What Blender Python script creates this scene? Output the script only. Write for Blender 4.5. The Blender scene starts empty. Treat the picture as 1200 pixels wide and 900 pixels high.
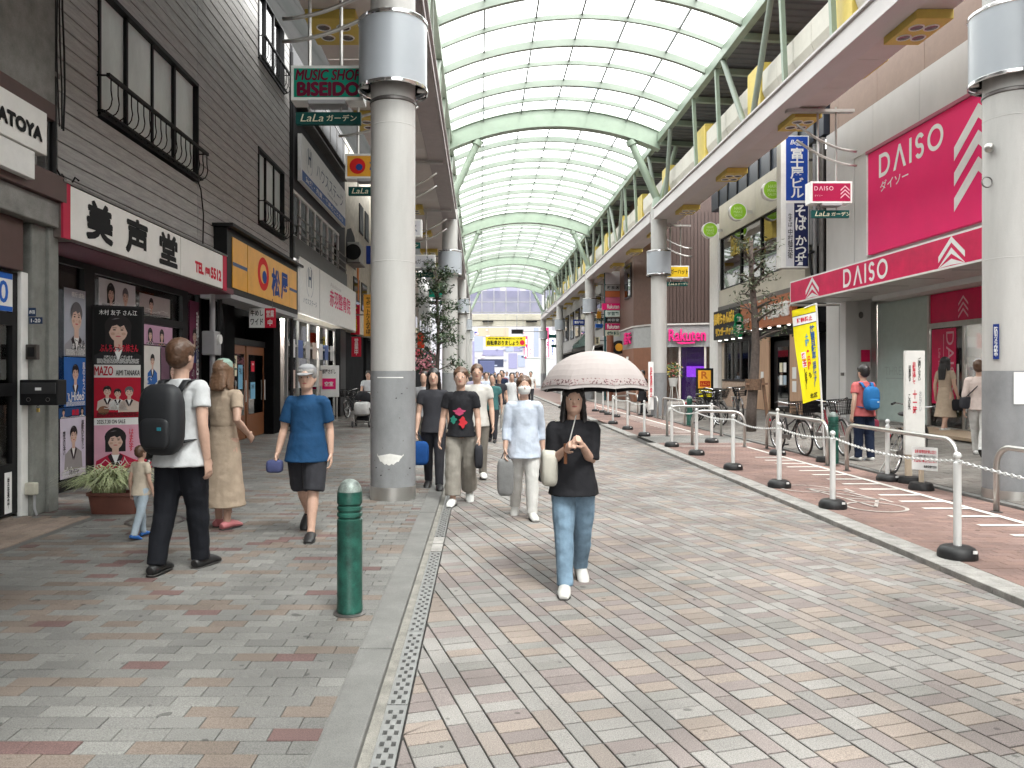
import bpy, bmesh, math, random
from mathutils import Vector, Matrix
R = math.radians
random.seed(7)
S = bpy.context.scene
COL = S.collection

# ---------------------------------------------------------------- camera, sky, sun, exposure
F, CX, CY, EYE = 880.0, 563.0, 438.0, 1.55        # focal length in px of a 1200 px wide frame, vanishing point, eye height
cam_d = bpy.data.cameras.new("camera")
cam = bpy.data.objects.new("camera", cam_d); COL.objects.link(cam)
cam_d.sensor_width = 36.0; cam_d.lens = 36.0 * F / 1200.0
cam_d.shift_x = (600 - CX) / 1200.0; cam_d.shift_y = -(450 - CY) / 1200.0
cam_d.clip_start = 0.05; cam_d.clip_end = 2000
cam.location = (0, 0, EYE); cam.rotation_euler = (R(90), 0, 0)
S.camera = cam
SUN_EL, SUN_ROT = 62, 150
w = bpy.data.worlds.new("World"); S.world = w; w.use_nodes = True
nt = w.node_tree; bg = nt.nodes["Background"]
sky = nt.nodes.new("ShaderNodeTexSky"); sky.sky_type = 'NISHITA'; sky.sun_disc = False
sky.sun_elevation = R(SUN_EL); sky.sun_rotation = R(SUN_ROT); sky.dust_density = 4.0
hs = nt.nodes.new("ShaderNodeHueSaturation"); hs.inputs['Saturation'].default_value = 0.12
mixw = nt.nodes.new("ShaderNodeMix"); mixw.data_type = 'RGBA'; mixw.inputs[0].default_value = 0.65
mixw.inputs[7].default_value = (11.3, 11.25, 11.0, 1)      # overcast cloud deck, even in all directions
nt.links.new(sky.outputs[0], hs.inputs['Color']); nt.links.new(hs.outputs[0], mixw.inputs[6])
nt.links.new(mixw.outputs[2], bg.inputs[0]); bg.inputs[1].default_value = 0.15
sd = bpy.data.lights.new("sun", 'SUN'); sd.energy = 1.4; sd.angle = R(14); sd.color = (1, 0.97, 0.93)
sun = bpy.data.objects.new("sun", sd); COL.objects.link(sun)
_d = Vector((math.cos(R(SUN_EL)) * math.sin(R(SUN_ROT)), math.cos(R(SUN_EL)) * math.cos(R(SUN_ROT)), math.sin(R(SUN_EL))))
sun.rotation_euler = _d.to_track_quat('Z', 'Y').to_euler(); sun.location = (0, 0, 60)
S.view_settings.view_transform = 'Standard'; S.view_settings.look = 'None'; S.view_settings.gamma = 1
S.view_settings.exposure = 1.92
S.cycles.max_bounces = 10; S.cycles.transparent_max_bounces = 16; S.cycles.diffuse_bounces = 6
S.cycles.use_denoising = True; S.cycles.sample_clamp_indirect = 6; S.cycles.caustics_reflective = False; S.cycles.caustics_refractive = False

def at(px, py, Y): return Vector(((px - CX) * Y / F, Y, EYE - (py - CY) * Y / F))
def yx(px, X): return X * F / (px - CX)          # distance along the street of a point on the plane x = X
def hz(py, Y): return EYE - (py - CY) * Y / F
def xp(px, Y): return (px - CX) * Y / F

# ---------------------------------------------------------------- materials
MATS = {}
def M(name, col, rough=0.6, metal=0.0, var=0.12, scale=6.0, bump=0.0, grain=0.0, emit=0.0, coat=0.0, stretch=None, spec=0.5):
    if name in MATS: return MATS[name]
    m = bpy.data.materials.new(name); m.use_nodes = True; t = m.node_tree; b = t.nodes["Principled BSDF"]
    b.inputs['Roughness'].default_value = rough; b.inputs['Metallic'].default_value = metal
    b.inputs['Specular IOR Level'].default_value = spec
    if coat: b.inputs['Coat Weight'].default_value = coat
    c = tuple(col) + (1,)
    b.inputs['Base Color'].default_value = c
    if var or bump or grain:
        tc = t.nodes.new("ShaderNodeNewGeometry"); src = tc.outputs['Position']
        if stretch:
            mp = t.nodes.new("ShaderNodeMapping"); mp.inputs['Scale'].default_value = stretch
            t.links.new(src, mp.inputs[0]); src = mp.outputs[0]
        n = t.nodes.new("ShaderNodeTexNoise"); n.inputs['Scale'].default_value = scale; n.inputs['Detail'].default_value = 6
        n.inputs['Roughness'].default_value = 0.65
        t.links.new(src, n.inputs['Vector'])
        cr = t.nodes.new("ShaderNodeValToRGB")
        cr.color_ramp.elements[0].position = 0.3; cr.color_ramp.elements[1].position = 0.72
        cr.color_ramp.elements[0].color = tuple(x * (1 - var) for x in col) + (1,)
        cr.color_ramp.elements[1].color = tuple(min(1, x * (1 + var)) for x in col) + (1,)
        t.links.new(n.outputs['Fac'], cr.inputs[0]); out = cr.outputs[0]
        if grain:
            n2 = t.nodes.new("ShaderNodeTexNoise"); n2.inputs['Scale'].default_value = 180; n2.inputs['Detail'].default_value = 2
            t.links.new(tc.outputs['Position'], n2.inputs['Vector'])
            mr = t.nodes.new("ShaderNodeMapRange"); mr.inputs[3].default_value = 1 - grain; mr.inputs[4].default_value = 1 + grain
            mr.inputs[1].default_value = 0.3; mr.inputs[2].default_value = 0.7
            t.links.new(n2.outputs['Fac'], mr.inputs[0])
            mu = t.nodes.new("ShaderNodeMix"); mu.data_type = 'RGBA'; mu.blend_type = 'MULTIPLY'; mu.inputs[0].default_value = 1
            t.links.new(out, mu.inputs[6]); t.links.new(mr.outputs[0], mu.inputs[7]); out = mu.outputs[2]
        t.links.new(out, b.inputs['Base Color'])
        if bump:
            bp = t.nodes.new("ShaderNodeBump"); bp.inputs['Strength'].default_value = bump; bp.inputs['Distance'].default_value = 0.02
            t.links.new(n.outputs['Fac'], bp.inputs['Height']); t.links.new(bp.outputs[0], b.inputs['Normal'])
    if emit:
        b.inputs['Emission Color'].default_value = c; b.inputs['Emission Strength'].default_value = emit
    MATS[name] = m
    return m

def attr_mat(name, rough=0.8, grain=0.3, stain=0.3):
    m = bpy.data.materials.new(name); m.use_nodes = True; t = m.node_tree; b = t.nodes["Principled BSDF"]
    b.inputs['Roughness'].default_value = rough; b.inputs['Specular IOR Level'].default_value = 0.35
    a = t.nodes.new("ShaderNodeAttribute"); a.attribute_name = "Col"
    g = t.nodes.new("ShaderNodeNewGeometry")
    def mul(src, scale, lo, hi, p0, p1, det=3):
        n = t.nodes.new("ShaderNodeTexNoise"); n.inputs['Scale'].default_value = scale; n.inputs['Detail'].default_value = det
        t.links.new(g.outputs['Position'], n.inputs['Vector'])
        mr = t.nodes.new("ShaderNodeMapRange"); mr.inputs[1].default_value = p0; mr.inputs[2].default_value = p1
        mr.inputs[3].default_value = lo; mr.inputs[4].default_value = hi
        t.links.new(n.outputs['Fac'], mr.inputs[0])
        mu = t.nodes.new("ShaderNodeMix"); mu.data_type = 'RGBA'; mu.blend_type = 'MULTIPLY'; mu.inputs[0].default_value = 1
        t.links.new(src, mu.inputs[6]); t.links.new(mr.outputs[0], mu.inputs[7]); return mu.outputs[2]
    o = mul(a.outputs['Color'], 190, 1 - grain, 1 + grain, 0.32, 0.68, 2)
    o = mul(o, 1.1, 1 - stain, 1.06, 0.3, 0.62, 6)
    o = mul(o, .38, 0.8, 1.05, 0.35, 0.6, 4)
    o = mul(o, 10.0, 0.5, 1.0, 0.245, 0.275, 1)        # gum and drip spots
    t.links.new(o, b.inputs['Base Color'])
    MATS[name] = m
    return m

def glass_mat(name, tint=(0.88, 0.91, 0.91), refl=0.07, rough=0.03):
    m = bpy.data.materials.new(name); m.use_nodes = True; t = m.node_tree
    for n in list(t.nodes): t.nodes.remove(n)
    o = t.nodes.new("ShaderNodeOutputMaterial"); mx = t.nodes.new("ShaderNodeMixShader")
    tr = t.nodes.new("ShaderNodeBsdfTransparent"); tr.inputs[0].default_value = tuple(tint) + (1,)
    gl = t.nodes.new("ShaderNodeBsdfGlossy"); gl.inputs['Roughness'].default_value = rough
    fr = t.nodes.new("ShaderNodeLayerWeight"); fr.inputs['Blend'].default_value = 0.16
    mr = t.nodes.new("ShaderNodeMapRange"); mr.inputs[3].default_value = refl; mr.inputs[4].default_value = 1.0
    t.links.new(fr.outputs['Fresnel'], mr.inputs[0]); t.links.new(mr.outputs[0], mx.inputs[0])
    t.links.new(tr.outputs[0], mx.inputs[1]); t.links.new(gl.outputs[0], mx.inputs[2]); t.links.new(mx.outputs[0], o.inputs[0])
    MATS[name] = m
    return m

def sheet_mat(name, col, trans=0.5):      # milky translucent sheet (roof panes, lamp covers)
    m = bpy.data.materials.new(name); m.use_nodes = True; t = m.node_tree
    for n in list(t.nodes): t.nodes.remove(n)
    o = t.nodes.new("ShaderNodeOutputMaterial"); mx = t.nodes.new("ShaderNodeMixShader"); mx.inputs[0].default_value = 1 - trans
    tr = t.nodes.new("ShaderNodeBsdfTransparent"); tr.inputs[0].default_value = tuple(col) + (1,)
    tl = t.nodes.new("ShaderNodeBsdfTranslucent"); tl.inputs[0].default_value = tuple(col) + (1,)
    g = t.nodes.new("ShaderNodeNewGeometry"); mp = t.nodes.new("ShaderNodeMapping"); mp.inputs['Scale'].default_value = (1, .25, 1); n = t.nodes.new("ShaderNodeTexNoise"); n.inputs['Scale'].default_value = 1.6; n.inputs['Detail'].default_value = 7
    t.links.new(g.outputs['Position'], mp.inputs[0]); t.links.new(mp.outputs[0], n.inputs['Vector']); cr = t.nodes.new("ShaderNodeValToRGB"); cr.color_ramp.elements[0].position = .3; cr.color_ramp.elements[1].position = .62
    cr.color_ramp.elements[0].color = tuple(c * k for c, k in zip(col, (.85, .885, .87))) + (1,); cr.color_ramp.elements[1].color = tuple(col) + (1,); t.links.new(n.outputs['Fac'], cr.inputs[0]); t.links.new(cr.outputs[0], tr.inputs[0]); t.links.new(cr.outputs[0], tl.inputs[0])
    t.links.new(tr.outputs[0], mx.inputs[1]); t.links.new(tl.outputs[0], mx.inputs[2]); t.links.new(mx.outputs[0], o.inputs[0])
    MATS[name] = m
    return m

def P(name, col, rough=0.65):      # plain print / paint with slight unevenness
    return M(name, col, rough=rough, var=0.06, scale=5, spec=0.2)

WHITE = P('white_print', (0.8, 0.8, 0.79)); BLACK = P('black_print', (0.006, 0.006, 0.007)); RED = P('red_print', (0.6, 0.02, 0.05))
MAGENTA = P('magenta_print', (0.72, 0.015, 0.16)); CRIMSON = M('crimson_sign', (0.62, 0.008, 0.085), rough=0.4, spec=0.3, var=0.18, scale=2.2)
NAVY = P('navy_print', (0.012, 0.035, 0.2)); DGREEN = P('dark_green_sign', (0.004, 0.06, 0.055)); GREEN = P('green_sign', (0.005, 0.26, 0.17))
YELLOW = P('yellow_print', (0.75, 0.62, 0.03)); AMBER = M('amber_sign', (0.78, 0.37, 0.03), rough=0.3, var=0.12, scale=3)
CREAM = P('cream_print', (0.72, 0.68, 0.5)); MAROON = P('maroon_print', (0.13, 0.004, 0.03)); PINK = P('pink_print', (0.75, 0.42, 0.5))
GREY = P('grey_print', (0.35, 0.35, 0.36)); BLUE = P('blue_print', (0.02, 0.12, 0.5)); LIME = M('lime_sign', (0.27, 0.55, 0.02), rough=0.3, var=0.05)
STEEL = M('brushed_steel', (0.5, 0.49, 0.47), rough=0.35, metal=0.9, var=0.12, scale=3)
DSTEEL = M('dark_steel', (0.16, 0.15, 0.145), rough=0.42, metal=0.7, var=0.2, scale=5)
CHROME = M('chrome', (0.75, 0.76, 0.77), rough=0.12, metal=1.0, var=0.03)
BLKMET = M('black_metal', (0.008, 0.008, 0.009), rough=0.5, var=0.25, spec=.25)
RUBBER = M('black_rubber', (0.012, 0.012, 0.013), rough=0.55, var=0.3, scale=12)
WPAINT = M('white_paint', (0.8, 0.8, 0.78), rough=0.45, var=0.06, scale=7)
GLASS = glass_mat('shop_glass'); DGLASS = glass_mat('upper_window_glass', (0.35, 0.42, 0.42), 0.3)
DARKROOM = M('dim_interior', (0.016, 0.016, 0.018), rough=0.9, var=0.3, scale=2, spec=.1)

# ---------------------------------------------------------------- geometry
class MB:
    def __init__(s): s.v = []; s.f = []; s.m = []; s.c = []
    def add(s, vs, fs, mi=0, col=None):
        b = len(s.v); s.v.extend([tuple(p) for p in vs])
        for f in fs:
            s.f.append(tuple(b + i for i in f)); s.m.append(mi); s.c.append(col)
        return s
    def box(s, x0, x1, y0, y1, z0, z1, mi=0, col=None):
        v = [(x0, y0, z0), (x1, y0, z0), (x1, y1, z0), (x0, y1, z0), (x0, y0, z1), (x1, y0, z1), (x1, y1, z1), (x0, y1, z1)]
        return s.add(v, [(0, 3, 2, 1), (4, 5, 6, 7), (0, 1, 5, 4), (1, 2, 6, 5), (2, 3, 7, 6), (3, 0, 4, 7)], mi, col)
    def quad(s, a, b, c, d, mi=0, col=None): return s.add([a, b, c, d], [(0, 1, 2, 3)], mi, col)
    def prism(s, poly, d, mi=0):             # closed polygon of 3-D points extruded by vector d
        n = len(poly); d = Vector(d); p = [Vector(q) for q in poly]
        return s.add(p + [q + d for q in p], [tuple(range(n))[::-1], tuple(range(n, 2 * n))] + [(i, (i + 1) % n, n + (i + 1) % n, n + i) for i in range(n)], mi)
    def bar(s, a, b, w, h, mi=0, up=(0, 0, 1)):
        a, b = Vector(a), Vector(b); t = (b - a).normalized(); u = Vector(up)
        if abs(t.dot(u)) > 0.98: u = Vector((1, 0, 0))
        x = t.cross(u).normalized() * (w / 2); y = x.cross(t).normalized() * (h / 2)
        v = [a - x - y, a + x - y, a + x + y, a - x + y, b - x - y, b + x - y, b + x + y, b - x + y]
        return s.add(v, [(0, 1, 2, 3), (7, 6, 5, 4), (4, 5, 1, 0), (5, 6, 2, 1), (6, 7, 3, 2), (7, 4, 0, 3)], mi)
    def tube(s, pts, r, n=8, mi=0, side=None, closed=False, cap=True):     # r: number, list, or list of (rx, ry)
        pts = [Vector(p) for p in pts]; k = len(pts)
        if not isinstance(r, (list, tuple)): r = [r] * k
        ref = Vector(side) if side else None; vs = []
        for i, p in enumerate(pts):
            if closed: t = pts[(i + 1) % k] - pts[i - 1]
            else: t = pts[min(i + 1, k - 1)] - pts[max(i - 1, 0)]
            t = t.normalized() if t.length > 1e-9 else Vector((0, 0, 1))
            if ref is None:
                ref = Vector((1, 0, 0)) if abs(t.x) < 0.9 else Vector((0, 1, 0))
            x = ref - t * ref.dot(t)
            if x.length < 1e-4: x = t.orthogonal()
            x.normalize(); y = t.cross(x)
            if not side: ref = x
            rr = r[i]; rx, ry = rr if isinstance(rr, (list, tuple)) else (rr, rr)
            for j in range(n):
                a = 2 * math.pi * j / n
                vs.append(p + x * (math.cos(a) * rx) + y * (math.sin(a) * ry))
        fs = []
        for i in range(k if closed else k - 1):
            i2 = (i + 1) % k
            for j in range(n):
                j2 = (j + 1) % n; fs.append((i * n + j, i * n + j2, i2 * n + j2, i2 * n + j))
        if cap and not closed:
            fs.append(tuple(range(n))[::-1]); fs.append(tuple((k - 1) * n + j for j in range(n)))
        return s.add(vs, fs, mi)
    def cyl(s, a, b, r0, r1=None, n=12, mi=0): return s.tube([a, b], [r0, r0 if r1 is None else r1], n, mi)
    def lathe(s, prof, c=(0, 0, 0), n=24, mi=0, a0=0, a1=None):     # prof: (radius, z) from bottom to top
        full = a1 is None; a1 = 2 * math.pi if full else a1; cx, cy, cz = c; vs = []; m = n if full else n + 1
        for (r, z) in prof:
            for j in range(m):
                a = a0 + (a1 - a0) * j / n
                vs.append((cx + r * math.cos(a), cy + r * math.sin(a), cz + z))
        fs = []
        for i in range(len(prof) - 1):
            for j in range(n):
                j2 = (j + 1) % m; fs.append((i * m + j, i * m + j2, (i + 1) * m + j2, (i + 1) * m + j))
        return s.add(vs, fs, mi)
    def ball(s, c, r, n=12, mi=0, rot=None):
        rx, ry, rz = (r, r, r) if not isinstance(r, (list, tuple)) else r; c = Vector(c); k = max(4, n // 2); vs = []; fs = []
        for i in range(k + 1):
            ph = math.pi * i / k
            for j in range(n):
                a = 2 * math.pi * j / n
                q = Vector((rx * math.sin(ph) * math.cos(a), ry * math.sin(ph) * math.sin(a), -rz * math.cos(ph)))
                vs.append(c + (rot @ q if rot else q))
        for i in range(k):
            for j in range(n):
                j2 = (j + 1) % n; fs.append((i * n + j, i * n + j2, (i + 1) * n + j2, (i + 1) * n + j))
        return s.add(vs, fs, mi)
    def torus(s, c, axis, Rr, r, n=24, k=8, mi=0):
        ax = Vector(axis).normalized(); u = ax.orthogonal().normalized(); v = ax.cross(u); c = Vector(c)
        return s.tube([c + u * (Rr * math.cos(2 * math.pi * i / n)) + v * (Rr * math.sin(2 * math.pi * i / n)) for i in range(n)], r, k, mi, closed=True)
    def mesh(s, name, mats, smooth=False):
        me = bpy.data.meshes.new(name); me.from_pydata(s.v, [], s.f)
        if not isinstance(mats, (list, tuple)): mats = [mats]
        for m in mats: me.materials.append(m)
        if len(mats) > 1: me.polygons.foreach_set('material_index', s.m)
        if any(c is not None for c in s.c):
            ca = me.color_attributes.new("Col", 'FLOAT_COLOR', 'CORNER'); d = []
            for f, c in zip(s.f, s.c): d.extend((tuple(c or (0.5, 0.5, 0.5)) + (1,)) * len(f))
            ca.data.foreach_set('color', d)
        if smooth is True: me.polygons.foreach_set('use_smooth', [True] * len(me.polygons))
        me.update()
        if smooth == 'auto': me.polygons.foreach_set('use_smooth', [True] * len(me.polygons)); me.set_sharp_from_angle(angle=R(35))
        return me
    def build(s, name, mats, parent=None, smooth=False, bevel=0.0, kind=None, **tags):
        o = bpy.data.objects.new(name, s.mesh(name, mats, smooth)); COL.objects.link(o)
        if bevel:
            b = o.modifiers.new('bevel', 'BEVEL'); b.width = bevel; b.segments = 2; b.limit_method = 'ANGLE'; b.angle_limit = R(40)
        if parent: par(o, parent)
        if kind: o['kind'] = kind
        if tags: tag(o, **tags)
        return o

def par(o, p):
    o.parent = p
    m = Matrix.Translation(Vector(p.location))
    o.matrix_parent_inverse = m.inverted() if p.type == 'EMPTY' else Matrix.Identity(4)
    # a mesh part built in world coordinates under a mesh keeps its own coordinates
def tag(o, label=None, cat=None, group=None):
    if label: o['label'] = label
    if cat: o['category'] = cat
    if group: o['group'] = group
    return o
def thing(name, loc, label, cat, group=None):
    o = bpy.data.objects.new(name, None); COL.objects.link(o); o.location = loc; o.empty_display_size = 0.2
    return tag(o, label, cat, group)
def struct(o): o['kind'] = 'structure'; return o
def kids(o): return [c for c in bpy.data.objects if c.parent == o]
def copy_tree(o, parent=None, memo=None):
    if memo is None:
        memo = {}
        for c in bpy.data.objects:
            if c.parent: memo.setdefault(c.parent.name, []).append(c)
    c = o.copy(); COL.objects.link(c)
    if parent: c.parent = parent
    for ch in memo.get(o.name, []): copy_tree(ch, c, memo)
    return c

class Face:          # a flat sign face: a runs to the reader's right, b up, off towards the reader
    def __init__(s, o, u, n): s.o, s.u, s.n, s.v = Vector(o), Vector(u), Vector(n), Vector((0, 0, 1))
    def p(s, a, b, off=0.0): return s.o + s.u * a + s.v * b + s.n * off
    def rect(s, mb, a0, a1, b0, b1, off=0.003, mi=0, th=None):
        q = [s.p(a0, b0, off), s.p(a1, b0, off), s.p(a1, b1, off), s.p(a0, b1, off)]
        if th: mb.prism([x - s.n * th for x in q], s.n * th, mi)
        else: mb.quad(*q, mi)
    def poly(s, mb, pts, off=0.003, mi=0, th=None):
        q = [s.p(a, b, off) for a, b in pts]
        if th: mb.prism([x - s.n * th for x in q], s.n * th, mi)
        else: mb.add(q, [tuple(range(len(q)))], mi)
    def disc(s, mb, a, b, ra, rb, off=0.003, mi=0, n=20, th=None):
        s.poly(mb, [(a + ra * math.cos(2 * math.pi * i / n), b + rb * math.sin(2 * math.pi * i / n)) for i in range(n)], off, mi, th)
def LF(X, y0, z0): return Face((X, y0, z0), (0, 1, 0), (1, 0, 0))        # on the left side, facing the street
def RF(X, y0, z0): return Face((X, y0, z0), (0, -1, 0), (-1, 0, 0))      # on the right side, facing the street
def CF(x0, Y, z0): return Face((x0, Y, z0), (1, 0, 0), (0, -1, 0))       # facing the camera

_tmp = bpy.data.scenes.new("workbench_scene")
def evaluated_mesh(o):          # evaluate one object alone, without touching the growing scene
    _tmp.collection.objects.link(o); vl = _tmp.view_layers[0]; vl.update(); dg = vl.depsgraph; dg.update()
    me = bpy.data.meshes.new_from_object(o.evaluated_get(dg)); _tmp.collection.objects.unlink(o); return me
_tc = {}
def glyphs(s, bold=0.0, ext=0.0, shear=0.0, lsp=1.0):
    k = (s, bold, ext, shear, lsp)
    if k in _tc: return _tc[k]
    c = bpy.data.curves.new('t', 'FONT'); c.body = s; c.resolution_u = 3; c.offset = bold; c.extrude = ext; c.shear = shear
    c.align_x = 'CENTER'; c.space_line = lsp; c.fill_mode = 'FRONT' if not ext else 'BOTH'
    c.space_character = 1 + bold * 1.6
    o = bpy.data.objects.new('t', c); me = evaluated_mesh(o)
    v = [tuple(q.co) for q in me.vertices]; f = [tuple(q.vertices) for q in me.polygons]
    bpy.data.objects.remove(o); bpy.data.meshes.remove(me); bpy.data.curves.remove(c)
    _tc[k] = (v, f); return v, f
def text(fc, s, a0, a1, b0, b1, off=0.006, mat=None, parent=None, bold=0.02, depth=0.0, shear=0.0, mb=None, mi=0, name='lettering', vert=False, heavy=0.0):
    fat = 0.0
    if bold > .022: fat, bold = bold, 0.0
    if vert: s = "\n".join(s)
    v, f = glyphs(s, bold, 0.1 if depth else 0.0, shear, 0.85 if vert else 1.0)
    if not v: return None
    xs = [q[0] for q in v]; ys = [q[1] for q in v]; x0, x1, y0, y1 = min(xs), max(xs), min(ys), max(ys)
    sx = (a1 - a0) / max(1e-6, x1 - x0); sy = (b1 - b0) / max(1e-6, y1 - y0)
    vs = [fc.p(a0 + (q[0] - x0) * sx, b0 + (q[1] - y0) * sy, off + (q[2] * 10 * depth if depth else 0)) for q in v]
    own = mb is None; mb = mb or MB(); mb.add(vs, f, mi)
    if fat: heavy = fat * .75 * min(sx, sy)
    if heavy:          # thick strokes: the glyph laid down again around itself, each layer a hair further out
        for k in range(5):
            d = fc.u * (heavy * math.cos(k * math.pi / 2.5 + .3)) + fc.v * (heavy * math.sin(k * math.pi / 2.5 + .3)) + fc.n * (.0006 * (k + 1)); mb.add([q + d for q in vs], f, mi)
    if own: return mb.build(name, mat, parent)
# ---------------------------------------------------------------- ground, pavements, road, kerbs, drain
ZP, ZL = 0.03, 0.047          # left pavement, cycle lane
def zs(x): return 0.075 + max(0, x - 6.0) * 0.075        # right pavement rises gently to the shops
struct(MB().quad((-300, -300, -0.12), (300, -300, -0.12), (300, 600, -0.12), (-300, 600, -0.12)).build('ground', M('asphalt', (0.05, 0.05, 0.05), var=0.3, scale=2)))
PAVE = attr_mat('paver_stone'); JOINT = M('joint_sand', (0.035, 0.032, 0.03), rough=0.9, var=0.3, scale=20)
CONC = M('kerb_concrete', (0.15, 0.148, 0.141), rough=0.85, var=0.2, scale=4, grain=0.2, bump=0.15)
GRAN = M('kerb_granite', (0.29, 0.278, 0.262), rough=0.8, var=0.35, scale=7, grain=0.25, bump=0.1)

def clip(poly, x0, x1, y0, y1):
    for ax, lim, sg in ((0, x0, 1), (0, x1, -1), (1, y0, 1), (1, y1, -1)):
        out = []
        for i in range(len(poly)):
            a, b = poly[i], poly[(i + 1) % len(poly)]; da, db = (a[ax] - lim) * sg, (b[ax] - lim) * sg
            if da >= 0: out.append(a)
            if (da >= 0) != (db >= 0):
                t = da / (da - db); out.append((a[0] + (b[0] - a[0]) * t, a[1] + (b[1] - a[1]) * t))
        poly = out
        if len(poly) < 3: return None
    return poly
def inset(poly, d):
    n = len(poly); out = []; A = sum(poly[i][0] * poly[(i + 1) % n][1] - poly[(i + 1) % n][0] * poly[i][1] for i in range(n))
    if A < 0: poly = poly[::-1]
    for i in range(n):
        p0, p1, p2 = Vector(poly[i - 1]), Vector(poly[i]), Vector(poly[(i + 1) % n])
        e1, e2 = (p1 - p0), (p2 - p1)
        if e1.length < 1e-5 or e2.length < 1e-5: out.append(tuple(p1)); continue
        e1.normalize(); e2.normalize(); n1, n2 = Vector((-e1.y, e1.x)), Vector((-e2.y, e2.x)); k = n1 + n2
        if k.length < 1e-4: out.append(tuple(p1)); continue
        k.normalize(); q = p1 + k * (d / max(0.4, k.dot(n1))); out.append((q.x, q.y))
    return out
def area(p): return abs(sum(p[i][0] * p[(i + 1) % len(p)][1] - p[(i + 1) % len(p)][0] * p[i][1] for i in range(len(p)))) / 2
def paving(root, bricks, zf, gap=0.003, depth=0.012, piece='paver', nmax=290):
    """bricks: (polygon, colour); the largest in the picture become parts, the rest one mesh"""
    L = []
    for poly, col in bricks:
        if area(poly) < 0.0012: continue
        cx = sum(p[0] for p in poly) / len(poly); cy = sum(p[1] for p in poly) / len(poly)
        vis = abs(CX + cx / max(cy, .5) * F - 600) < 620 and cy > 2.85
        L.append((area(poly) / max(cy, 1) ** 3 if vis else 0, poly, col))
    L.sort(key=lambda t: -t[0])
    rest = MB(); meshes = {}
    for i, (sc, poly, col) in enumerate(L):
        mb = MB() if i < nmax else rest
        dz = random.uniform(-0.0015, 0.0015); a = inset(poly, gap); b = inset(poly, gap + 0.0035); n = len(a); bb = len(mb.v)
        c0 = Vector(poly[0]) if i < nmax else Vector((0, 0)); zz = zf(poly[0][0]) if i < nmax else 0
        vs = [(x - c0.x, y - c0.y, zf(x) + dz - depth - zz) for x, y in a] + [(x - c0.x, y - c0.y, zf(x) + dz - 0.0025 - zz) for x, y in a] + [(x - c0.x, y - c0.y, zf(x) + dz - zz) for x, y in b]
        fs = [tuple(range(2 * n, 3 * n))] + [(i_, (i_ + 1) % n, n + (i_ + 1) % n, n + i_) for i_ in range(n)] + [(n + i_, n + (i_ + 1) % n, 2 * n + (i_ + 1) % n, 2 * n + i_) for i_ in range(n)]
        mb.add(vs, fs, 0, col)
        if i < nmax:
            o = mb.build(piece, PAVE); o.location = (c0.x, c0.y, zz); o.parent = root
    if rest.f: rest.build(piece, PAVE, root, kind='stuff')

# left pavement: running bond across the street, grey with tan and dark red stones
lp = struct(MB().quad((-5.7, -30, ZP - 0.008), (-0.672, -30, ZP - 0.008), (-0.672, 78, ZP - 0.008), (-5.7, 78, ZP - 0.008)).build('pavement', JOINT))
B = []; y = 1.6; k = 0; rng = random.Random(3)
while y < 46:
    x = -0.672 - (0.108 if k % 2 else 0.0) - rng.choice((0, 0, 0.02))
    xs = [-0.672]
    if k % 2: xs.append(x)
    while xs[-1] > -5.6: xs.append(xs[-1] - 0.216)
    prev = 0
    for a, b in zip(xs[1:], xs):
        r = rng.random(); prev_t = prev
        if r < 0.04: base = (0.142, 0.088, 0.083)
        elif r < 0.23 or (prev == 1 and r < 0.44): base = (0.168, 0.136, 0.115); prev = 1
        else: base = rng.choice(((0.172, 0.168, 0.159), (0.157, 0.153, 0.146), (0.187, 0.183, 0.173), (0.164, 0.16, 0.152))); prev = 0
        f = rng.uniform(0.9, 1.08); B.append(([(a, y), (b, y), (b, y + 0.108), (a, y + 0.108)], tuple(c * f for c in base)))
    y += 0.108; k += 1
paving(lp, B, lambda x: ZP, gap=0.002)
struct(MB().quad((-5.7, 46, ZP - .004), (-0.672, 46, ZP - .004), (-0.672, 130, ZP - .004), (-5.7, 130, ZP - .004)).build('pavement', M('far_pavers', (0.135, 0.131, 0.124), var=0.25, scale=3, stretch=(1, 3, 1))))

# road: double stretchers alternating with ladder rows, turned 16 degrees
rd = struct(MB().quad((-0.335, -30, -0.009), (3.61, -30, -0.009), (3.61, 78, -0.009), (-0.335, 78, -0.009)).build('road', JOINT))
ang = R(16.0); ca, sa = math.cos(ang), math.sin(ang)
ux, uy = Vector((ca, sa)), Vector((-sa, ca)); O0 = Vector((0.16, 2.95)); B = []; rng = random.Random(5)
def roadcol(long):
    r = rng.random()
    if long: base = (0.365, 0.346, 0.328) if r < .42 else ((0.315, 0.30, 0.286) if r < .6 else ((0.31, 0.266, 0.253) if r < .86 else (0.355, 0.305, 0.275)))
    else: base = (0.37, 0.308, 0.268) if r < .36 else ((0.30, 0.254, 0.242) if r < .64 else ((0.36, 0.342, 0.324) if r < .88 else (0.3, 0.287, 0.268)))
    f = rng.uniform(0.88, 1.05) * .72; return tuple(c * f for c in base)
def addb(u0, u1, v0, v1, c):
    p = [O0 + ux * a + uy * b for a, b in ((u0, v0), (u1, v0), (u1, v1), (u0, v1))]
    if max(q.y for q in p) < 2.0 or min(q.y for q in p) > 46 or max(q.x for q in p) < -.33 or min(q.x for q in p) > 3.6: return
    q = clip([tuple(t) for t in p], -0.335, 3.61, 2.0, 46)
    if q: B.append((q, c))
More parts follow.
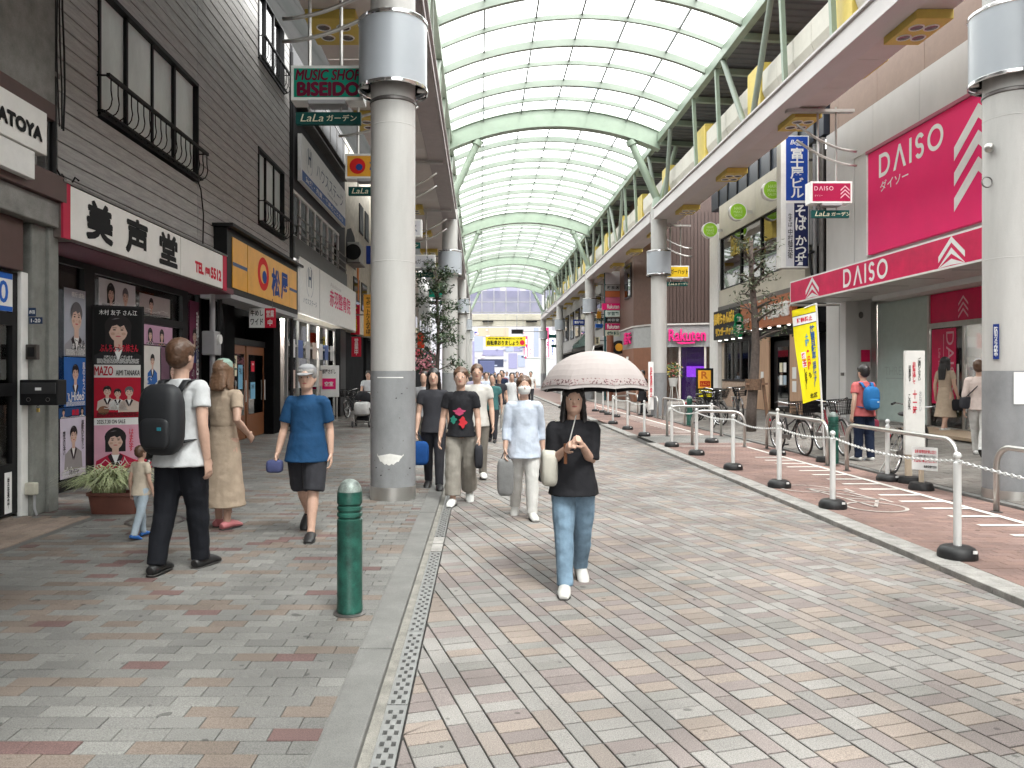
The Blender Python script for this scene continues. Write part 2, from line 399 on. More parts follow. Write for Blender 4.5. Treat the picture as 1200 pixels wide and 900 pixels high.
for i in range(-4, 46):
    u = i * 0.4
    for col in range(2):
        v0 = -4 + (0.1 if col else 0) + rng.choice((0, .03, .06))
        v = v0
        while v < 50:
            addb(u - 0.2 + col * 0.1, u - 0.1 + col * 0.1, v, v + 0.2, roadcol(True)); v += 0.2
    v = -4
    while v < 50:
        addb(u, u + 0.2, v, v + 0.1, roadcol(False)); v += 0.1
paving(rd, B, lambda x: 0.0, gap=0.0038)
struct(MB().quad((-0.335, 46, -0.004), (6, 46, -0.004), (6, 130, -0.004), (-0.335, 130, -0.004)).build('road', M('far_road', (0.23, 0.222, 0.214), var=0.18, scale=2)))

# kerb strip, gutter and slotted drain on the left of the road
kb = struct(MB().box(-0.69, -0.66, -30, 78, -0.1, 0.026).build('kerb', CONC)); y = -6
while y < 78:
    MB().box(-0.668, -0.49, y + .004, y + 2.02, -0.1, 0.034 + random.uniform(-.001, .001)).build('kerb_stone', CONC, kb, bevel=0.008); y += 2.03
struct(MB().box(-0.489, -0.438, -30, 78, -0.1, -0.006).build('gutter', M('gutter_dirt', (0.2, 0.19, 0.17), rough=0.9, var=0.35, scale=9, grain=0.3, bump=0.3)))
ch = struct(MB().box(-0.436, -0.337, -30, 78, -0.13, -0.10).build('drain_channel', M('drain_dark', (0.01, 0.01, 0.01))))
GALV = M('galvanised', (0.3, 0.3, 0.295), rough=0.42, metal=0.55, var=0.16, scale=14)
def grate():
    mb = MB(); xs = [0, .011, .031, .036, .055, .060, .080, .091]; ny = 20; yy = [0]
    for j in range(ny): yy += [j * 0.05 + .011 + .0, j * 0.05 + .05]
    for j in range(2 * ny):
        for i in range(7):
            row = (j - 1) // 2
            hole = j % 2 == 1 and ((row % 2 == 0 and i in (1, 5)) or (row % 2 == 1 and i == 3)) and j < 2 * ny - 1
            y0, y1 = yy[j], yy[j + 1]
            if not hole: mb.quad((xs[i], y0, 0), (xs[i + 1], y0, 0), (xs[i + 1], y1, 0), (xs[i], y1, 0))
            else:
                for p, q in (((xs[i], y0), (xs[i + 1], y0)), ((xs[i + 1], y0), (xs[i + 1], y1)), ((xs[i + 1], y1), (xs[i], y1)), ((xs[i], y1), (xs[i], y0))):
                    mb.quad((p[0], p[1], 0), (q[0], q[1], 0), (q[0], q[1], -.02), (p[0], p[1], -.02))
    for x in (-.003, .091): mb.box(x, x + .003, 0, 1.0, -.03, .003)
    return mb
gm = grate().mesh('grate', GALV); y = 0.5
for k in range(46):
    if abs(y - 6.55) < 0.02: y += 0.6
    o = bpy.data.objects.new('grate', gm); COL.objects.link(o); o.location = (-0.434, y, -0.001); o.parent = ch; y += 1.0075
for (x0, x1, y0, y1) in ((-.436, -.34, 6.56, 6.84), (-.436, -.34, 6.86, 7.13)):
    MB().box(x0, x1, y0, y1, -.05, 0.0).build('cover_stone', GRAN, ch)

# right kerb, cycle lane, pavement
rk = struct(MB().box(3.63, 3.80, -30, 16.2, -0.1, 0.02).build('kerb', GRAN))
for (ya, yb) in ((-7.9, 16.35), (18.35, 22.6), (24.6, 58.0)):
    y = ya
    while y < yb - 0.1:
        e = min(y + 0.6, yb)
        MB().box(3.612, 3.842, y + .003, e - .003, -0.1, 0.047 + random.uniform(-.0015, .0015)).build('kerb_stone', GRAN, rk, bevel=0.006)
        y += 0.6
ln = struct(MB().quad((3.6, -30, ZL - 0.055), (6.0, -30, ZL - 0.055), (6.0, 78, ZL - 0.055), (3.6, 78, ZL - 0.055)).build('cycle_lane', JOINT))
B = []; rng = random.Random(9)
def lane(ya, yb, red):
    y = ya; k = 0
    while y < yb - .02:
        x = 3.845 - (0.1 if k % 2 else 0)
        while x < 5.96:
            p = clip([(x, y), (x + .2, y), (x + .2, y + .1), (x, y + .1)], 3.845, 5.958, ya, yb)
            if p:
                base = rng.choice(((0.25, 0.163, 0.14), (0.27, 0.175, 0.148), (0.262, 0.175, 0.153), (0.235, 0.155, 0.136))) if red else rng.choice(((0.25, 0.245, 0.23), (0.22, 0.213, 0.2)))
                f = rng.uniform(.93, 1.06); B.append((p, tuple(c * f for c in base)))
            x += .2
        y += .1; k += 1
lane(3.0, 16.35, True); lane(16.35, 18.35, False); lane(18.35, 40, True)
paving(ln, B, lambda x: ZL, gap=0.0012, depth=0.03)
struct(MB().quad((3.845, 40, ZL - .004), (5.96, 40, ZL - .004), (5.96, 78, ZL - .004), (3.845, 78, ZL - .004)).build('cycle_lane', M('far_lane', (0.21, 0.135, 0.115), var=0.15)))
LINE = M('worn_white_line', (0.66, 0.64, 0.6), rough=0.7, var=0.16, scale=9, grain=0.15)
mk = MB(); zl = ZL + 0.006
def lquad(x0, x1, y0, y1): mk.quad((x0, y0, zl), (x1, y0, zl), (x1, y1, zl), (x0, y1, zl))
lquad(5.42, 5.50, -2, 15.6)
y = 3.2
while y < 13.5: lquad(4.93, 5.418, y, y + .085); y += 0.465
lquad(3.9, 5.418, 15.52, 15.6); lquad(5.42, 5.50, 18.4, 36); lquad(3.9, 5.418, 18.4, 18.48)
y = 19.0
while y < 30: lquad(4.93, 5.418, y, y + .085); y += 0.465
struct(mk.build('lane_marking', LINE))
# painted bicycle symbol
bk = MB(); zb = ZL + 0.0065
def pl(a, b, w=0.04):
    a, b = Vector((a[0] - .17, a[1] + 1.3, zb)), Vector((b[0] - .17, b[1] + 1.3, zb)); n = Vector((-(b - a).y, (b - a).x, 0)).normalized() * w / 2
    bk.quad(a - n, b - n, b + n, a + n)
def ring(cx, cy, r, w=.04):
    cx -= .17; cy += 1.3
    for i in range(24):
        a, b = 2 * math.pi * i / 24, 2 * math.pi * (i + 1) / 24
        bk.quad(*[(cx + q * math.cos(t), cy + q * math.sin(t), zb) for q, t in ((r - w, a), (r, a), (r, b), (r - w, b))])
ring(4.62, 7.15, .33); ring(4.42, 8.5, .33)
for a, b in (((4.62, 7.15), (4.9, 7.65)), ((4.9, 7.65), (4.42, 8.5)), ((4.9, 7.65), (4.82, 8.3)), ((4.55, 7.75), (4.62, 7.15)), ((4.55, 7.75), (4.42, 8.5)), ((4.55, 7.75), (4.95, 7.6)), ((4.42, 8.5), (4.9, 8.35)), ((4.9, 8.2), (4.93, 8.5)), ((4.98, 7.45), (4.98, 7.75))): pl(a, b)
struct(bk.build('bicycle_marking', M('faded_white_line', (0.45, 0.4, 0.37), rough=.75, var=.4, scale=12)))

rp = struct(MB().quad((5.96, -30, -.02), (6.0, -30, 0.05), (6.0, 78, 0.05), (5.96, 78, -.02)).build('pavement', JOINT))
MB().quad((6.0, -30, zs(6) - .009), (10.6, -30, zs(10.6) - .009), (10.6, 78, zs(10.6) - .009), (6.0, 78, zs(6) - .009)).build('bed', JOINT, rp)
y = -6
while y < 60: MB().box(5.962, 6.075, y + .003, y + .997, -0.02, zs(6) + .002).build('kerb_stone', CONC, rp, bevel=.006); y += 1.0
B = []; y = 5.0; k = 0; rng = random.Random(13)
while y < 40:
    x = 6.08 - (0.15 if k % 2 else 0)
    while x < 10.5:
        p = clip([(x, y), (x + .3, y), (x + .3, y + .15), (x, y + .15)], 6.08, 10.5, 5, 40)
        if p:
            base = rng.choice(((0.2, 0.185, 0.168), (0.175, 0.162, 0.148), (0.215, 0.2, 0.183), (0.165, 0.148, 0.134))); B.append((p, base))
        x += .3
    y += .15; k += 1
paving(rp, B, zs, gap=.002)
struct(MB().quad((6.0, 40, zs(6) - .004), (10.6, 40, zs(10.6) - .004), (10.6, 78, zs(10.6) - .004), (6.0, 78, zs(6) - .004)).build('pavement', M('far_right_pavers', (0.25, 0.235, 0.215), var=0.2)))
# ---------------------------------------------------------------- arcade: columns, beams, trusses, vaulted glass roof
XL, XR = -1.07, 6.25; XC = (XL + XR) / 2; HALF = (XR - XL) / 2; RISE = 0.80; RAD = (HALF ** 2 + RISE ** 2) / (2 * RISE)
CZ = [-30.0, 9.2, 26.3, 42.9, 59.1, 74.5]
def zr(x, base): return base + math.sqrt(RAD ** 2 - (x - XC) ** 2) - (RAD - RISE)
PALEG = M('pale_green_steel', (0.25, 0.31, 0.245), rough=0.45, var=0.08, scale=3)
GREENP = M('light_green_rib', (0.22, 0.255, 0.215), rough=0.45, var=0.06, scale=3)
BEAMW = M('beam_white', (0.55, 0.515, 0.515), rough=0.5, var=0.08, scale=2, stretch=(1, .3, 1)); BEAMD = M('beam_taupe', (0.36, 0.32, 0.32), rough=0.55, var=0.1)
MULL = M('dark_mullion', (0.13, 0.14, 0.14), rough=0.5, var=0.1)
PANE = sheet_mat('roof_pane', (0.94, 0.96, 0.955), 0.72)
roof = thing('arcade_roof', (XC, 26.3, 0), 'long vaulted arcade roof of pale green steel arches and milky white panes', 'arcade roof')
def arcpts(y, base, x0=XL, x1=XR, n=24): return [Vector((x0 + (x1 - x0) * i / n, y, zr(x0 + (x1 - x0) * i / n, base))) for i in range(n + 1)]
def arch(y, top, depth, wid, name, mat):
    mb = MB(); a = arcpts(y, top); vs = []
    for q in a: vs += [(q.x, y - wid / 2, q.z), (q.x, y + wid / 2, q.z), (q.x, y + wid / 2, q.z - depth), (q.x, y - wid / 2, q.z - depth)]
    fs = []
    for i in range(len(a) - 1):
        for j in range(4): fs.append((i * 4 + j, i * 4 + (j + 1) % 4, i * 4 + 4 + (j + 1) % 4, i * 4 + 4 + j))
    fs += [(0, 1, 2, 3), tuple(len(vs) - 4 + t for t in (3, 2, 1, 0))]
    mb.add(vs, fs)
    if depth > .4:      # flanges of the big arch
        for zz in (0, -depth):
            vs = []
            for q in a: vs += [(q.x, y - wid / 2 - .07, q.z + zz + .02), (q.x, y + wid / 2 + .07, q.z + zz + .02), (q.x, y + wid / 2 + .07, q.z + zz - .02), (q.x, y - wid / 2 - .07, q.z + zz - .02)]
            fs = [(i * 4 + j, i * 4 + (j + 1) % 4, i * 4 + 4 + (j + 1) % 4, i * 4 + 4 + j) for i in range(len(a) - 1) for j in range(4)]
            mb.add(vs, fs)
    return mb.build(name, mat, roof)
MX = [XL + .02, 0.1, 1.42, XC, 3.76, 5.08, XR - .02]
stuff_p = MB()
for b in range(5):
    ya, yb = CZ[b], CZ[b + 1]; n = 12; st = (yb - ya) / n
    arch(yb, 9.98, 0.60, 0.22, 'arch', PALEG)
    for k in range(1, n):
        thick = k % 2 == 0
        arch(ya + k * st, 9.93, 0.2 if thick else 0.12, 0.12 if thick else 0.08, 'rib', GREENP)
    for k in range(n):
        for i in range(6):
            x0, x1 = MX[i] + .012, MX[i + 1] - .012; y0, y1 = ya + k * st + .012, ya + (k + 1) * st - .012; m = (x0 + x1) / 2
            mb = stuff_p if b == 0 else MB()
            for xa, xb in ((x0, m), (m, x1)):
                za, zb = zr(xa, 9.975), zr(xb, 9.975)
                mb.quad((xa, y0, za), (xb, y0, zb), (xb, y1, zb), (xa, y1, za))
            if b: mb.build('pane', PANE, roof)
    for x in MX[1:-1]:
        z = zr(x, 9.95); MB().box(x - .02, x + .02, ya + .14, yb - .14, z - .06, z + .012).build('glazing_bar', MULL, roof)
stuff_p.build('pane', PANE, roof, kind='stuff')
TR = 4.275
for side, X in ((-1, XL), (1, XR)):
    for b in range(5):
        ya, yb = CZ[b], CZ[b + 1]; n = 4; st = (yb - ya) / n
        MB().box(X - .09, X + .09, ya + .12, yb - .12, 9.62, 9.9).build('chord', PALEG, roof, bevel=.01)
        xb = X + side * .1; ym = (ya + yb) / 2
        for y0, y1 in ((ym - .12, ym - 1.6), (ym + .12, ym + 1.6), (ya + .5, ya + 1.6), (yb - .5, yb - 1.6)):
            MB().cyl((xb, y0, 7.3), (xb - side * .1, y1, 9.63), .07, n=10).build('diagonal', GREENP, roof, smooth='auto')
        MB().box(xb - .1, xb + .1, ym - .3, ym + .3, 7.26, 7.36).build('node_plate', GREENP, roof)
        for y0 in ([ya + (yb - ya) * k / 8 for k in (2, 3, 5, 6)] if b else []):
            MB().bar((xb, y0, 7.28), (xb - side * .1, y0, 9.62), .1, .09).build('post', PALEG, roof)
# lower beams
for side, x0, x1, mat in ((1, 6.0, 6.42, BEAMW), (-1, -1.3, -.86, BEAMD)):
    for b in range(5):
        ya, yb = CZ[b] + (.31 if b else 0), CZ[b + 1] - .31
        inner = x0 if side > 0 else x1
        mb = MB().box(x0, x1, ya, yb, 6.9, 7.25)
        mb.box(inner - .05, inner + .05, ya, yb, 7.252, 7.30); mb.box(inner - (.035 if side > 0 else -.005), inner + (-.005 if side > 0 else .035), ya, yb, 6.88, 6.93)
        mb.build('beam', mat, roof, bevel=.006)
SOFF = M('soffit_panel', (0.56, 0.52, 0.5), rough=0.6, var=0.07, scale=1.5)
y = -30
while y < 74:
    for x0, x1 in ((6.43, 7.0), (-2.63, -1.31)):
        MB().box(x0, x1, y + .008, y + 1.292, 6.95, 6.98).build('soffit_panel', SOFF, roof)
    y += 1.3
DECK = M('dark_corrugated_deck', (0.1, 0.105, 0.11), rough=0.6, var=0.1)
GREYP = sheet_mat('grey_slope_panel', (0.2, 0.2, 0.2), 0.10)
for side, xa, za, xb, zb in ((1, 6.4, 9.86, 7.85, 9.78),):
    mb = MB(); y = -30; k = 0
    while y < 74.4:
        z = .03 if k % 2 else 0
        mb.quad((xa, y, za + z), (xb, y, zb + z), (xb, y + .12, zb + z), (xa, y + .12, za + z))
        mb.quad((xa, y + .12, za + z), (xb, y + .12, zb + z), (xb, y + .15, zb + .03 - z), (xa, y + .15, za + .03 - z)); y += .15; k += 1
    mb.build('roof_deck', DECK, roof)
    y = -30
    while y < 74: MB().bar((xa, y, za - .1), (xb, y, zb - .1), .12, .16).build('cross_beam', PALEG if side > 0 else BEAMD, roof); y += 2.1
y = -30
while y < 74:
    MB().add([(-2.64, y + .006, 6.99), (-4.62, y + .006, 9.6), (-4.62, y + 2.59, 9.6), (-2.64, y + 2.59, 6.99), (-2.60, y + .006, 7.0), (-4.58, y + .006, 9.64), (-4.58, y + 2.59, 9.64), (-2.60, y + 2.59, 7.0)], [(0, 1, 2, 3), (7, 6, 5, 4), (0, 4, 5, 1), (2, 6, 7, 3)]).build('slope_panel', GREYP, roof); y += 2.6
# beige ducts and yellow boxes along the right beam, yellow lamp boxes under the soffits
BEIGE = M('beige_duct', (0.56, 0.53, 0.47), rough=0.55, var=0.06); YBOX = M('yellow_panel', (0.6, 0.46, 0.1), rough=0.5, var=0.08); LAMPD = M('lamp_lens', (0.12, 0.11, 0.11), rough=0.2)
nodes = [(CZ[b] + k * (CZ[b + 1] - CZ[b]) / 4) for b in range(5) for k in range(4)]
for i, y in enumerate(nodes):
    if y < 3: continue
    MB().box(6.46, 7.1, y - .42, y + .42, 7.0, 8.75).build('yellow_box', YBOX, roof, bevel=.01)
    nx = nodes[i + 1] if i + 1 < len(nodes) else 74.4; L = (nx - y - .86) / 4
    for k in range(4):
        a = y + .43 + k * L
        mb = MB(); prof = [(6.5, 8.05), (6.62, 7.72), (7.2, 7.72), (7.2, 8.5), (6.5, 8.5)]
        mb.prism([(px, a + .008, pz) for px, pz in prof], (0, L - .016, 0)); mb.build('duct', BEIGE, roof)
    for x0, x1 in ((6.44, 7.0), (-2.6, -1.85)):
        yy = y + 2.35
        o = MB().box(x0, x1, yy - .45, yy + .45, 6.80, 6.945).build('lamp_box', YBOX, roof, bevel=.008)
        for dx in (.3, .7):
            for dy in (-.17, .17):
                c = (x0 + (x1 - x0) * dx, yy + dy, 6.794)
                MB().lathe([(.0, 0.0), (.085, 0.0), (.1, -.008), (.1, .006)], c, 14, 0).build('lamp', [LAMPD], o, smooth='auto')
                MB().torus(c, (0, 0, 1), .1, .012, 16, 6).build('lamp_ring', WPAINT, o)
# maintenance gantry seen through the panes, on top of the roof
GANT = M('gantry_paint', (0.3, 0.4, 0.52), rough=0.6, var=0.05)
g = thing('roof_gantry', (XC, 26.9, 10.9), 'bluish lattice maintenance gantry standing on top of the glass roof', 'gantry')
y = 26.6; mb = MB(); mb2 = MB(); n = 16
a = arcpts(y, 10.35, XL + .1, XR - .1, n); c = arcpts(y, 10.95, XL + .1, XR - .1, n)
for i in range(n):
    mb.bar(a[i], a[i + 1], .05, .05); mb.bar(c[i], c[i + 1], .05, .05); mb.bar(a[i], c[i + (1 if i % 2 else 0)], .03, .03); mb.bar(a[i], c[i], .04, .04)
    mb2.bar(a[i] + Vector((0, .7, 0)), c[i] + Vector((0, .7, 0)), .04, .04); mb2.bar(a[i] + Vector((0, .7, .5)), a[i + 1] + Vector((0, .7, .5)), .05, .05)
mb.build('lattice', GANT, g); mb2.build('handrail', GANT, g)

# columns
COLW = M('column_white', (0.47, 0.46, 0.445), rough=0.5, var=0.1, scale=1.5, stretch=(3, 3, .5), grain=0.05, bump=0.02); COLG = M('column_grey', (0.235, 0.24, 0.248), rough=0.55, var=0.2, scale=3.5, stretch=(1, 1, .6), grain=0.08, bump=.03)
COLL = M('collar_blue_grey', (0.37, 0.395, 0.43), rough=0.3, var=0.05, scale=1.5)
def column(x, y, label, near):
    r = 0.272; t = thing('arcade_column', (x, y, 0), label, 'column', 'round white columns carrying the arcade roof'); n = 40 if near else 20
    MB().lathe([(r, 1.585), (r, 7.32)], (x, y, 0), n).build('shaft', COLW, t, smooth=True)
    MB().lathe([(r + .003, 0.0), (r + .003, 1.583), (r, 1.583)], (x, y, 0), n).build('painted_base', COLG, t, smooth='auto')
    if near: MB().lathe([(r + .008, 0.03), (r + .008, .19), (r + .003, .19)], (x, y, 0), n).build('skirt', STEEL, t, smooth='auto')
    for z in ((2.9, 4.55, 6.3) if near else ()): MB().lathe([(r, z - .006), (r + .003, z), (r, z + .006)], (x, y, 0), n).build('weld_seam', COLW, t)
    R0 = .415; z0, z1 = (4.98, 5.84)
    MB().lathe([(R0, z0 + .05), (R0, z1 - .05)], (x, y, 0), n).build('collar', COLL, t, smooth=True)
    for za, zb in ((z0, z0 + .05), (z1 - .05, z1)): MB().lathe([(R0 + .004, za), (R0 + .012, za + .01), (R0 + .012, zb - .01), (R0 + .004, zb)], (x, y, 0), n).build('collar_rim', CHROME, t, smooth='auto')
    MB().lathe([(r + .002, z0 + .09), (R0 - .005, z0 + .09)], (x, y, 0), n).build('collar_underside', DARKROOM, t)
    if near:
        for k in range(8):
            a = k * math.pi / 4 + .2; MB().bar((x + .3 * math.cos(a), y + .3 * math.sin(a), z0 + .06), (x + .405 * math.cos(a), y + .405 * math.sin(a), z0 + .06), .09, .02).build('collar_bracket', WPAINT, t)
        MB().lathe([(r + .004, z0 - .16), (r + .012, z0 - .15), (r + .012, z0 - .12), (r + .004, z0 - .11)], (x, y, 0), n).build('pipe_band', DSTEEL, t)
    s = 1 if x < XC else -1
    MB().tube([(x, y, 7.3), (x, y, 7.7)], [.27, .2], 20).build('strut_foot', PALEG, t, smooth='auto')
    MB().cyl((x, y, 7.55), (x + s * 1.0, y, 9.72), .14, .125, 16).build('strut', PALEG, t, smooth='auto')
    MB().cyl((x + s * .93, y, 9.55), (x + s * 1.0, y, 9.72), .175, .175, 16).build('strut_head', PALEG, t, smooth='auto')
    MB().cyl((x - s * .02, y, 7.5), (x - s * .6, y, 9.5), .09, .08, 12).build('strut', PALEG, t, smooth='auto')
    return t
NEAR_Y = 8.9
ord_ = ['nearest', 'second', 'third', 'fourth', 'farthest']
for k, y in enumerate(CZ[1:]):
    c = column(XL, y, ['big white arcade column with grey base and torn poster, left of centre', 'white arcade column behind the leafy street tree on the left', 'third column of the left row, just right of the tree', 'fourth column of the left row, far down the arcade', 'last column of the left row by the far exit'][k], k == 0)
    if k == 0:     # torn poster remnant, tape
        mb = MB(); rr = .2775; n = 16
        top = [(-.62 + 1.2 * i / n, .60 - .004 * abs(i - 8)) for i in range(n + 1)]; bot = [(-.62 + 1.2 * i / n, .60 - .135 * math.sin(math.pi * (i / n) ** .9) ** .6 + .01 * math.sin(i * 2.3)) for i in range(n + 1)]
        for i in range(n):
            q = []
            for (a, z) in (top[i], top[i + 1], bot[i + 1], bot[i]): q.append((XL + rr * math.sin(a), y - rr * math.cos(a), z))
            mb.quad(*q[::-1])
        rq = random.Random(31)
        for i_ in range(26):
            a_ = rq.uniform(-1.3, 1.3); z_ = rq.choice((rq.uniform(.1, 1.5), rq.uniform(.25, .45), rq.uniform(1.0, 1.6))); w_ = rq.uniform(.01, .05); h_ = rq.uniform(.004, .018); r_ = .2772 if z_ < 1.58 else .2735
            q = [(XL + r_ * math.sin(a_ + dx), y - r_ * math.cos(a_ + dx), z_ + dz_) for dx, dz_ in ((-w_, 0), (w_, rq.uniform(-.01, .01)), (w_ * .7, h_), (-w_ * .8, h_ * .8))]
            MB().quad(*q).build('scuff_mark', [BLKMET, DSTEEL, DSTEEL][i_ % 3], c)
        MB().lathe([(.2765, 1.50), (.2768, 1.512)], (XL, y, 0), 24, a0=-2.2, a1=-1.0).build('tape', WPAINT, c)
        mb.build('torn_poster', M('torn_paper', (0.72, 0.71, 0.68), var=0.1, scale=12), c)
    c = column(XR + (.02 if k == 0 else 0), NEAR_Y if k == 0 else y, ['white arcade column with a blue notice strip at the right edge', 'white arcade column with a collar beside the yellow hanging sign', 'third column of the right row, left of the sign tower', 'fourth column of the right row, far down the arcade', 'last column of the right row by the far exit'][k], k == 0)
    if k == 0:
        y = NEAR_Y
        fc = Face((XR - .276, y - .04, 0), (0.35, -.94, 0), (-.94, -.35, 0))
        mb = MB(); a = 0
        for i in range(4):
            a0, a1 = -2.72 + i * .06, -2.72 + (i + 1) * .06; rr = .277
            mb.quad((XR + rr * math.cos(a0), y + rr * math.sin(a0), 1.72), (XR + rr * math.cos(a1), y + rr * math.sin(a1), 1.72), (XR + rr * math.cos(a1), y + rr * math.sin(a1), 2.13), (XR + rr * math.cos(a0), y + rr * math.sin(a0), 2.13))
        o = mb.build('notice_strip', NAVY, c)
        am = -2.6; fc = Face((XR + .28 * math.cos(am), y + .28 * math.sin(am), 1.72), (-math.sin(am), math.cos(am), 0), (math.cos(am), math.sin(am), 0))
        text(fc, '防犯カメラ作動中', -.022, .022, .03, .38, .002, WHITE, o, vert=True)
        mb = MB()
        for i in range(6):
            a0, a1 = -1.98 + i * .1, -1.98 + (i + 1) * .1; rr = .2785
            mb.quad((XR + rr * math.cos(a0), y + rr * math.sin(a0), 1.2), (XR + rr * math.cos(a1), y + rr * math.sin(a1), 1.2), (XR + rr * math.cos(a1), y + rr * math.sin(a1), 1.57), (XR + rr * math.cos(a0), y + rr * math.sin(a0), 1.57))
        mb.build('paper_notice', WHITE, c)
        MB().ball((XR - .29, y - .1, 4.2), (.05, .06, .06), 12).build('camera_dome', STEEL, c, smooth=True)
        MB().torus((XR - .3, y - .08, 3.8), (0, 1, 0), .06, .008).build('ring_hook', DSTEEL, c)

# far gable: glazed tympanum, cross beam, speakers
gb = thing('end_gable', (XC, 76.2, 6.3), 'glazed gable and beige cross beam closing the far end of the arcade', 'gable')
CREAMW = M('cream_render', (0.62, 0.58, 0.49), rough=0.7, var=0.08)
MB().box(XL - 2, XR + 3, 76.0, 76.5, 6.35, 6.95).build('lower_beam', CREAMW, gb); MB().box(XL - 2, XR + 3, 75.9, 76.5, 6.97, 7.6).build('upper_beam', CREAMW, gb, bevel=.02)
GP = sheet_mat('gable_pane', (0.36, 0.36, 0.45), 0.6)
for i in range(6):
    x0, x1 = XL + i * (XR - XL) / 6, XL + (i + 1) * (XR - XL) / 6
    for z0, z1 in ((7.64, 8.8), (8.84, 9.95)):
        MB().quad((x0 + .04, 76.1, z0), (x1 - .04, 76.1, z0), (x1 - .04, 76.1, z1), (x0 + .04, 76.1, z1)).build('pane', GP, gb)
    MB().box(x0 - .035, x0 + .035, 76.0, 76.12, 7.6, 10.3).build('glazing_bar', GREY, gb)
MB().box(XL, XR, 75.99, 76.1, 8.79, 8.85).build('glazing_bar', GREY, gb)
for x in (0.2, 4.6): MB().box(x, x + 1.1, 75.6, 75.9, 6.75, 6.88).build('floodlight', BLKMET, gb)
# ---------------------------------------------------------------- left side of the street
WALLC = M('grubby_concrete', (0.24, 0.236, 0.224), rough=0.9, var=0.3, scale=3.5, grain=0.22, bump=0.2)
PILLC = M('pillar_concrete', (0.21, 0.214, 0.198), rough=0.85, var=0.2, scale=5, grain=0.15, bump=0.15)
BROWN = M('brown_paint', (0.075, 0.035, 0.03), rough=0.5, var=0.15); BOARD = M('weathered_board', (0.37, 0.363, 0.353), rough=0.75, var=0.24, scale=5, stretch=(1, .5, 5), grain=0.18, bump=0.1)
OLDW = M('old_white_panel', (0.78, 0.77, 0.74), rough=0.4, var=0.08, scale=2); FROST = M('frosted_pane', (0.72, 0.8, 0.78), rough=0.22, var=0.16, scale=1.6, stretch=(1, 1, .5), spec=.8)
WOODD = M('brown_wood', (0.2, 0.075, 0.03), rough=0.4, var=0.2, scale=5, stretch=(4, 4, .6))
SOFTPAL = [(0.55, 0.3, 0.36), (0.5, 0.45, 0.6), (0.25, 0.35, 0.6), (0.65, 0.6, 0.6), (0.35, 0.15, 0.25), (0.6, 0.5, 0.4)]

# A: neighbouring building at the left edge
ba = thing('corner_building', (-5.4, 5, 0), 'grubby concrete building at the left edge with white nameboard and glass display door', 'building')
MB().box(-9, -4.76, -30, 8.40, 4.55, 11).build('wall', WALLC, ba)
MB().box(-9, -4.74, -30, 8.38, 4.36, 4.55).build('trim_band', BROWN, ba, bevel=.01)
MB().box(-9, -4.6, -30, 8.36, 3.44, 3.72).build('trim_band', BROWN, ba, bevel=.01)
MB().box(-9, -4.66, -30, 8.39, 3.16, 3.44).build('lintel', WALLC, ba, bevel=.015)
MB().box(-9, -4.9, -30, 8.3, 3.72, 4.36).build('sign_backing', WALLC, ba)
MB().box(-5.4, -4.76, 7.98, 8.40, ZP, 3.155).build('pillar', PILLC, ba, bevel=.02)
MB().box(-4.8, -4.72, 8.22, 8.405, ZP, 3.157).build('pillar_edge', PILLC, ba, bevel=.01)
MB().box(-5.3, -4.77, -30, 7.84, 2.62, 3.155).build('shutter_box', BROWN, ba, bevel=.01)
MB().box(-4.85, -4.80, 7.855, 7.975, ZP, 2.62).build('door_post', WPAINT, ba, bevel=.01)
MB().box(-9, -8.9, -30, 8, 0, 3.2).build('rear_wall', DARKROOM, ba)
fr = MB(); X = -4.84
for y0, y1, z0, z1 in ((6.2, 6.3, .1, 2.6), (7.765, 7.85, .1, 2.6), (6.3, 7.765, .1, .62), (6.3, 7.765, 1.32, 1.45), (6.3, 7.765, 2.05, 2.18), (6.3, 7.765, 2.585, 2.61)): fr.box(X - .06, X, y0, y1, z0, z1)
fr.build('door_frame', BLKMET, ba)
MB().box(X - .04, X - .032, 6.3, 7.765, .62, 2.05).build('pane', GLASS, ba)
f = LF(X - .002, 6.3, 2.18); s = MB(); f.rect(s, -.5, 1.465, 0.01, .4, .004, 0, .01); bz = s.build('window_sign', WHITE, ba)
s = MB(); f.rect(s, -.5, 1.46, .34, .4, .006); f.rect(s, -.5, 1.46, .01, .06, .006); s.build('border_stripe', BLUE, bz)
text(f, '0', 1.24, 1.39, .09, .32, .006, BLUE, bz); text(f, '20', .8, 1.15, .09, .32, .006, BLUE, bz)
CARDS = [(0.5, 0.55, 0.6), (0.2, 0.4, 0.2), (0.55, 0.3, 0.2), (0.6, 0.6, 0.55), (0.15, 0.3, 0.5), (0.3, 0.3, 0.33)]
cards = MB(); rng = random.Random(2)
for i in range(10):
    for j in range(7):
        y0 = 6.34 + i * .145; z0 = .66 + j * .2
        cards.box(X - .075, X - .07, y0, y0 + .125, z0, z0 + .165, rng.randrange(6))
cards.build('display_card', [P('card%d' % i, c) for i, c in enumerate(CARDS)], ba, kind='stuff')
MB().box(-5.2, -5.1, 4.0, 7.76, .1, 2.6).build('display_back', DARKROOM, ba)
f = LF(-4.838, 7.63, .12); s = MB(); f.rect(s, 0, .12, .0, .42, .002); o = s.build('notice', WHITE, ba); text(f, '営業中', .04, .08, .05, .37, .004, BLACK, o, vert=True)
st = struct(MB().box(-5.4, -4.05, -30, 7.88, 0, .06).build('entrance_step', CONC))
B = []
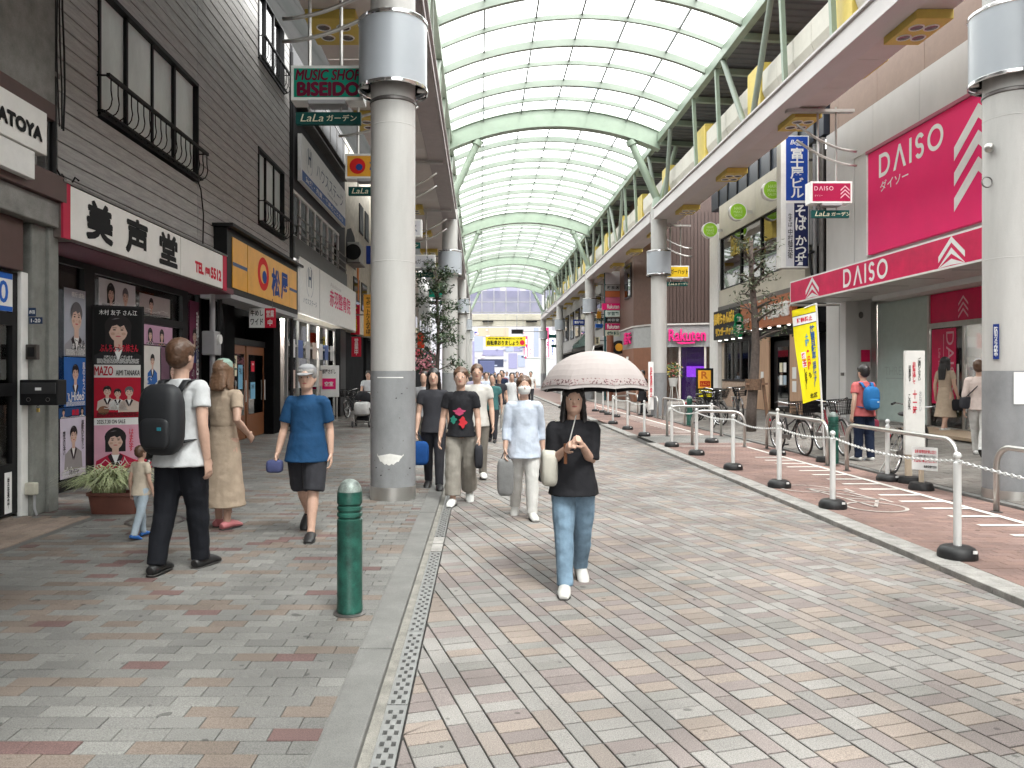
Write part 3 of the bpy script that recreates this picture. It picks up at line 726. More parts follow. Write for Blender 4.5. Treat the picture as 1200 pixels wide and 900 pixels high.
for k in range(26):
    for j in range(13): B.append(([(-5.35 + j * .1, 3.0 + k * .2 - (.1 if j % 2 else 0)), (-5.25 + j * .1, 3.0 + k * .2 - (.1 if j % 2 else 0)), (-5.25 + j * .1, 3.2 + k * .2 - (.1 if j % 2 else 0)), (-5.35 + j * .1, 3.2 + k * .2 - (.1 if j % 2 else 0))], random.choice(((0.26, 0.2, 0.165), (0.23, 0.18, 0.15), (0.28, 0.22, 0.18)))))
paving(st, [b for b in B if max(p[1] for p in b[0]) < 7.82], lambda x: .072, gap=.0015, piece='step_tile', nmax=200)
sg = thing('shop_sign', (-4.6, 7, 3.7), 'white nameboard with black HATOYA lettering at the left edge', 'sign')
MB().box(-4.72, -4.5, 2, 7.80, 3.81, 4.25).build('sign_box', OLDW, sg, bevel=.008)
MB().box(-4.78, -4.52, 2, 7.62, 3.52, 3.80).build('lower_panel', WPAINT, sg, bevel=.006)
text(LF(-4.5, 0, 0), 'HATOYA', 6.86, 7.70, 3.93, 4.06, .004, BLACK, sg, bold=.01, heavy=.012)
text(LF(-4.5, 0, 0), '株式会社', 5.9, 6.7, 3.93, 4.06, .004, BLACK, sg)

mbx = thing('mailbox', (-4.55, 7.6, 1.2), 'black two-slot metal mailbox with brass padlock on the concrete pillar', 'mailbox')
MB().box(-4.79, -4.39, 7.80, 7.972, 1.222, 1.488).build('body', BLKMET, mbx, bevel=.01)
fm = CF(-4.79, 7.80, 1.222); q = MB(); fm.rect(q, .02, .38, .12, .235, .008, 0, .012); q.build('flap', M('mailbox_flap', (0.035, 0.035, 0.037), rough=.3), mbx, bevel=.003)
q = MB(); fm.rect(q, .17, .235, .155, .185, .012); q.build('name_plate', WHITE, mbx)
for a in (.03, .23): MB().torus(fm.p(a + .07, .06, .008), (0, 1, 0), .02, .003, 16, 6).build('handle', DSTEEL, mbx)
MB().torus(fm.p(.2, -.015, .006), (0, 1, 0), .014, .004, 14, 6).build('shackle', CHROME, mbx); MB().box(-4.606, -4.574, 7.785, 7.80, 1.152, 1.192).build('padlock', M('brass', (0.6, 0.42, 0.12), rough=.3, metal=1), mbx, bevel=.004)
fm = CF(-4.76, 7.975, 0)
ic = thing('wall_box', (-4.7, 7.96, 1.6), 'small dark square box fixed to the concrete pillar above the mailbox', 'wall box')
MB().box(-4.8, -4.68, 7.92, 7.978, 1.70, 1.86).build('cover', M('dark_bronze', (0.05, 0.042, 0.038), rough=.45), ic, bevel=.008); MB().box(-4.775, -4.705, 7.912, 7.921, 1.73, 1.83).build('face_plate', BLKMET, ic)
sk = thing('outdoor_socket', (-4.7, 7.96, .3), 'beige outdoor socket with a cable low on the concrete pillar', 'socket')
MB().box(-4.80, -4.69, 7.90, 7.978, .27, .40).build('cover', M('beige_plastic', (0.5, 0.48, 0.4)), sk, bevel=.012); MB().tube([(-4.72, 7.95, .27), (-4.72, 7.95, .12), (-4.70, 7.96, .05)], .012).build('cable', GREY, sk)
ad = thing('address_plate', (-4.7, 7.97, 2.1), 'dark blue address plates reading 1-20 on the concrete pillar', 'address plate')
q = MB(); fm.rect(q, -.04, .04, 2.16, 2.25, .004, 0, .004); fm.rect(q, -.03, .11, 2.08, 2.15, .004, 0, .004); q.build('plate', P('plate_blue', (0.02, 0.04, 0.09)), ad); text(fm, '1-20', -.01, .09, 2.095, 2.135, .006, WHITE, ad); text(fm, '赤羽', -.03, .03, 2.185, 2.225, .006, WHITE, ad)

# gutter pipe and cables between the two buildings
pp = thing('drain_pipe', (-4.95, 8.75, 3.4), 'dark drain pipe with loose cables between concrete and boarded buildings', 'drain pipe')
MB().cyl((-4.98, 8.74, 3.3), (-4.98, 8.74, 11), .045).build('pipe', BLKMET, pp, smooth='auto')
for k in range(3):
    pts = [(-4.72 + .02 * k, 8.5 - .09 * k + .03 * math.sin(i * 1.3 + k), 4.3 + i * .45) for i in range(14)]
    MB().tube(pts, .012 - .002 * k, 6).build('cable', BLKMET, pp)
mb = MB(); mb.tube([(-4.95 + .06 * math.sin(i), 8.75 + .05 * i, 3.85 + .1 * math.cos(i * 1.7)) for i in range(9)], .012, 6); mb.build('cable', BLKMET, pp)
for z in (5, 7, 9): MB().box(-5.04, -4.92, 8.69, 8.79, z, z + .05).build('clamp', DSTEEL, pp)

# B: boarded building over the music shop and the restaurant
bb = thing('boarded_building', (-5.4, 14, 0), 'old building clad in weathered grey boards above the music shop', 'building')
MB().box(-9, -5.13, 8.86, 19.62, 3.3, 11).build('wall', BOARD, bb)
WIN = [(9.84, 13.2, 5.0, 6.6, 4), (16.9, 19.0, 5.0, 6.6, 3), (9.84, 13.2, 8.7, 10.3, 4), (16.9, 19.0, 8.7, 10.3, 3)]
def board_runs(a, b, z0, z1):
    cuts = [(a, b)]
    for (y0, y1, w0, w1, n) in WIN:
        if z1 > w0 - .04 and z0 < w1 + .04:
            nx = []
            for (p, q) in cuts:
                if y1 + .05 <= p or y0 - .05 >= q: nx.append((p, q)); continue
                if p < y0 - .05: nx.append((p, y0 - .05))
                if q > y1 + .05: nx.append((y1 + .05, q))
            cuts = nx
    return cuts
for (a, b) in ((8.87, 13.26), (13.275, 15.74), (15.755, 19.62)):
    z = 3.72
    while z < 10.6:
        for p, q in board_runs(a, b, z, z + .195):
            j = random.uniform(-.003, .003)
            MB().add([(-5.028, p, z), (-4.989 + j, p, z + .005), (-4.995 + j, p, z + .186), (-5.028, p, z + .188), (-5.028, q, z), (-4.989 + j, q, z + .005), (-4.995 + j, q, z + .186), (-5.028, q, z + .188)], [(0, 1, 2, 3), (7, 6, 5, 4), (1, 5, 6, 2), (0, 4, 5, 1), (2, 6, 7, 3)]).build('board', BOARD, bb)
        z += .197
for y in (13.267, 15.748): MB().box(-5.02, -4.99, y - .006, y + .006, 3.7, 10.6).build('seam_strip', GREY, bb)
for wi, (y0, y1, z0, z1, n) in enumerate(WIN):
    fr = MB(); X0, X1 = -5.12, -4.965
    fr.box(X0, X1, y0 - .05, y1 + .05, z1, z1 + .06); fr.box(X0, X1, y0 - .05, y1 + .05, z0 - .06, z0); fr.box(X0, X1, y0 - .05, y0, z0, z1); fr.box(X0, X1, y1, y1 + .05, z0, z1)
    wn = fr.build('window', BLKMET, bb)
    for k in range(n):
        a, b = y0 + (y1 - y0) * k / n, y0 + (y1 - y0) * (k + 1) / n
        MB().box(-5.08 + .02 * (k % 2), -5.07 + .02 * (k % 2), a + .02, b - .02, z0 + .01, z1 - .01).build('pane', FROST if wi < 2 else DGLASS, wn)
        if k: MB().box(-5.1, -5.02, a - (.05 if k == n // 2 + 1 else .025), a + .025, z0, z1).build('mullion', BLKMET, wn)
    # pot-bellied railing
    rl = MB(); xr = -4.83; zt = z0 + .43
    rl.bar((xr, y0 - .1, zt), (xr, y1 + .1, zt), .045, .05); rl.bar((xr - .08, y0 - .05, z0 - .02), (xr - .08, y1 + .05, z0 - .02), .04, .025); rl.bar((-4.97, y0 - .05, z0 - .05), (-4.97, y1 + .05, z0 - .05), .04, .04)
    rail = rl.build('railing', BLKMET, bb)
    for yy in (y0 - .08, y1 + .08):
        MB().bar((-4.98, yy, zt), (xr, yy, zt), .02, .02).build('bracket', BLKMET, rail); MB().bar((-4.98, yy, z0 - .03), (xr - .07, yy, z0 - .02), .02, .02).build('bracket', BLKMET, rail)
    nb = int((y1 - y0) / .18)
    if wi < 2:
        bm_ = MB().tube([(xr, 0, zt), (xr, 0, z0 + .25), (xr + .015, 0, z0 + .14), (xr, 0, z0 + .06), (xr - .03, 0, z0 + .01), (xr - .08, 0, z0 - .015), (-4.98, 0, z0 - .03)], .009, 6).mesh('baluster', BLKMET, 'auto')
        for k in range(nb + 1):
            o = bpy.data.objects.new('baluster', bm_); COL.objects.link(o); o.location.y = y0 - .02 + k * (y1 - y0 + .08) / nb; o.parent = rail
    else:
        mb = MB()
        for k in range(nb + 1): yy = y0 + k * (y1 - y0 + .08) / nb; mb.tube([(xr, yy, zt), (xr, yy, z0 + .1), (xr - .04, yy, z0), (-4.98, yy, z0 - .03)], .009, 5)
        mb.build('baluster', BLKMET, rail, kind='stuff')
mb = MB().tube([(-4.97, 13.15, 5.0), (-4.95, 13.3, 4.8), (-4.96, 13.45, 4.4), (-4.96, 13.42, 3.8)], .012, 6); mb.build('cable', BLKMET, bb)
# music shop front
MB().box(-5.5, -5.36, 8.62, 14.35, ZP, .16).build('plinth', BLKMET, bb); MB().box(-5.6, -4.75, 8.62, 14.35, 3.15, 3.72).build('fascia_box', BLKMET, bb)
MB().box(-5.6, -4.7, 8.62, 14.3, 3.05, 3.15).build('fascia_soffit', M('dusky_red_soffit', (0.13, 0.035, 0.05)), bb)
fr = MB(); X = -5.35
for y0, y1, z0, z1 in ((9.33, 9.47, .16, 3.05), (10.15, 10.42, .16, 3.05), (13.5, 13.75, .16, 3.05), (10.42, 13.5, 2.36, 2.48), (10.42, 13.5, 2.95, 3.05), (9.47, 10.15, 2.97, 3.05), (14.25, 14.4, .03, 3.1)): fr.box(X - .1, X, y0, y1, z0, z1)
fr.build('shopfront_frame', BLKMET, bb)
for y0, y1, z0, z1 in ((9.47, 10.15, .16, 2.97), (10.42, 13.5, .16, 2.36), (10.42, 13.5, 2.48, 2.95), (13.75, 14.25, .1, 3.05)): MB().box(X - .06, X - .055, y0, y1, z0, z1).build('pane', GLASS, bb)
rm = MB(); rm.box(-8.9, -8.8, 8.7, 14.3, 0, 3.1); rm.box(-8.9, -5.5, 14.28, 14.3, 0, 3.1); rm.box(-8.9, -5.42, 8.62, 8.7, 0, 3.1); rm.box(-8.9, -5.5, 8.7, 14.3, -.02, .02); rm.box(-8.9, -5.5, 8.7, 14.3, 3.06, 3.1)
rm.build('interior', M('shop_interior', (0.55, 0.5, 0.5), rough=.8, var=.2), bb)
EMIT = M('lit_lamp', (1, 0.96, 0.9), var=0, emit=1.3)
for y in (10.6, 11.25, 12.2): MB().box(-6.4, -6.1, y, y + .34, 2.86, 2.93).build('ceiling_lamp', EMIT, bb)
SHOPL = M('lit_shop_lamp', (1, 0.96, 0.9), var=0, emit=20.0)
for y in (9.6, 11.8, 13.2): MB().box(-7.6, -6.9, y, y + .5, 2.98, 3.04).build('ceiling_lamp', SHOPL, bb)
for i in range(5): MB().box(-7.4, -6.9, 9 + i * 1.05, 9.9 + i * 1.05, 0, 1.5).build('record_rack', M('rack%d' % (i % 3), SOFTPAL[i % 3], var=.5, scale=14), bb)
MB().box(-9, -5.0, 8.62, 8.86, 0, 3.3).build('side_wall', PILLC, bb)

V_ = Vector
SKIN_P = P('poster_skin', (0.62, 0.43, 0.35)); HAIR_P = P('poster_hair', (0.02, 0.017, 0.018)); GREYHAIR = P('poster_ash_hair', (0.12, 0.11, 0.12))
def portrait(fc, mb, a, b, s, ih, isk, icl, fem=False, dark=3):      # face centre a,b, face half-height s
    fc.poly(mb, [(a - s * 2.1, b - s * 4.2), (a - s * 1.9, b - s * 2.2), (a - s * .5, b - s * 1.45), (a + s * .5, b - s * 1.45), (a + s * 1.9, b - s * 2.2), (a + s * 2.1, b - s * 4.2)], .006, icl)
    fc.poly(mb, [(a - s * .42, b - s * 1.5), (a + s * .42, b - s * 1.5), (a, b - s * 2.7)], .0066, 8)
    for q in (-1, 1): fc.poly(mb, [(a + q * s * .42, b - s * 1.45), (a + q * s * .78, b - s * 1.75), (a + q * s * .12, b - s * 3.1), (a, b - s * 2.7)][::q], .0070, 3)
    if fem: fc.poly(mb, [(a + s * (1.05 + .1 * math.sin(3 * t)) * math.cos(t), b + .1 * s + s * 1.35 * math.sin(t)) for t in [i * 2 * math.pi / 22 for i in range(22)]], .007, ih); fc.rect(mb, a - s * 1.02, a + s * 1.02, b - s * 1.25, b + s * .2, .0072, ih)
    fc.rect(mb, a - s * .33, a + s * .33, b - s * 1.6, b - s * .6, .0078, isk)
    fc.disc(mb, a, b, s * .74, s, .0084, isk, 24)
    n = 24; fc.poly(mb, [(a + s * .86 * math.cos(t), b + s * .25 + s * .98 * math.sin(t)) for t in [i * math.pi / n for i in range(n + 1)]] + [(a - s * .72, b - s * .15), (a - s * .5, b + s * .35), (a - s * .1, b + s * .5), (a + s * .15, b + s * .3), (a + s * .45, b + s * .48), (a + s * .72, b - s * .15)], .009, ih)
    for q in (-1, 1):
        fc.disc(mb, a + q * s * .3, b + s * .05, s * .13, s * .06, .0096, dark, 10); fc.rect(mb, a + q * s * .3 - s * .17, a + q * s * .3 + s * .17, b + s * .2, b + s * .25, .0096, dark)
    for q in (-1, 1): fc.disc(mb, a + q * s * .43, b - s * .3, s * .17, s * .13, .0088, 5, 12)
    fc.poly(mb, [(a - s * .55, b + s * .95), (a - s * .2, b + s * 1.1), (a + s * .15, b + s * 1.08), (a - s * .2, b + s * .98)], .0093, 2)
    fc.disc(mb, a, b - s * .52, s * .22, s * .06, .0096, dark + 1, 12); fc.poly(mb, [(a - s * .1, b - s * .26), (a + s * .1, b - s * .26), (a, b - s * .2)], .0096, dark + 2)
POST = [SKIN_P, HAIR_P, GREYHAIR, P('poster_ink', (0.03, 0.02, 0.025)), P('poster_lip', (0.5, 0.12, 0.14)), P('poster_nose', (0.5, 0.32, 0.25))]
def poster(y0, y1, z0, z1, bg, cloth, label, hair=1, fem=False, fa=.5, fb=.62, s=.2, extra=None, people=None, face=None):
    fc = face or LF(-5.335, y0, z0); W, Hh = y1 - y0, z1 - z0
    mats = POST + [bg, cloth, WHITE, RED, BLACK, P('poster_red', (0.42, 0.01, 0.03)), P('poster_gold', (0.6, 0.4, 0.2)), P('poster_beige', (0.58, 0.48, 0.42))]
    mb = MB(); fc.rect(mb, 0, W, 0, Hh, .003, 6, .004)
    ppl = people or [(fa, fb, s, hair, fem, 7)]
    m2 = MB()
    for (pa, pb, ps, ph, pf, pc) in ppl: portrait(fc, m2, W * pa, Hh * pb, ps * Hh, ph, 0, pc, pf)
    # keep the picture inside the sheet
    vs = []
    for v in m2.v:
        d = V_(v) - fc.o; a_, n_ = d.dot(fc.u), d.dot(fc.n); vs.append(tuple(fc.p(min(max(a_, .004), W - .004), min(max(d.z, .004), Hh - .004), n_)))
    m2.v = vs; b = len(mb.v); mb.v += m2.v; mb.f += [tuple(b + i for i in f) for f in m2.f]; mb.m += m2.m; mb.c += m2.c
    o = mb.build('poster', mats, None); tag(o, label, 'poster', 'posters in the music shop window')
    rq = random.Random(int(W * 977 + z0 * 313)); q = MB(); pts = [(W * rq.uniform(.15, .3), Hh * rq.uniform(.1, .25))]
    for k in range(22): pts.append((min(W * .92, max(W * .05, pts[-1][0] + W * rq.uniform(-.06, .11))), min(Hh * .3, max(Hh * .1, pts[-1][1] + Hh * rq.uniform(-.09, .09)))))
    for p_, r_ in zip(pts, pts[1:]):
        d_ = Vector((r_[0] - p_[0], r_[1] - p_[1])); d_ = Vector((-d_.y, d_.x)).normalized() * .0035 if d_.length > 1e-6 else Vector((0, .003)); fc.poly(q, [(p_[0] - d_.x, p_[1] - d_.y), (r_[0] - d_.x, r_[1] - d_.y), (r_[0] + d_.x, r_[1] + d_.y), (p_[0] + d_.x, p_[1] + d_.y)], .0118)
    q.build('signature', WHITE if rq.random() < .6 else BLACK, o); q = MB()
    for k in range(7):
        b_ = Hh * (.02 + .012 * k); a_ = W * .06
        while a_ < W * .9: e_ = min(W * .94, a_ + W * rq.uniform(.03, .14)); fc.rect(q, a_, e_, b_, b_ + Hh * .006, .0112); a_ = e_ + W * .015
    q.build('small_print', [WHITE, BLACK][rq.random() < .4], o)
    for (s_, a0, a1, b0, b1, mi, vert, bold) in (extra or []):
        t = MB(); text(fc, s_, a0 * W, a1 * W, b0 * Hh, b1 * Hh, .0115, mb=t, vert=vert, bold=bold); t.build('lettering', mats[mi], o)
    return o, fc, W, Hh, mats
Lc = P('poster_lilac', (0.6, 0.55, 0.66)); PB = P('poster_blue', (0.03, 0.13, 0.42)); PBL = P('poster_deep_blue', (0.02, 0.07, 0.2)); PGB = P('poster_grey_blue', (0.38, 0.4, 0.46)); PK = P('poster_pink', (0.66, 0.36, 0.46))
poster(9.62, 10.14, 1.78, 2.66, PGB, P('grey_coat', (0.3, 0.3, 0.32)), 'grey-blue poster of an ash-haired man, topmost in the narrow left pane', 2, False, .55, .58, .19, [('新曲', .3, .9, .88, .96, 8, False, .01), ('ありがとう', .35, .95, .1, .2, 8, False, .02)])
poster(9.62, 10.14, 1.12, 1.765, PB, PB, 'blue poster of a man in a blue suit, below the grey-blue poster', 1, False, .5, .68, .15, [('風のように', .82, .95, .25, .9, 8, True, .01), ('Hideo', .3, .9, .12, .3, 8, False, .02)])
poster(9.50, 10.14, .98, 1.11, PBL, PBL, 'narrow dark strip of small record sleeves between two posters', 1, False, .2, .6, .3, [('新譜', .45, .7, .2, .8, 9, False, .03)], people=[(.15, .6, .28, 1, False, 13), (.85, .6, .28, 1, True, 8)])
poster(9.53, 10.14, .20, .975, Lc, P('grey_jacket', (0.3, 0.28, 0.28)), 'lilac poster of a short-haired man in a patterned grey jacket, lowest in the narrow pane', 1, False, .5, .7, .135, [('演歌ひとすじ', .8, .92, .45, .95, 3, True, .01), ('夜の港', .08, .18, .4, .8, 3, True, .01), ('発売中', .3, .7, .05, .13, 3, False, .01)])
bo_ = thing('poster_board', (-5.05, 10.5, .1), 'angled poster board standing in front of the music shop window', 'poster board')
def BF(z): return Face((-5.33, 10.36, z), (0.90, 0.4359, 0), (0.4359, -0.90, 0))
f = BF(0); q = MB(); f.rect(q, -.02, .63, .12, 2.50, -.004, 0, .03); q.build('panel', BLKMET, bo_); q = MB(); f.rect(q, .0, .05, ZP, .12, -.004, 0, .03); f.rect(q, .55, .60, ZP, .12, -.004, 0, .03); q.build('legs', BLKMET, bo_)
po, fc, W, Hh, mats = poster(0, .6, 1.68, 2.47, BLACK, P('near_black', (0.02, 0.02, 0.022)), 'black poster of a woman with a dark bob, top of the angled board', 1, True, .5, .6, .2, face=BF(1.68), extra=[('ぶんちょうの姉さん', .12, .92, .22, .36, 9, False, .03), ('応援ありがとうございます', .2, .8, .1, .16, 8, False, .01), ('木村 友子 さん江', .1, .9, .87, .96, 8, False, .0)])
po, fc, W, Hh, mats = poster(0, .585, .94, 1.675, P('poster_white', (0.7, 0.69, 0.67)), WHITE, 'white and red MAZO poster with three singers, middle of the angled board', face=BF(.94), people=[(.28, .5, .085, 1, False, 13), (.5, .46, .075, 1, False, 8), (.75, .48, .09, 2, False, 13)], extra=[('MAZO', .01, .4, .8, .97, 11, False, .04), ('AIMI TANAKA', .46, .98, .8, .9, 3, False, .03)])
q = MB(); fc.rect(q, 0, W, 0, Hh * .76, .0045); q.build('photo_ground', mats[11], po); q = MB(); fc.disc(q, .2 * W, .14 * Hh, .07, .06, .0105); q.build('guitar', WOODD, po)
po, fc, W, Hh, mats = poster(0, .59, .15, .935, PK, P('red_kimono', (0.45, 0.02, 0.06)), 'pink poster of a smiling woman in red, lowest on the angled board behind the plant', 1, True, .45, .6, .16, face=BF(.15), extra=[('2025.7.30 ON SALE', .06, .66, .9, .97, 3, False, .02), ('はまなす', .74, .84, .4, .8, 9, True, .01)])
q = MB(); fc.rect(q, 0, W, Hh * .875, Hh, .0045); q.build('sale_strip', WHITE, po)
poster(11.9, 12.5, 1.30, 2.0, P('poster_offwhite', (0.7, 0.68, 0.65)), PB, 'off-white poster of a young man in a blue denim jacket', 1, False, .5, .66, .13)
poster(11.9, 13.0, 2.02, 2.34, P('poster_mauve', (0.5, 0.3, 0.42)), PK, 'mauve and pink collage poster under the transom bar', people=[(.2, .5, .25, 1, True, 8), (.6, .5, .25, 1, True, 12)])
poster(12.55, 13.45, 1.0, 2.0, P('poster_plum', (0.15, 0.08, 0.12)), P('purple_dress', (0.3, 0.15, 0.4)), 'dark plum poster beside the right frame of the big window', 1, True, .5, .6, .13)
poster(11.9, 13.4, .3, 1.28, P('poster_rose', (0.55, 0.25, 0.35)), WHITE, 'rose poster half hidden behind the man with the backpack', 1, False, .6, .6, .13)
poster(13.78, 14.22, 1.2, 2.9, P('poster_wine', (0.14, 0.03, 0.07)), P('dark_blue_suit', (0.05, 0.06, 0.2)), 'tall wine-coloured banner poster at the right end of the music shop', 1, False, .5, .62, .07, [('歌謡祭', .65, .95, .1, .9, 8, True, .01)])
poster(10.5, 11.6, 2.5, 2.9, P('poster_pearl', (0.6, 0.6, 0.62)), Lc, 'pearl-white poster behind the upper glass beside the angled board', people=[(.3, .5, .28, 1, True, 7), (.7, .5, .28, 2, False, 7)])
poster(10.45, 11.88, 2.02, 2.34, P('poster_lavender', (0.55, 0.48, 0.6)), PK, 'lavender poster strip just under the transom at the left of the big window', people=[(.75, .5, .3, 1, False, 7)])
po, fc, W, Hh, mats = poster(11.75, 12.9, 2.5, 2.82, P('poster_greyish', (0.45, 0.42, 0.42)), GREY, 'greyish poster showing a dark-haired head behind the upper glass', 1, False, .35, .5, .3)

sg = thing('shop_sign', (-4.65, 11, 3.04), 'white shop sign with big black kanji, red ends and a red telephone number', 'sign')
MB().box(-4.98, -4.62, 8.30, 13.62, 3.06, 3.67).build('sign_box', M('rusty_sign_side', (0.16, 0.13, 0.12), rough=.7, var=.3), sg, bevel=.01)
for a, b in ((8.44, 11.53), (11.545, 13.42)): MB().box(-4.619, -4.606, a, b, 3.075, 3.66).build('sign_panel', OLDW, sg)
for a, b in ((8.29, 8.435), (13.425, 13.63)): MB().box(-4.63, -4.604, a, b, 3.055, 3.672).build('red_end', P('faded_red', (0.5, 0.03, 0.07)), sg)
MB().box(-4.99, -4.59, 8.28, 13.64, 3.672, 3.70).build('cap', DSTEEL, sg)
f = LF(-4.606, 0, 0)
for ch_, a in (('美', 8.78), ('声', 9.76), ('堂', 10.78)): text(f, ch_, a, a + .62, 3.15, 3.60, .002, BLACK, sg, bold=.012, heavy=.018)
text(f, 'TEL', 12.12, 12.48, 3.20, 3.37, .002, RED, sg, bold=.02, heavy=.008); text(f, '(900)', 12.56, 12.78, 3.20, 3.34, .002, RED, sg, bold=.02, heavy=.004); text(f, '5512', 12.83, 13.33, 3.19, 3.37, .002, RED, sg, bold=.02, heavy=.01)
# spotlights and meter pipes
mt = thing('meter_pipes', (-5.1, 14.4, 1.5), 'grey pipes and meter box between music shop and restaurant', 'meter')
MB().cyl((-5.05, 14.15, .03), (-5.05, 14.15, 3.05), .05).build('pipe', GREY, mt); MB().cyl((-5.05, 14.5, .03), (-5.05, 14.5, 3.05), .035).build('pipe', BLKMET, mt); MB().box(-5.2, -4.95, 14.0, 14.35, 1.9, 2.35).build('meter_box', GREY, mt, bevel=.02); MB().cyl((-4.95, 14.18, 2.2), (-4.9, 14.18, 2.2), .09, n=18).build('dial', WPAINT, mt)
for k in range(3): MB().tube([(-4.98, 14.4 + .03 * k, 3.0), (-4.93, 14.45 - .1 * k, 2.4), (-4.96, 14.35 + .08 * k, 1.6), (-4.98, 14.3, 1.2)], .012, 6).build('cable', BLKMET, mt)

# restaurant in the right half of the boarded building
MB().box(-5.2, -5.05, 14.55, 19.62, 3.0, 3.72).build('restaurant_fascia', BLKMET, bb)
MB().box(-9, -5.95, 14.55, 19.62, 0, 3.7).build('restaurant_wall', M('matt_black_wall', (0.004, 0.004, 0.0045), rough=.9, spec=.08), bb)
for y0, y1 in ((18.95, 19.6), (14.5, 15.95)): MB().box(-6, -5.22, y0, y1, 0, 3.0).build('black_panel', M('matt_black_wall', (0.004, 0.004, 0.0045), rough=.9, spec=.08), bb)
for y0, y1 in ((16.0, 17.4), (17.5, 18.9)):
    d = MB().box(-5.53, -5.45, y0, y1, .05, 2.2).build('door', WOODD, bb)
    MB().box(-5.445, -5.44, y0 + .12, y1 - .12, .6, 2.0).build('pane', DGLASS, d); MB().cyl((-5.40, y1 - .1, .9), (-5.40, y1 - .1, 1.4), .015).build('handle', STEEL, d)
MB().box(-5.6, -5.43, 15.95, 18.95, 2.2, 2.35).build('door_head', BLKMET, bb)
f = LF(-5.438, 1.2, 0)
for k, (a, b, c, d, col, s_) in enumerate(((15.0, 15.55, 1.5, 1.95, CREAM, '定食'), (15.65, 15.95, 1.2, 1.75, P('sky_blue_print', (0.2, 0.45, 0.65)), '牛めし'), (16.55, 16.9, .95, 1.35, P('sky_blue_print', (0.2, 0.45, 0.65)), '冷麺'), (16.6, 16.85, 1.6, 1.85, RED, '券'), (15.1, 15.5, .7, 1.2, RED, '新発売'))):
    q = MB(); f.rect(q, a, b, c, d, .006, 0, .003); o = q.build('door_sticker', col, bb); text(f, s_, a + .05, b - .05, c + (d - c) * .6, d - .05, .009, BLACK if col != RED else WHITE, o)
sg = thing('restaurant_sign', (-4.75, 16.8, 3.1), 'amber restaurant sign with red roundel and dark blue kanji in a black surround', 'sign')
MB().box(-5.04, -4.74, 14.05, 19.5, 3.08, 4.3).build('surround', BLKMET, sg, bevel=.01); MB().box(-5.04, -4.6, 13.95, 19.55, 4.3, 4.36).build('canopy', BLKMET, sg); MB().box(-5.3, -4.72, 14.2, 19.4, 2.98, 3.07).build('under_tray', GREY, sg)
for a, b in ((14.32, 15.22), (15.26, 18.55), (18.57, 19.3)): MB().box(-4.738, -4.725, a, b, 3.2, 4.16).build('sign_panel', AMBER, sg)
f = LF(-4.725, 0, 0); q = MB(); f.rect(q, 14.32, 15.22, 3.62, 3.69, .002); f.rect(q, 18.57, 19.3, 3.62, 3.69, .002); q.build('stripe', P('slate_stripe', (0.1, 0.14, 0.25)), sg)
q = MB(); f.disc(q, 16.35, 3.72, .42, .36, .002, n=32); q.build('roundel', P('roundel_red', (0.62, 0.02, 0.02)), sg); q = MB(); f.disc(q, 16.35, 3.72, .25, .21, .004, n=24); q.build('roundel_middle', AMBER, sg); q = MB(); f.disc(q, 16.42, 3.66, .17, .14, .006); q.build('roundel_dot', P('deep_blue', (0.02, 0.06, 0.25)), sg)
text(f, '松', 17.0, 17.65, 3.34, 3.95, .003, P('deep_blue', (0.02, 0.06, 0.25)), sg, bold=.01, heavy=.022); text(f, '屋', 17.8, 18.4, 3.34, 3.95, .003, P('deep_blue', (0.02, 0.06, 0.25)), sg, bold=.01, heavy=.022)
lt = thing('hanging_notice', (-5, 15.9, 2.6), 'small white and red notice hanging under the amber restaurant sign', 'notice')
f = CF(xp(292, 16.2), 16.2, hz(384, 16.2)); q = MB(); f.rect(q, 0, .33, 0, .42, 0, 0, .02); q.build('panel', WHITE, lt); q = MB(); f.rect(q, .335, .57, .0, .42, 0, 0, .02); q.build('red_panel', RED, lt); text(f, '牛めし', .03, .3, .25, .38, .004, BLACK, lt); text(f, 'ワイド', .03, .3, .06, .2, .004, BLACK, lt); text(f, '営業', .37, .54, .22, .38, .004, WHITE, lt); text(f, '中', .4, .5, .04, .18, .004, WHITE, lt)
for a in (.05, .5): MB().cyl(f.p(a, .42, -.01), f.p(a, .62, -.01), .006).build('hanger', DSTEEL, lt)

# D: dark grey building
DGW = M('charcoal_cladding', (0.026, 0.027, 0.03), rough=.6, var=.2); DGT = M('grey_band', (0.12, 0.125, 0.13), rough=.6, var=.1)
bd = thing('charcoal_building', (-5.2, 24, 0), 'charcoal building with a window band and two white signs past the boarded one', 'building')
MB().box(-9, -4.98, 19.9, 27.6, 6.5, 11).build('wall', DGW, bd); MB().box(-9, -4.9, 19.85, 27.6, 4.62, 5.2).build('spandrel', DGT, bd); MB().box(-9, -4.98, 26.6, 27.6, 5.2, 6.5).build('pier', DGW, bd); MB().box(-9, -5.5, 19.9, 26.6, 5.2, 6.5).build('rear_wall', DARKROOM, bd)
fr = MB(); fr.box(-5.08, -5.0, 19.9, 26.6, 5.2, 5.28); fr.box(-5.08, -5.0, 19.9, 26.6, 6.42, 6.5)
for k in range(8): y = 19.95 + k * .94; fr.box(-5.08, -5.0, y - .03, y + .03, 5.28, 6.42)
wn = fr.build('window', WPAINT, bd)
for k in range(7): MB().box(-5.05, -5.045, 19.98 + k * .94, 20.86 + k * .94, 5.28, 6.42).build('pane', DGLASS, wn)
rl = MB()
for z in (5.3, 5.52, 5.74): rl.bar((-4.85, 19.9, z), (-4.85, 27.2, z), .03, .03)
for k in range(6): rl.bar((-4.85, 20 + k * 1.4, 5.15), (-4.85, 20 + k * 1.4, 5.74), .03, .03)
rl.build('railing', DSTEEL, bd)
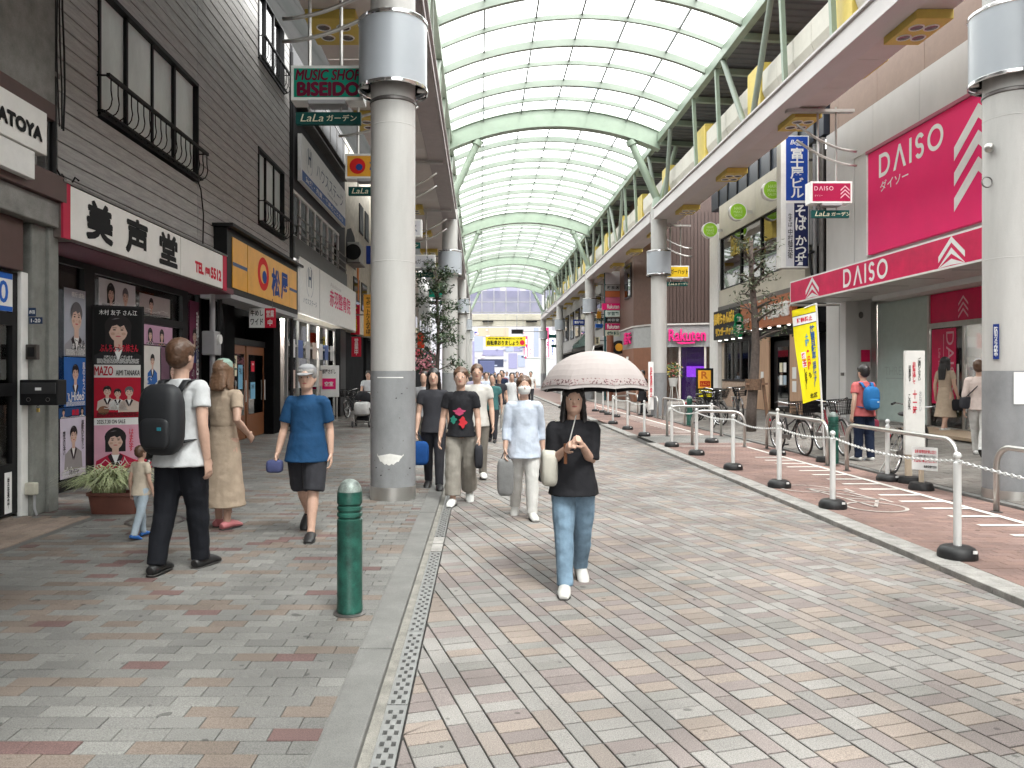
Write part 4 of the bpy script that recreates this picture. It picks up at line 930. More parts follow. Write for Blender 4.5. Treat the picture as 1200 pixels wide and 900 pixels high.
MB().cyl((-4.97, 19.76, 0), (-4.97, 19.76, 10), .05).build('downpipe', BLKMET, bd)
for z0, z1 in ((8.5, 8.56), (8.75, 8.8)): MB().box(-5.0, -4.7, 20.2, 27.2, z0, z1).build('ledge', DSTEEL, bd)
for k in range(7): MB().bar((-4.72, 20.3 + k * 1.1, 8.78), (-4.72, 20.3 + k * 1.1, 9.6), .02, .02).build('rail_post', DSTEEL, bd)
MB().bar((-4.72, 20.2, 9.6), (-4.72, 27.2, 9.6), .03, .03).build('rail', DSTEEL, bd)
fr = MB(); X = -5.15
for y in (19.95, 21.2, 22.5, 23.9, 25.2, 26.5): fr.box(X - .05, X + .03, y - .04, y + .04, .05, 3.1)
for z in (.05, 2.3, 3.05): fr.box(X - .05, X + .03, 19.95, 26.5, z, z + .06)
fr.build('shopfront_frame', STEEL, bd)
for k, y in enumerate((19.99, 21.24, 22.54, 23.94, 25.24)): MB().box(X - .02, X - .015, y, y + 1.2, .1, 3.05).build('pane', GLASS, bd)
MB().box(-8, -5.9, 19.95, 27.5, 0, 3.15).build('interior', M('clinic_interior', (0.25, 0.22, 0.2), var=.3), bd); [MB().box(-5.85, -5.5, 20.6 + k * 1.4, 21.3 + k * 1.4, 3.02, 3.08).build('ceiling_lamp', SHOPL, bd) for k in range(4)]
f = LF(X, 0, 0)
for k in range(14):
    y = 20.2 + (k % 7) * .9; z = 1.15 if k >= 7 else 2.0
    q = MB(); f.rect(q, y, y + .55, z, z + .5, .035, 0, .004); q.build('window_notice', P('notice%d' % (k % 4), [(0.6, 0.6, 0.62), (0.1, 0.15, 0.35), (0.5, 0.5, 0.5), (0.55, 0.45, 0.4)][k % 4]), bd)
MB().box(-5.3, -4.95, 26.55, 27.6, 0, 3.15).build('black_pier', BLKMET, bd)
def wsign(y0, y1, z0, z1, label, X=-4.86):
    s_ = thing('wall_sign', (X, (y0 + y1) / 2, z0), label, 'sign'); MB().box(X - .12, X, y0, y1, z0, z1).build('sign_box', WPAINT, s_, bevel=.008); return s_, LF(X, 0, 0)
LOGO = P('logo_ink', (0.12, 0.15, 0.22))
def logo(f, a, b, r, p):
    q = MB()
    for i in range(20):
        if i in (5, 14, 15): continue
        t0, t1 = i * math.pi / 10, (i + 1) * math.pi / 10
        f.poly(q, [(a + r * math.cos(t0), b + r * math.sin(t0)), (a + r * math.cos(t1), b + r * math.sin(t1)), (a + r * .93 * math.cos(t1), b + r * .93 * math.sin(t1)), (a + r * .93 * math.cos(t0), b + r * .93 * math.sin(t0))], .004)
    q.build('logo_ring', P('logo_grey', (0.4, 0.42, 0.48)), p); text(f, 'H', a - r * .4, a + r * .4, b - r * .3, b + r * .8, .005, LOGO, p, bold=.03)
sg, f = wsign(20.2, 26.7, 6.75, 8.02, 'upper white sign with H logo and blue strip on the charcoal building', -4.80)
q = MB(); f.rect(q, 20.22, 26.68, 6.77, 7.05, .003); st_ = q.build('blue_strip', P('slate_blue', (0.12, 0.2, 0.42)), sg); logo(f, 21.1, 7.5, .38, sg); text(f, 'ハウスステージ', 22.0, 26.2, 7.32, 7.75, .004, LOGO, sg, bold=-.005); text(f, '賃貸・売買・管理のことなら', 20.6, 26.2, 6.83, 6.99, .006, WHITE, st_); text(f, 'House stage', 23.6, 25.2, 7.15, 7.26, .004, LOGO, sg, bold=0)
sg, f = wsign(20.25, 29.3, 3.2, 4.72, 'lower white sign with pink clinic name above the charcoal building shopfront')
logo(f, 21.4, 4.15, .45, sg); text(f, 'ハウスステージ', 20.6, 22.3, 3.5, 3.66, .004, LOGO, sg, bold=0); text(f, '赤羽整骨院', 24.2, 28.0, 3.75, 4.3, .004, P('sign_pink', (0.7, 0.08, 0.2)), sg, bold=.03); text(f, 'Akabane', 24.3, 26.2, 4.38, 4.52, .004, P('faint_grey', (0.55, 0.53, 0.52)), sg, bold=0)
MB().box(-4.859, -4.855, 22.68, 22.72, 3.22, 4.7).build('panel_joint', GREY, sg)
ab = thing('pavement_board', (-4.4, 24.3, 0), 'white standing board with a pink square on the left pavement', 'standing board')
f = CF(-5.3, 24.3, 0); q = MB(); f.rect(q, 0, .72, .8, 1.82, 0, 0, .04); q.build('panel', WHITE, ab, bevel=.01); q = MB(); f.rect(q, .18, .62, 1.05, 1.4, .004); o = q.build('pink_square', MAGENTA, ab); text(f, '空室', .26, .54, 1.15, 1.3, .007, WHITE, o); text(f, 'お部屋さがし', .1, .62, 1.55, 1.7, .004, BLACK, ab)
for a in (.05, .64): MB().box(-5.3 + a, -5.27 + a, 24.3, 24.34, .03, .8).build('leg', STEEL, ab)
MB().box(-5.35, -4.55, 24.15, 24.55, .03, .06).build('foot', STEEL, ab)

# E: cream building and what follows down the left side
CRW = M('cream_stucco', (0.5, 0.47, 0.4), rough=.9, var=.2, scale=4, bump=.25)
be = thing('cream_building', (-5.2, 31, 0), 'cream stucco building with an air conditioner in its arched niche', 'building')
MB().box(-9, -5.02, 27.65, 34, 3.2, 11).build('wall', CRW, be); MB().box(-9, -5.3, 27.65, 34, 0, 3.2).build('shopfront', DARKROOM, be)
q = MB(); f = LF(-5.015, 0, 0); f.poly(q, [(28.0, 5.7), (30.2, 5.7), (30.2, 6.6), (29.9, 7.0), (29.1, 7.2), (28.3, 7.0), (28.0, 6.6)], 0, 0, .004); q.build('arched_niche', BLKMET, be)
for y0 in (29.6, 31.6):
    w_ = MB().box(-5.02, -4.98, y0, y0 + 1.4, 4.2, 5.4).build('window', BLKMET, be); MB().box(-4.98, -4.975, y0 + .06, y0 + 1.34, 4.26, 5.34).build('pane', DGLASS, w_)
for y0, z0 in ((31, 7.4), (32.5, 7.4)):
    w_ = MB().box(-5.02, -4.98, y0, y0 + 1, z0, z0 + 1.2).build('window', BLKMET, be); MB().box(-4.98, -4.975, y0 + .06, y0 + .94, z0 + .06, z0 + 1.14).build('pane', DGLASS, w_)
ac = thing('air_conditioner', (-4.8, 29, 5.7), 'boxy air conditioner unit on brackets under the arched niche', 'air conditioner')
MB().box(-5.0, -4.55, 28.2, 29.2, 5.75, 6.5).build('case', M('ac_case', (0.4, 0.4, 0.38)), ac, bevel=.02); MB().lathe([(0, .0), (.27, .0), (.3, .02), (.3, 0)], (0, 0, 0), 20).build('fan_guard', BLKMET, ac).matrix_basis = Matrix.Translation((-4.78, 28.19, 6.12)) @ Matrix.Rotation(R(90), 4, 'X')
MB().box(-5.0, -4.5, 28.1, 29.3, 5.68, 5.74).build('bracket', DSTEEL, ac)
def blade(px0, px1, py0, py1, Y, mat, label, s_=None, ink=BLACK, vert=True, name='projecting_sign'):
    sg = thing(name, tuple(at((px0 + px1) / 2, py1, Y)), label, 'sign'); a, b = at(px0, py0, Y), at(px1, py1, Y)
    MB().box(a.x, b.x, Y, Y + .18, b.z, a.z).build('sign_box', mat, sg, bevel=.01)
    if s_:
        f = CF(a.x, Y, b.z); W, Hh = b.x - a.x, a.z - b.z
        if vert: text(f, s_, W * .25, W * .75, Hh * .06, Hh * .94, .004, ink, sg, vert=True)
        else: text(f, s_, W * .1, W * .9, Hh * .25, Hh * .75, .004, ink, sg)
    MB().box(min(a.x, -5.1) if a.x < 0 else b.x, a.x if a.x < 0 else max(b.x, 9.4), Y + .06, Y + .1, (a.z + b.z) / 2, (a.z + b.z) / 2 + .05).build('bracket', DSTEEL, sg)
    return sg
blade(426, 437, 345, 394, 29.5, AMBER, 'amber vertical sign beside the near left column', 'サポートたくみそば'); blade(428, 438, 288, 309, 33, NAVY, 'small navy sign beside the near left column', None)
blade(411.5, 420, 312, 352, 30.5, P('orange_sign', (0.6, 0.22, 0.08)), 'orange upper blade sign behind the charcoal building', '居酒屋', WHITE); blade(411, 421, 357, 392, 30.2, RED, 'red lower blade sign behind the charcoal building', '酒場', YELLOW)
q = thing('red_lantern_banner', (-4.7, 28.4, 1.4), 'red hanging banner at the black pier of the charcoal building', 'banner')
f = CF(xp(412, 28.4), 28.4, hz(418, 28.4)); m_ = MB(); f.rect(m_, 0, .36, 0, .75, 0, 0, .012); m_.build('cloth', RED, q); text(f, '営業中', .1, .26, .06, .7, .003, WHITE, q, vert=True); MB().cyl(f.p(-.03, .76), f.p(.4, .76), .012).build('rod', DSTEEL, q)
specs = [('cream_corrugated_building', 34.2, 44, M('cream_siding', (0.52, 0.49, 0.4), var=.1), 'cream corrugated building down the left side beyond the tree', 9), ('tiled_building', 44.2, 60, M('tan_tiles', (0.36, 0.3, 0.25), var=.15), 'tan tiled building far down the left side', 9.2), ('pale_building', 60.2, 76, M('pale_render', (0.5, 0.5, 0.48), var=.1), 'pale rendered building at the far end of the left side', 9.3)]
for nm, y0, y1, mat, lab, hh in specs:
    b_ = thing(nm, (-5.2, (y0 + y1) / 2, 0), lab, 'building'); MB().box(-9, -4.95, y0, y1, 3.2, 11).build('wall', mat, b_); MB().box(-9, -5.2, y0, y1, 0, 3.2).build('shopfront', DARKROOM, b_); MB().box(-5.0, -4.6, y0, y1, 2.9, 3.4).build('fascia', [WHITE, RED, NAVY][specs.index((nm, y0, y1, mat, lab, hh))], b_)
    for k in range(int((y1 - y0) / .35)): MB().box(-4.96, -4.93, y0 + .1 + k * .35, y0 + .25 + k * .35, 3.5, 8.5).build('rib', mat, b_) if nm.startswith('cream') else None
    for k in range(int((y1 - y0) / 3)):
        w_ = MB().box(-4.96, -4.92, y0 + .6 + k * 3, y0 + 2.4 + k * 3, 4.6, 6).build('window', BLKMET, b_); MB().box(-4.919, -4.915, y0 + .68 + k * 3, y0 + 2.32 + k * 3, 4.68, 5.92).build('pane', DGLASS, w_)
blade(489, 497, 390, 408, 34, P('bright_red', (0.6, 0.05, 0.02)), 'bright red square sign seen just right of the near column', None)
# ---------------------------------------------------------------- right side of the street
XF = 9.3
WALLW = M('white_wall_panel', (0.54, 0.53, 0.52), rough=0.5, var=0.07, scale=1.6, stretch=(1, 1, .4)); BRP = M('brown_wall_panel', (0.24, 0.162, 0.125), rough=0.55, var=0.08)
MAG = M('magenta_board', (0.84, 0.009, 0.15), rough=0.45, spec=.25, var=0.05, scale=1.2)
FROSTG = M('frosted_green_glass', (0.42, 0.5, 0.47), rough=.2, var=.06)
ds = thing('variety_shop', (10.5, 15, .3), 'white variety shop building with magenta wall board and recessed glass entrance', 'shop building')
y = -30.0
while y < 20.15:
    e = min(y + 1.9, 20.2) if y > 3 else y + 11
    MB().box(XF, XF + .3, y + .006, e - .006, 6.9, 7.93).build('wall_panel', WALLW, ds); MB().box(XF + .1, XF + .35, y + .006, e - .006, 7.95, 11).build('brown_panel', BRP, ds); y = e
MB().box(XF, XF + .3, 18.72, 20.2, 3.40, 6.9).build('corner_pier', WALLW, ds, bevel=.01); MB().box(XF, XF + .3, 19.12, 20.2, .2, 3.39).build('corner_pier', WALLW, ds, bevel=.01)
MB().box(XF + .02, XF + .3, 18.1, 18.70, 3.4, 6.9).build('wall_strip', WALLW, ds); MB().box(XF + .31, XF + .9, 19.2, 20.2, .2, 3.5).build('return_wall', WALLW, ds)
MB().box(XF + .15, XF + .6, -30, 18.1, 3.3, 6.9).build('wall', WALLW, ds)
MB().box(10.0, 15, -30, 20.2, 3.38, 11).build('core', WALLW, ds)
MB().box(XF - .005, XF + .01, 19.45, 19.47, .25, 3.38).build('joint', GREY, ds)
q = MB(); f = CF(XF + .31, 19.2, 0)
f.rect(q, .12, .34, hz(424, 19.2), hz(410, 19.2), .02, 0, .02); q.build('red_plate', CRIMSON, ds); MB().ball((XF + .42, 19.18, 3.05), (.06, .05, .09), 10).build('sensor', DSTEEL, ds)
MB().box(XF - .02, XF, 19.2, 19.35, 1.5, 1.58).build('name_plate', DSTEEL, ds)
# shop window and doors
X = 9.98; fr = MB()
for y0, y1, z0, z1 in ((19.05, 19.2, .35, 3.38), (18.95, 19.03, .35, 3.38), (16.7, 16.78, .35, 3.38), (14.35, 14.43, .35, 3.38), (11.5, 11.6, .35, 3.38), (11.5, 16.7, 2.55, 2.66), (-30, 19, 3.3, 3.38), (11.5, 19, .33, .40), (15.5, 15.56, .4, 2.55)): fr.box(X, X + .08, y0, y1, z0, z1)
fr.build('entrance_frame', STEEL, ds)
MB().box(X + .03, X + .04, 16.8, 18.93, .4, 3.3).build('frosted_pane', FROSTG, ds)
for y0, y1 in ((14.45, 15.5), (15.56, 16.7), (11.6, 14.35)): MB().box(X + .03, X + .036, y0, y1, .4, 2.55).build('door_pane', GLASS, ds)
for y0, y1 in ((14.43, 16.7), (11.6, 14.35)):
    tr = MB().box(X + .03, X + .045, y0, y1, 2.66, 3.3).build('transom', CRIMSON, ds); f = RF(X + .03, y1, 2.66); q = MB()
    def chev(f, q, a, b, w_, st, th, n, off=.004, gap=1.0):
        for k in range(n):
            t = b - k * st
            f.poly(q, [(a - w_, t - w_ * gap), (a, t), (a, t - th), (a - w_, t - w_ * gap - th)], off); f.poly(q, [(a, t), (a + w_, t - w_ * gap), (a + w_, t - w_ * gap - th), (a, t - th)], off)
    chev(f, q, (y1 - y0) * .5, .52, .16, .13, .05, 3); q.build('chevron', PINK, tr)
bn = MB().box(X + .01, X + .022, 15.8, 16.62, .9, 2.52).build('red_window_banner', CRIMSON, ds); f = RF(X + .01, 16.62, .9)
def textv(f, s_, a0, a1, b0, b1, off, mat, par_, bold=0.0):      # line of letters turned a quarter clockwise
    g = Face(f.p(a1, b0, 0), (0, 0, 1), f.n); g.u = Vector((0, 0, -1)); g.v = f.u; g.o = f.p(a0, b1, 0); return text(g, s_, 0, b1 - b0, 0, a1 - a0, off, mat, par_, bold=bold)
textv(f, 'DAISO', .52, .78, .25, 1.55, .004, PINK, bn); textv(f, 'Life Discovery', .22, .32, .3, 1.2, .004, PINK, bn); q = MB(); f.rect(q, .42, .435, .2, 1.5, .004); q.build('rule', PINK, bn)
f = RF(X + .03, 18.93, 0); text(f, 'THREEPPY', .35, 1.75, 1.52, 1.72, .004, P('etched_grey', (0.3, 0.34, 0.32)), ds, bold=-.01); q = MB(); f.rect(q, .4, 1.65, 1.43, 1.45, .004); q.build('rule', P('etched_grey', (0.3, 0.34, 0.32)), ds)
for y0 in (15.62, 15.36): MB().cyl((X - .05, y0, .75), (X - .05, y0, 1.75), .02).build('door_handle', STEEL, ds)
q = MB(); RF(X + .02, 16.2, 0).rect(q, 0, .35, 1.62, 1.95, .004); q.build('door_notice', P('pale_pink_paper', (0.6, 0.5, 0.5)), ds)
MB().box(13.5, 13.6, -30, 20, .3, 3.4).build('back_wall', M('shop_back_wall', (0.4, 0.33, 0.31), var=.4, scale=4), ds); MB().box(10.07, 13.6, 19.05, 19.2, .3, 3.37).build('side_wall', WALLW, ds)
MB().box(9.9, 13.6, -30, 19.2, .28, .325).build('shop_floor', M('shop_floor_tile', (0.3, 0.28, 0.26), rough=.3), ds)
rng = random.Random(4)
for i in range(8):
    sh = MB().box(10.9 + (i % 2) * 1.3, 11.3 + (i % 2) * 1.3, 11.6 + i * .9, 12.3 + i * .9, .33, 1.7).build('shelf', M('shelf_grey', (0.25, 0.25, 0.26)), ds)
    mb = MB()
    for j in range(4):
        for k in range(5): mb.box(10.86 + (i % 2) * 1.3, 10.898 + (i % 2) * 1.3, 11.62 + i * .9 + k * .13, 11.73 + i * .9 + k * .13, .5 + j * .3, .5 + j * .3 + rng.uniform(.1, .24), rng.randrange(5))
    mb.build('goods', [RED, P('goods_teal', (0.1, 0.35, 0.4)), YELLOW, WHITE, PINK], sh, kind='stuff')
for i in range(3): MB().box(10.4, 12.4, 12.2 + i * 2.2, 12.4 + i * 2.2, 3.25, 3.29).build('ceiling_lamp', SHOPL, ds)
MB().box(8.85, 10.0, 13.2, 16.6, zs(9.3) + .0, zs(10) + .004).build('entrance_mat', M('tan_mat', (0.3, 0.22, 0.15), var=.15, scale=30), ds)
# big magenta board
sg = thing('wall_board', (XF, 14, 4.4), 'huge magenta wall board with white DAISO lettering and three white chevrons', 'sign')
MB().box(XF + .02, XF + .14, 9.6, 18.06, 4.40, 6.82).build('board', MAG, sg, bevel=.01); f = RF(XF + .02, 0, 0)
MB().box(XF - .01, XF + .14, 9.5, 18.12, 6.823, 6.9).build('top_trim', P('dusky_pink_trim', (0.4, 0.12, 0.17)), sg); MB().box(XF, XF + .14, 18.063, 18.1, 4.4, 6.82).build('edge_trim', WPAINT, sg)
def daiso(f, a0, b0, Hh, off, par_, mat=WHITE, depth=0.0):       # geometric capitals, the A without its bar
    a = a0; h = Hh; t = h * .17; q = MB(); th = depth or None
    def P_(pts): f.poly(q, pts, off + (depth or 0), 0, th)
    def arc(ca, cb, r1, r2, t0, t1, n=14, sy=1.0):
        for i in range(n):
            u0, u1 = t0 + (t1 - t0) * i / n, t0 + (t1 - t0) * (i + 1) / n
            P_([(ca + r2 * math.cos(u0), cb + sy * r2 * math.sin(u0)), (ca + r2 * math.cos(u1), cb + sy * r2 * math.sin(u1)), (ca + r1 * math.cos(u1), cb + sy * r1 * math.sin(u1)), (ca + r1 * math.cos(u0), cb + sy * r1 * math.sin(u0))])
    P_([(a, b0), (a + t, b0), (a + t, b0 + h), (a, b0 + h)]); P_([(a + t, b0), (a + h * .38, b0), (a + h * .38, b0 + t), (a + t, b0 + t)]); P_([(a + t, b0 + h - t), (a + h * .38, b0 + h - t), (a + h * .38, b0 + h), (a + t, b0 + h)])
    arc(a + h * .38, b0 + h / 2, h / 2 - t, h / 2, -math.pi / 2, math.pi / 2); a += h * 1.12
    w_ = h * .95; P_([(a, b0), (a + t * 1.1, b0), (a + w_ / 2 + t * .1, b0 + h * .78), (a + w_ / 2, b0 + h), (a + w_ / 2 - t * .4, b0 + h)]); P_([(a + w_, b0), (a + w_ - t * 1.1, b0), (a + w_ / 2, b0 + h * .76), (a + w_ / 2, b0 + h), (a + w_ / 2 + t * .4, b0 + h)]); a += w_ + h * .22
    P_([(a, b0), (a + t, b0), (a + t, b0 + h), (a, b0 + h)]); a += t + h * .25
    r2 = h * .275 + t * .12; r1 = r2 - t; cx = a + r2
    arc(cx, b0 + h - r2, r1, r2, math.pi * .12, math.pi * 1.5); arc(cx, b0 + r2, r1, r2, math.pi * .5, -math.pi * .88)
    a += 2 * r2 + h * .22
    arc(a + h / 2, b0 + h / 2, h / 2 - t, h / 2, 0, 2 * math.pi, 28)
    q.build('lettering', mat, par_)
daiso(f, -17.55, 6.12, .54, .006, sg); 
# the word is as wide as in the photograph: letters 2.6 m overall
text(f, 'ダイソー', -17.5, -16.35, 5.78, 6.02, .004, WHITE, sg, bold=.01)
q = MB()
def chev2(f, q, a, b, w_, rise, th, n, st, off=.005, bmin=-1e9):
    for k in range(n):
        t = b - k * st
        for sg_ in (-1, 1):
            pts = [(a, t), (a + sg_ * w_, t - rise), (a + sg_ * w_, t - rise - th), (a, t - th)]
            pts = [(p, max(r, bmin)) for p, r in pts]
            f.poly(q, pts, off)
chev2(f, q, -14.05, 6.62, .72, .62, .27, 3, .50); q.build('chevron', WHITE, sg)
# awning sign
aw = thing('awning_sign', (8.0, 15, 3.35), 'long crimson awning sign with DAISO lettering above the shop entrance', 'awning sign')
MB().box(8.04, 9.29, 9.0, 19.35, 3.38, 3.89).build('awning_box', M('awning_metal', (0.5, 0.49, 0.48), rough=.4, var=.06), aw); MB().box(8.0, 8.04, 9.0, 19.4, 3.35, 3.92).build('face_frame', WPAINT, aw)
f = RF(8.0, 0, 0); q = MB(); f.rect(q, -19.36, -9.0, 3.385, 3.885, .003); q.build('face_panel', CRIMSON, aw)
for k in range(8): MB().box(8.3 + .0, 8.9, 9.6 + k * 1.2, 9.62 + k * 1.2, 3.372, 3.379).build('soffit_joint', GREY, aw)
daiso(f, -16.55, 3.44, .40, .006, aw)
def stack(a, w_): 
    q = MB(); chev2(f, q, a, 3.885, w_, .3, .105, 3, .19, .006, 3.386); q.build('chevron', WHITE, aw)
stack(-18.1, .36); stack(-12.75, .36)
MB().box(8.0, 9.5, 19.42, 19.46, 3.3, 3.36).build('awning_edge', WPAINT, aw)

# alley and noodle-shop building
fb = thing('noodle_building', (10.5, 25, .3), 'beige building with a ribbon window over the noodle shop', 'building')
BEI = M('beige_stone_panel', (0.55, 0.52, 0.44), rough=.6, var=.08, scale=2); DKB = M('dark_blue_cladding', (0.012, 0.018, 0.03), rough=.4, var=.1)
y = 21.5
while y < 29.2:
    e = min(y + 1.95, 29.25); MB().box(XF, XF + .3, y + .006, e - .006, 6.78, 8.05).build('wall_panel', BEI, fb); MB().box(XF, XF + .3, y + .006, e - .006, 4.14, 4.76).build('wall_panel', BEI, fb); y = e
MB().box(XF, XF + .3, 21.5, 23.15, 4.76, 6.78).build('wall_panel', BEI, fb); MB().box(XF - .05, XF + .3, 29.27, 30.3, .2, 7.4).build('white_end_pier', WPAINT, fb)
MB().box(XF + .02, XF + .3, 20.4, 30.3, 8.06, 11).build('dark_upper_wall', DKB, fb)
for k in range(9): MB().box(XF - .02, XF + .02, 20.9 + k * 1.05, 20.95 + k * 1.05, 8.06, 10).build('joint', BLKMET, fb)
MB().box(XF + .6, 14, 21.5, 29.25, .2, 8).build('core', DARKROOM, fb)
fr = MB()
for z in (4.765, 6.72): fr.box(XF + .05, XF + .13, 23.15, 29.2, z, z + .06)
for yy in (23.15, 24.95, 26.9, 29.1): fr.box(XF + .03, XF + .14, yy, yy + .1, 4.78, 6.76)
wn = fr.build('window', BLKMET, fb)
for a, b in ((23.25, 24.95), (25.05, 26.9), (27.0, 29.1)):
    MB().box(XF + .08, XF + .085, a, b, 4.8, 6.74).build('pane', DGLASS, wn); MB().box(XF + .4, XF + .42, a + .1, a + .8, 4.8, 6.74).build('curtain', P('pale_curtain', (0.45, 0.43, 0.36)), wn)
MB().box(XF - .05, XF + .3, 21.5, 29.25, 3.96, 4.13).build('grey_band', M('mid_grey_band', (0.16, 0.15, 0.14)), fb)
# alley between
MB().box(9.9, 14, 20.22, 21.48, .2, 8).build('alley_wall', P('alley_black', (0.008, 0.008, 0.008)), fb); MB().cyl((9.35, 20.55, 3.9), (9.35, 20.55, 8), .08).build('downpipe', DSTEEL, fb); MB().cyl((9.4, 21.1, 3.5), (9.4, 21.1, 8), .06).build('downpipe', GREY, fb); MB().box(9.3, 9.7, 21.2, 21.45, 5.2, 6.2).build('duct', GREY, fb)
MB().tube([(9.25, 20.9, 4.2), (9.2, 21, 4.9), (9.4, 21.1, 5.0)], .04, 8).build('pipe', BLKMET, fb)
# noodle fascia
ns = thing('noodle_sign', (9.2, 24, 3.05), 'brown wooden fascia sign with white noodle-shop kanji', 'sign')
OCH = M('orange_brown_wood', (0.42, 0.13, 0.045), rough=.45, var=.22, scale=4, stretch=(1, .3, 5))
for k in range(5): MB().box(9.12 + .01 * (k % 2), 9.28, 22.0, 26.35, 3.05 + k * .182, 3.228 + k * .182).build('plank', OCH, ns)
f = RF(9.12, 0, 0); text(f, '中村麺兵衛', -24.2, -22.15, 3.28, 3.72, .012, WHITE, ns, bold=.03, depth=.03); text(f, '生そば・かつ丼', -26.2, -24.5, 3.28, 3.45, .012, WHITE, ns, bold=.02); 
for k in range(6): MB().lathe([(0, 0), (.05, 0), (.05, .03), (.0, .03)], (9.2, 22.4 + k * .75, 3.0), 12).build('downlight', EMIT, ns)
WDP = M('pale_wood_panel', (0.48, 0.3, 0.19), rough=.5, var=.15, scale=4, stretch=(3, 3, .4))
for y0, y1 in ((22.1, 22.95), (24.6, 25.7)):
    for k in range(3): MB().box(9.45, 9.5, y0 + k * (y1 - y0) / 3 + .004, y0 + (k + 1) * (y1 - y0) / 3 - .004, .35, 2.75).build('wood_plank', WDP, fb)
q = MB(); RF(9.45, 0, 0).rect(q, -22.75, -22.45, 1.4, 1.75, .006); RF(9.45, 0, 0).rect(q, -22.75, -22.45, 1.0, 1.33, .006); RF(9.45, 0, 0).rect(q, -25.3, -25.05, 1.3, 1.62, .006); q.build('paper_notice', WHITE, fb)
MB().box(9.6, 9.66, 23.0, 24.55, .35, 2.6).build('entrance_door', BLKMET, fb); MB().box(9.585, 9.598, 23.4, 24.2, .5, 2.4).build('pane', DGLASS, fb)
for i in range(4):
    q = MB(); RF(9.585, 0, 0).rect(q, -24.05 + (i % 2) * .3, -23.82 + (i % 2) * .3, 1.2 + (i // 2) * .4, 1.5 + (i // 2) * .4, .004); q.build('door_sticker', [WHITE, P('pale_blue_paper', (0.4, 0.5, 0.6)), CREAM, WHITE][i], fb)
MB().box(9.5, 9.9, 21.5, 29.25, 2.75, 3.04).build('dark_lintel', BLKMET, fb); MB().box(9.5, 9.7, 22.96, 23.02, .3, 2.75).build('jamb', BLKMET, fb); MB().box(9.45, 9.8, 25.72, 26.3, .3, 2.75).build('jamb', BLKMET, fb)
# ringer-hut style corner shop: stone base, window, black sign
STN = M('pink_pebble_stone', (0.42, 0.31, 0.24), rough=.85, var=.3, scale=16, bump=.3, grain=.2)
MB().box(9.35, 9.8, 26.32, 29.0, .28, 1.28).build('stone_base', STN, fb); MB().box(9.32, 9.85, 26.32, 29.0, 1.281, 1.34).build('sill', BLKMET, fb); MB().box(9.4, 9.7, 29.0, 29.26, .28, 2.75).build('pale_jamb', P('pale_beige_jamb', (0.5, 0.42, 0.34)), fb)
fr = MB()
for yy in (26.35, 27.2, 28.1, 28.92): fr.box(9.42, 9.5, yy, yy + .07, 1.34, 2.72)
wn = fr.build('window', DSTEEL, fb); MB().box(9.46, 9.465, 26.4, 28.95, 1.34, 2.72).build('pane', GLASS, wn)
for i in range(5): q = MB(); RF(9.6, 0, 0).disc(q, -26.9 - i * .4, 1.9 + .1 * (i % 2), .16, .16, 0, 0, 14, .02); q.build('food_sample', [RED, CREAM, AMBER, WHITE, GREEN][i], fb)
sg = thing('noodle_chain_sign', (9.1, 27.7, 2.9), 'black fascia sign with yellow Japanese lettering in two lines', 'sign')
MB().box(9.08, 9.3, 26.38, 29.25, 2.85, 3.94).build('sign_box', BLKMET, sg, bevel=.01); f = RF(9.08, 0, 0); GOLD = M('gold_letters', (0.8, 0.52, 0.06), var=.05)
text(f, '長崎ちゃんぽん', -29.15, -26.75, 3.42, 3.85, .003, GOLD, sg, bold=.05, depth=.02); text(f, 'リンガーハット', -28.9, -26.9, 2.98, 3.28, .003, GOLD, sg, bold=.05, depth=.02)
for k in range(4): MB().lathe([(0, 0), (.06, 0), (.06, .03), (0, .03)], (9.2, 26.6 + k * .75, 2.8), 12).build('downlight', EMIT, sg)
lf = thing('lantern_sign', (8.95, 26.0, 3.2), 'small green gourd-shaped sign with white letters between two fascias', 'sign')
GJ = P('jade_green', (0.0, 0.2, 0.07)); c = at(866, 380, 25.9)
f = CF(c.x, 25.9, c.z); q = MB(); f.disc(q, 0, .18, .15, .2, 0, 0, 18, .1); f.disc(q, 0, -.16, .17, .3, 0, 0, 18, .1); q.build('gourd', GJ, lf); text(f, '餃', -.08, .08, .08, .28, .006, WHITE, lf); text(f, '子', -.09, .09, -.3, -.02, .006, WHITE, lf); MB().box(c.x + .1, 9.3, 25.92, 25.97, c.z - .03, c.z + .03).build('bracket', DSTEEL, lf)
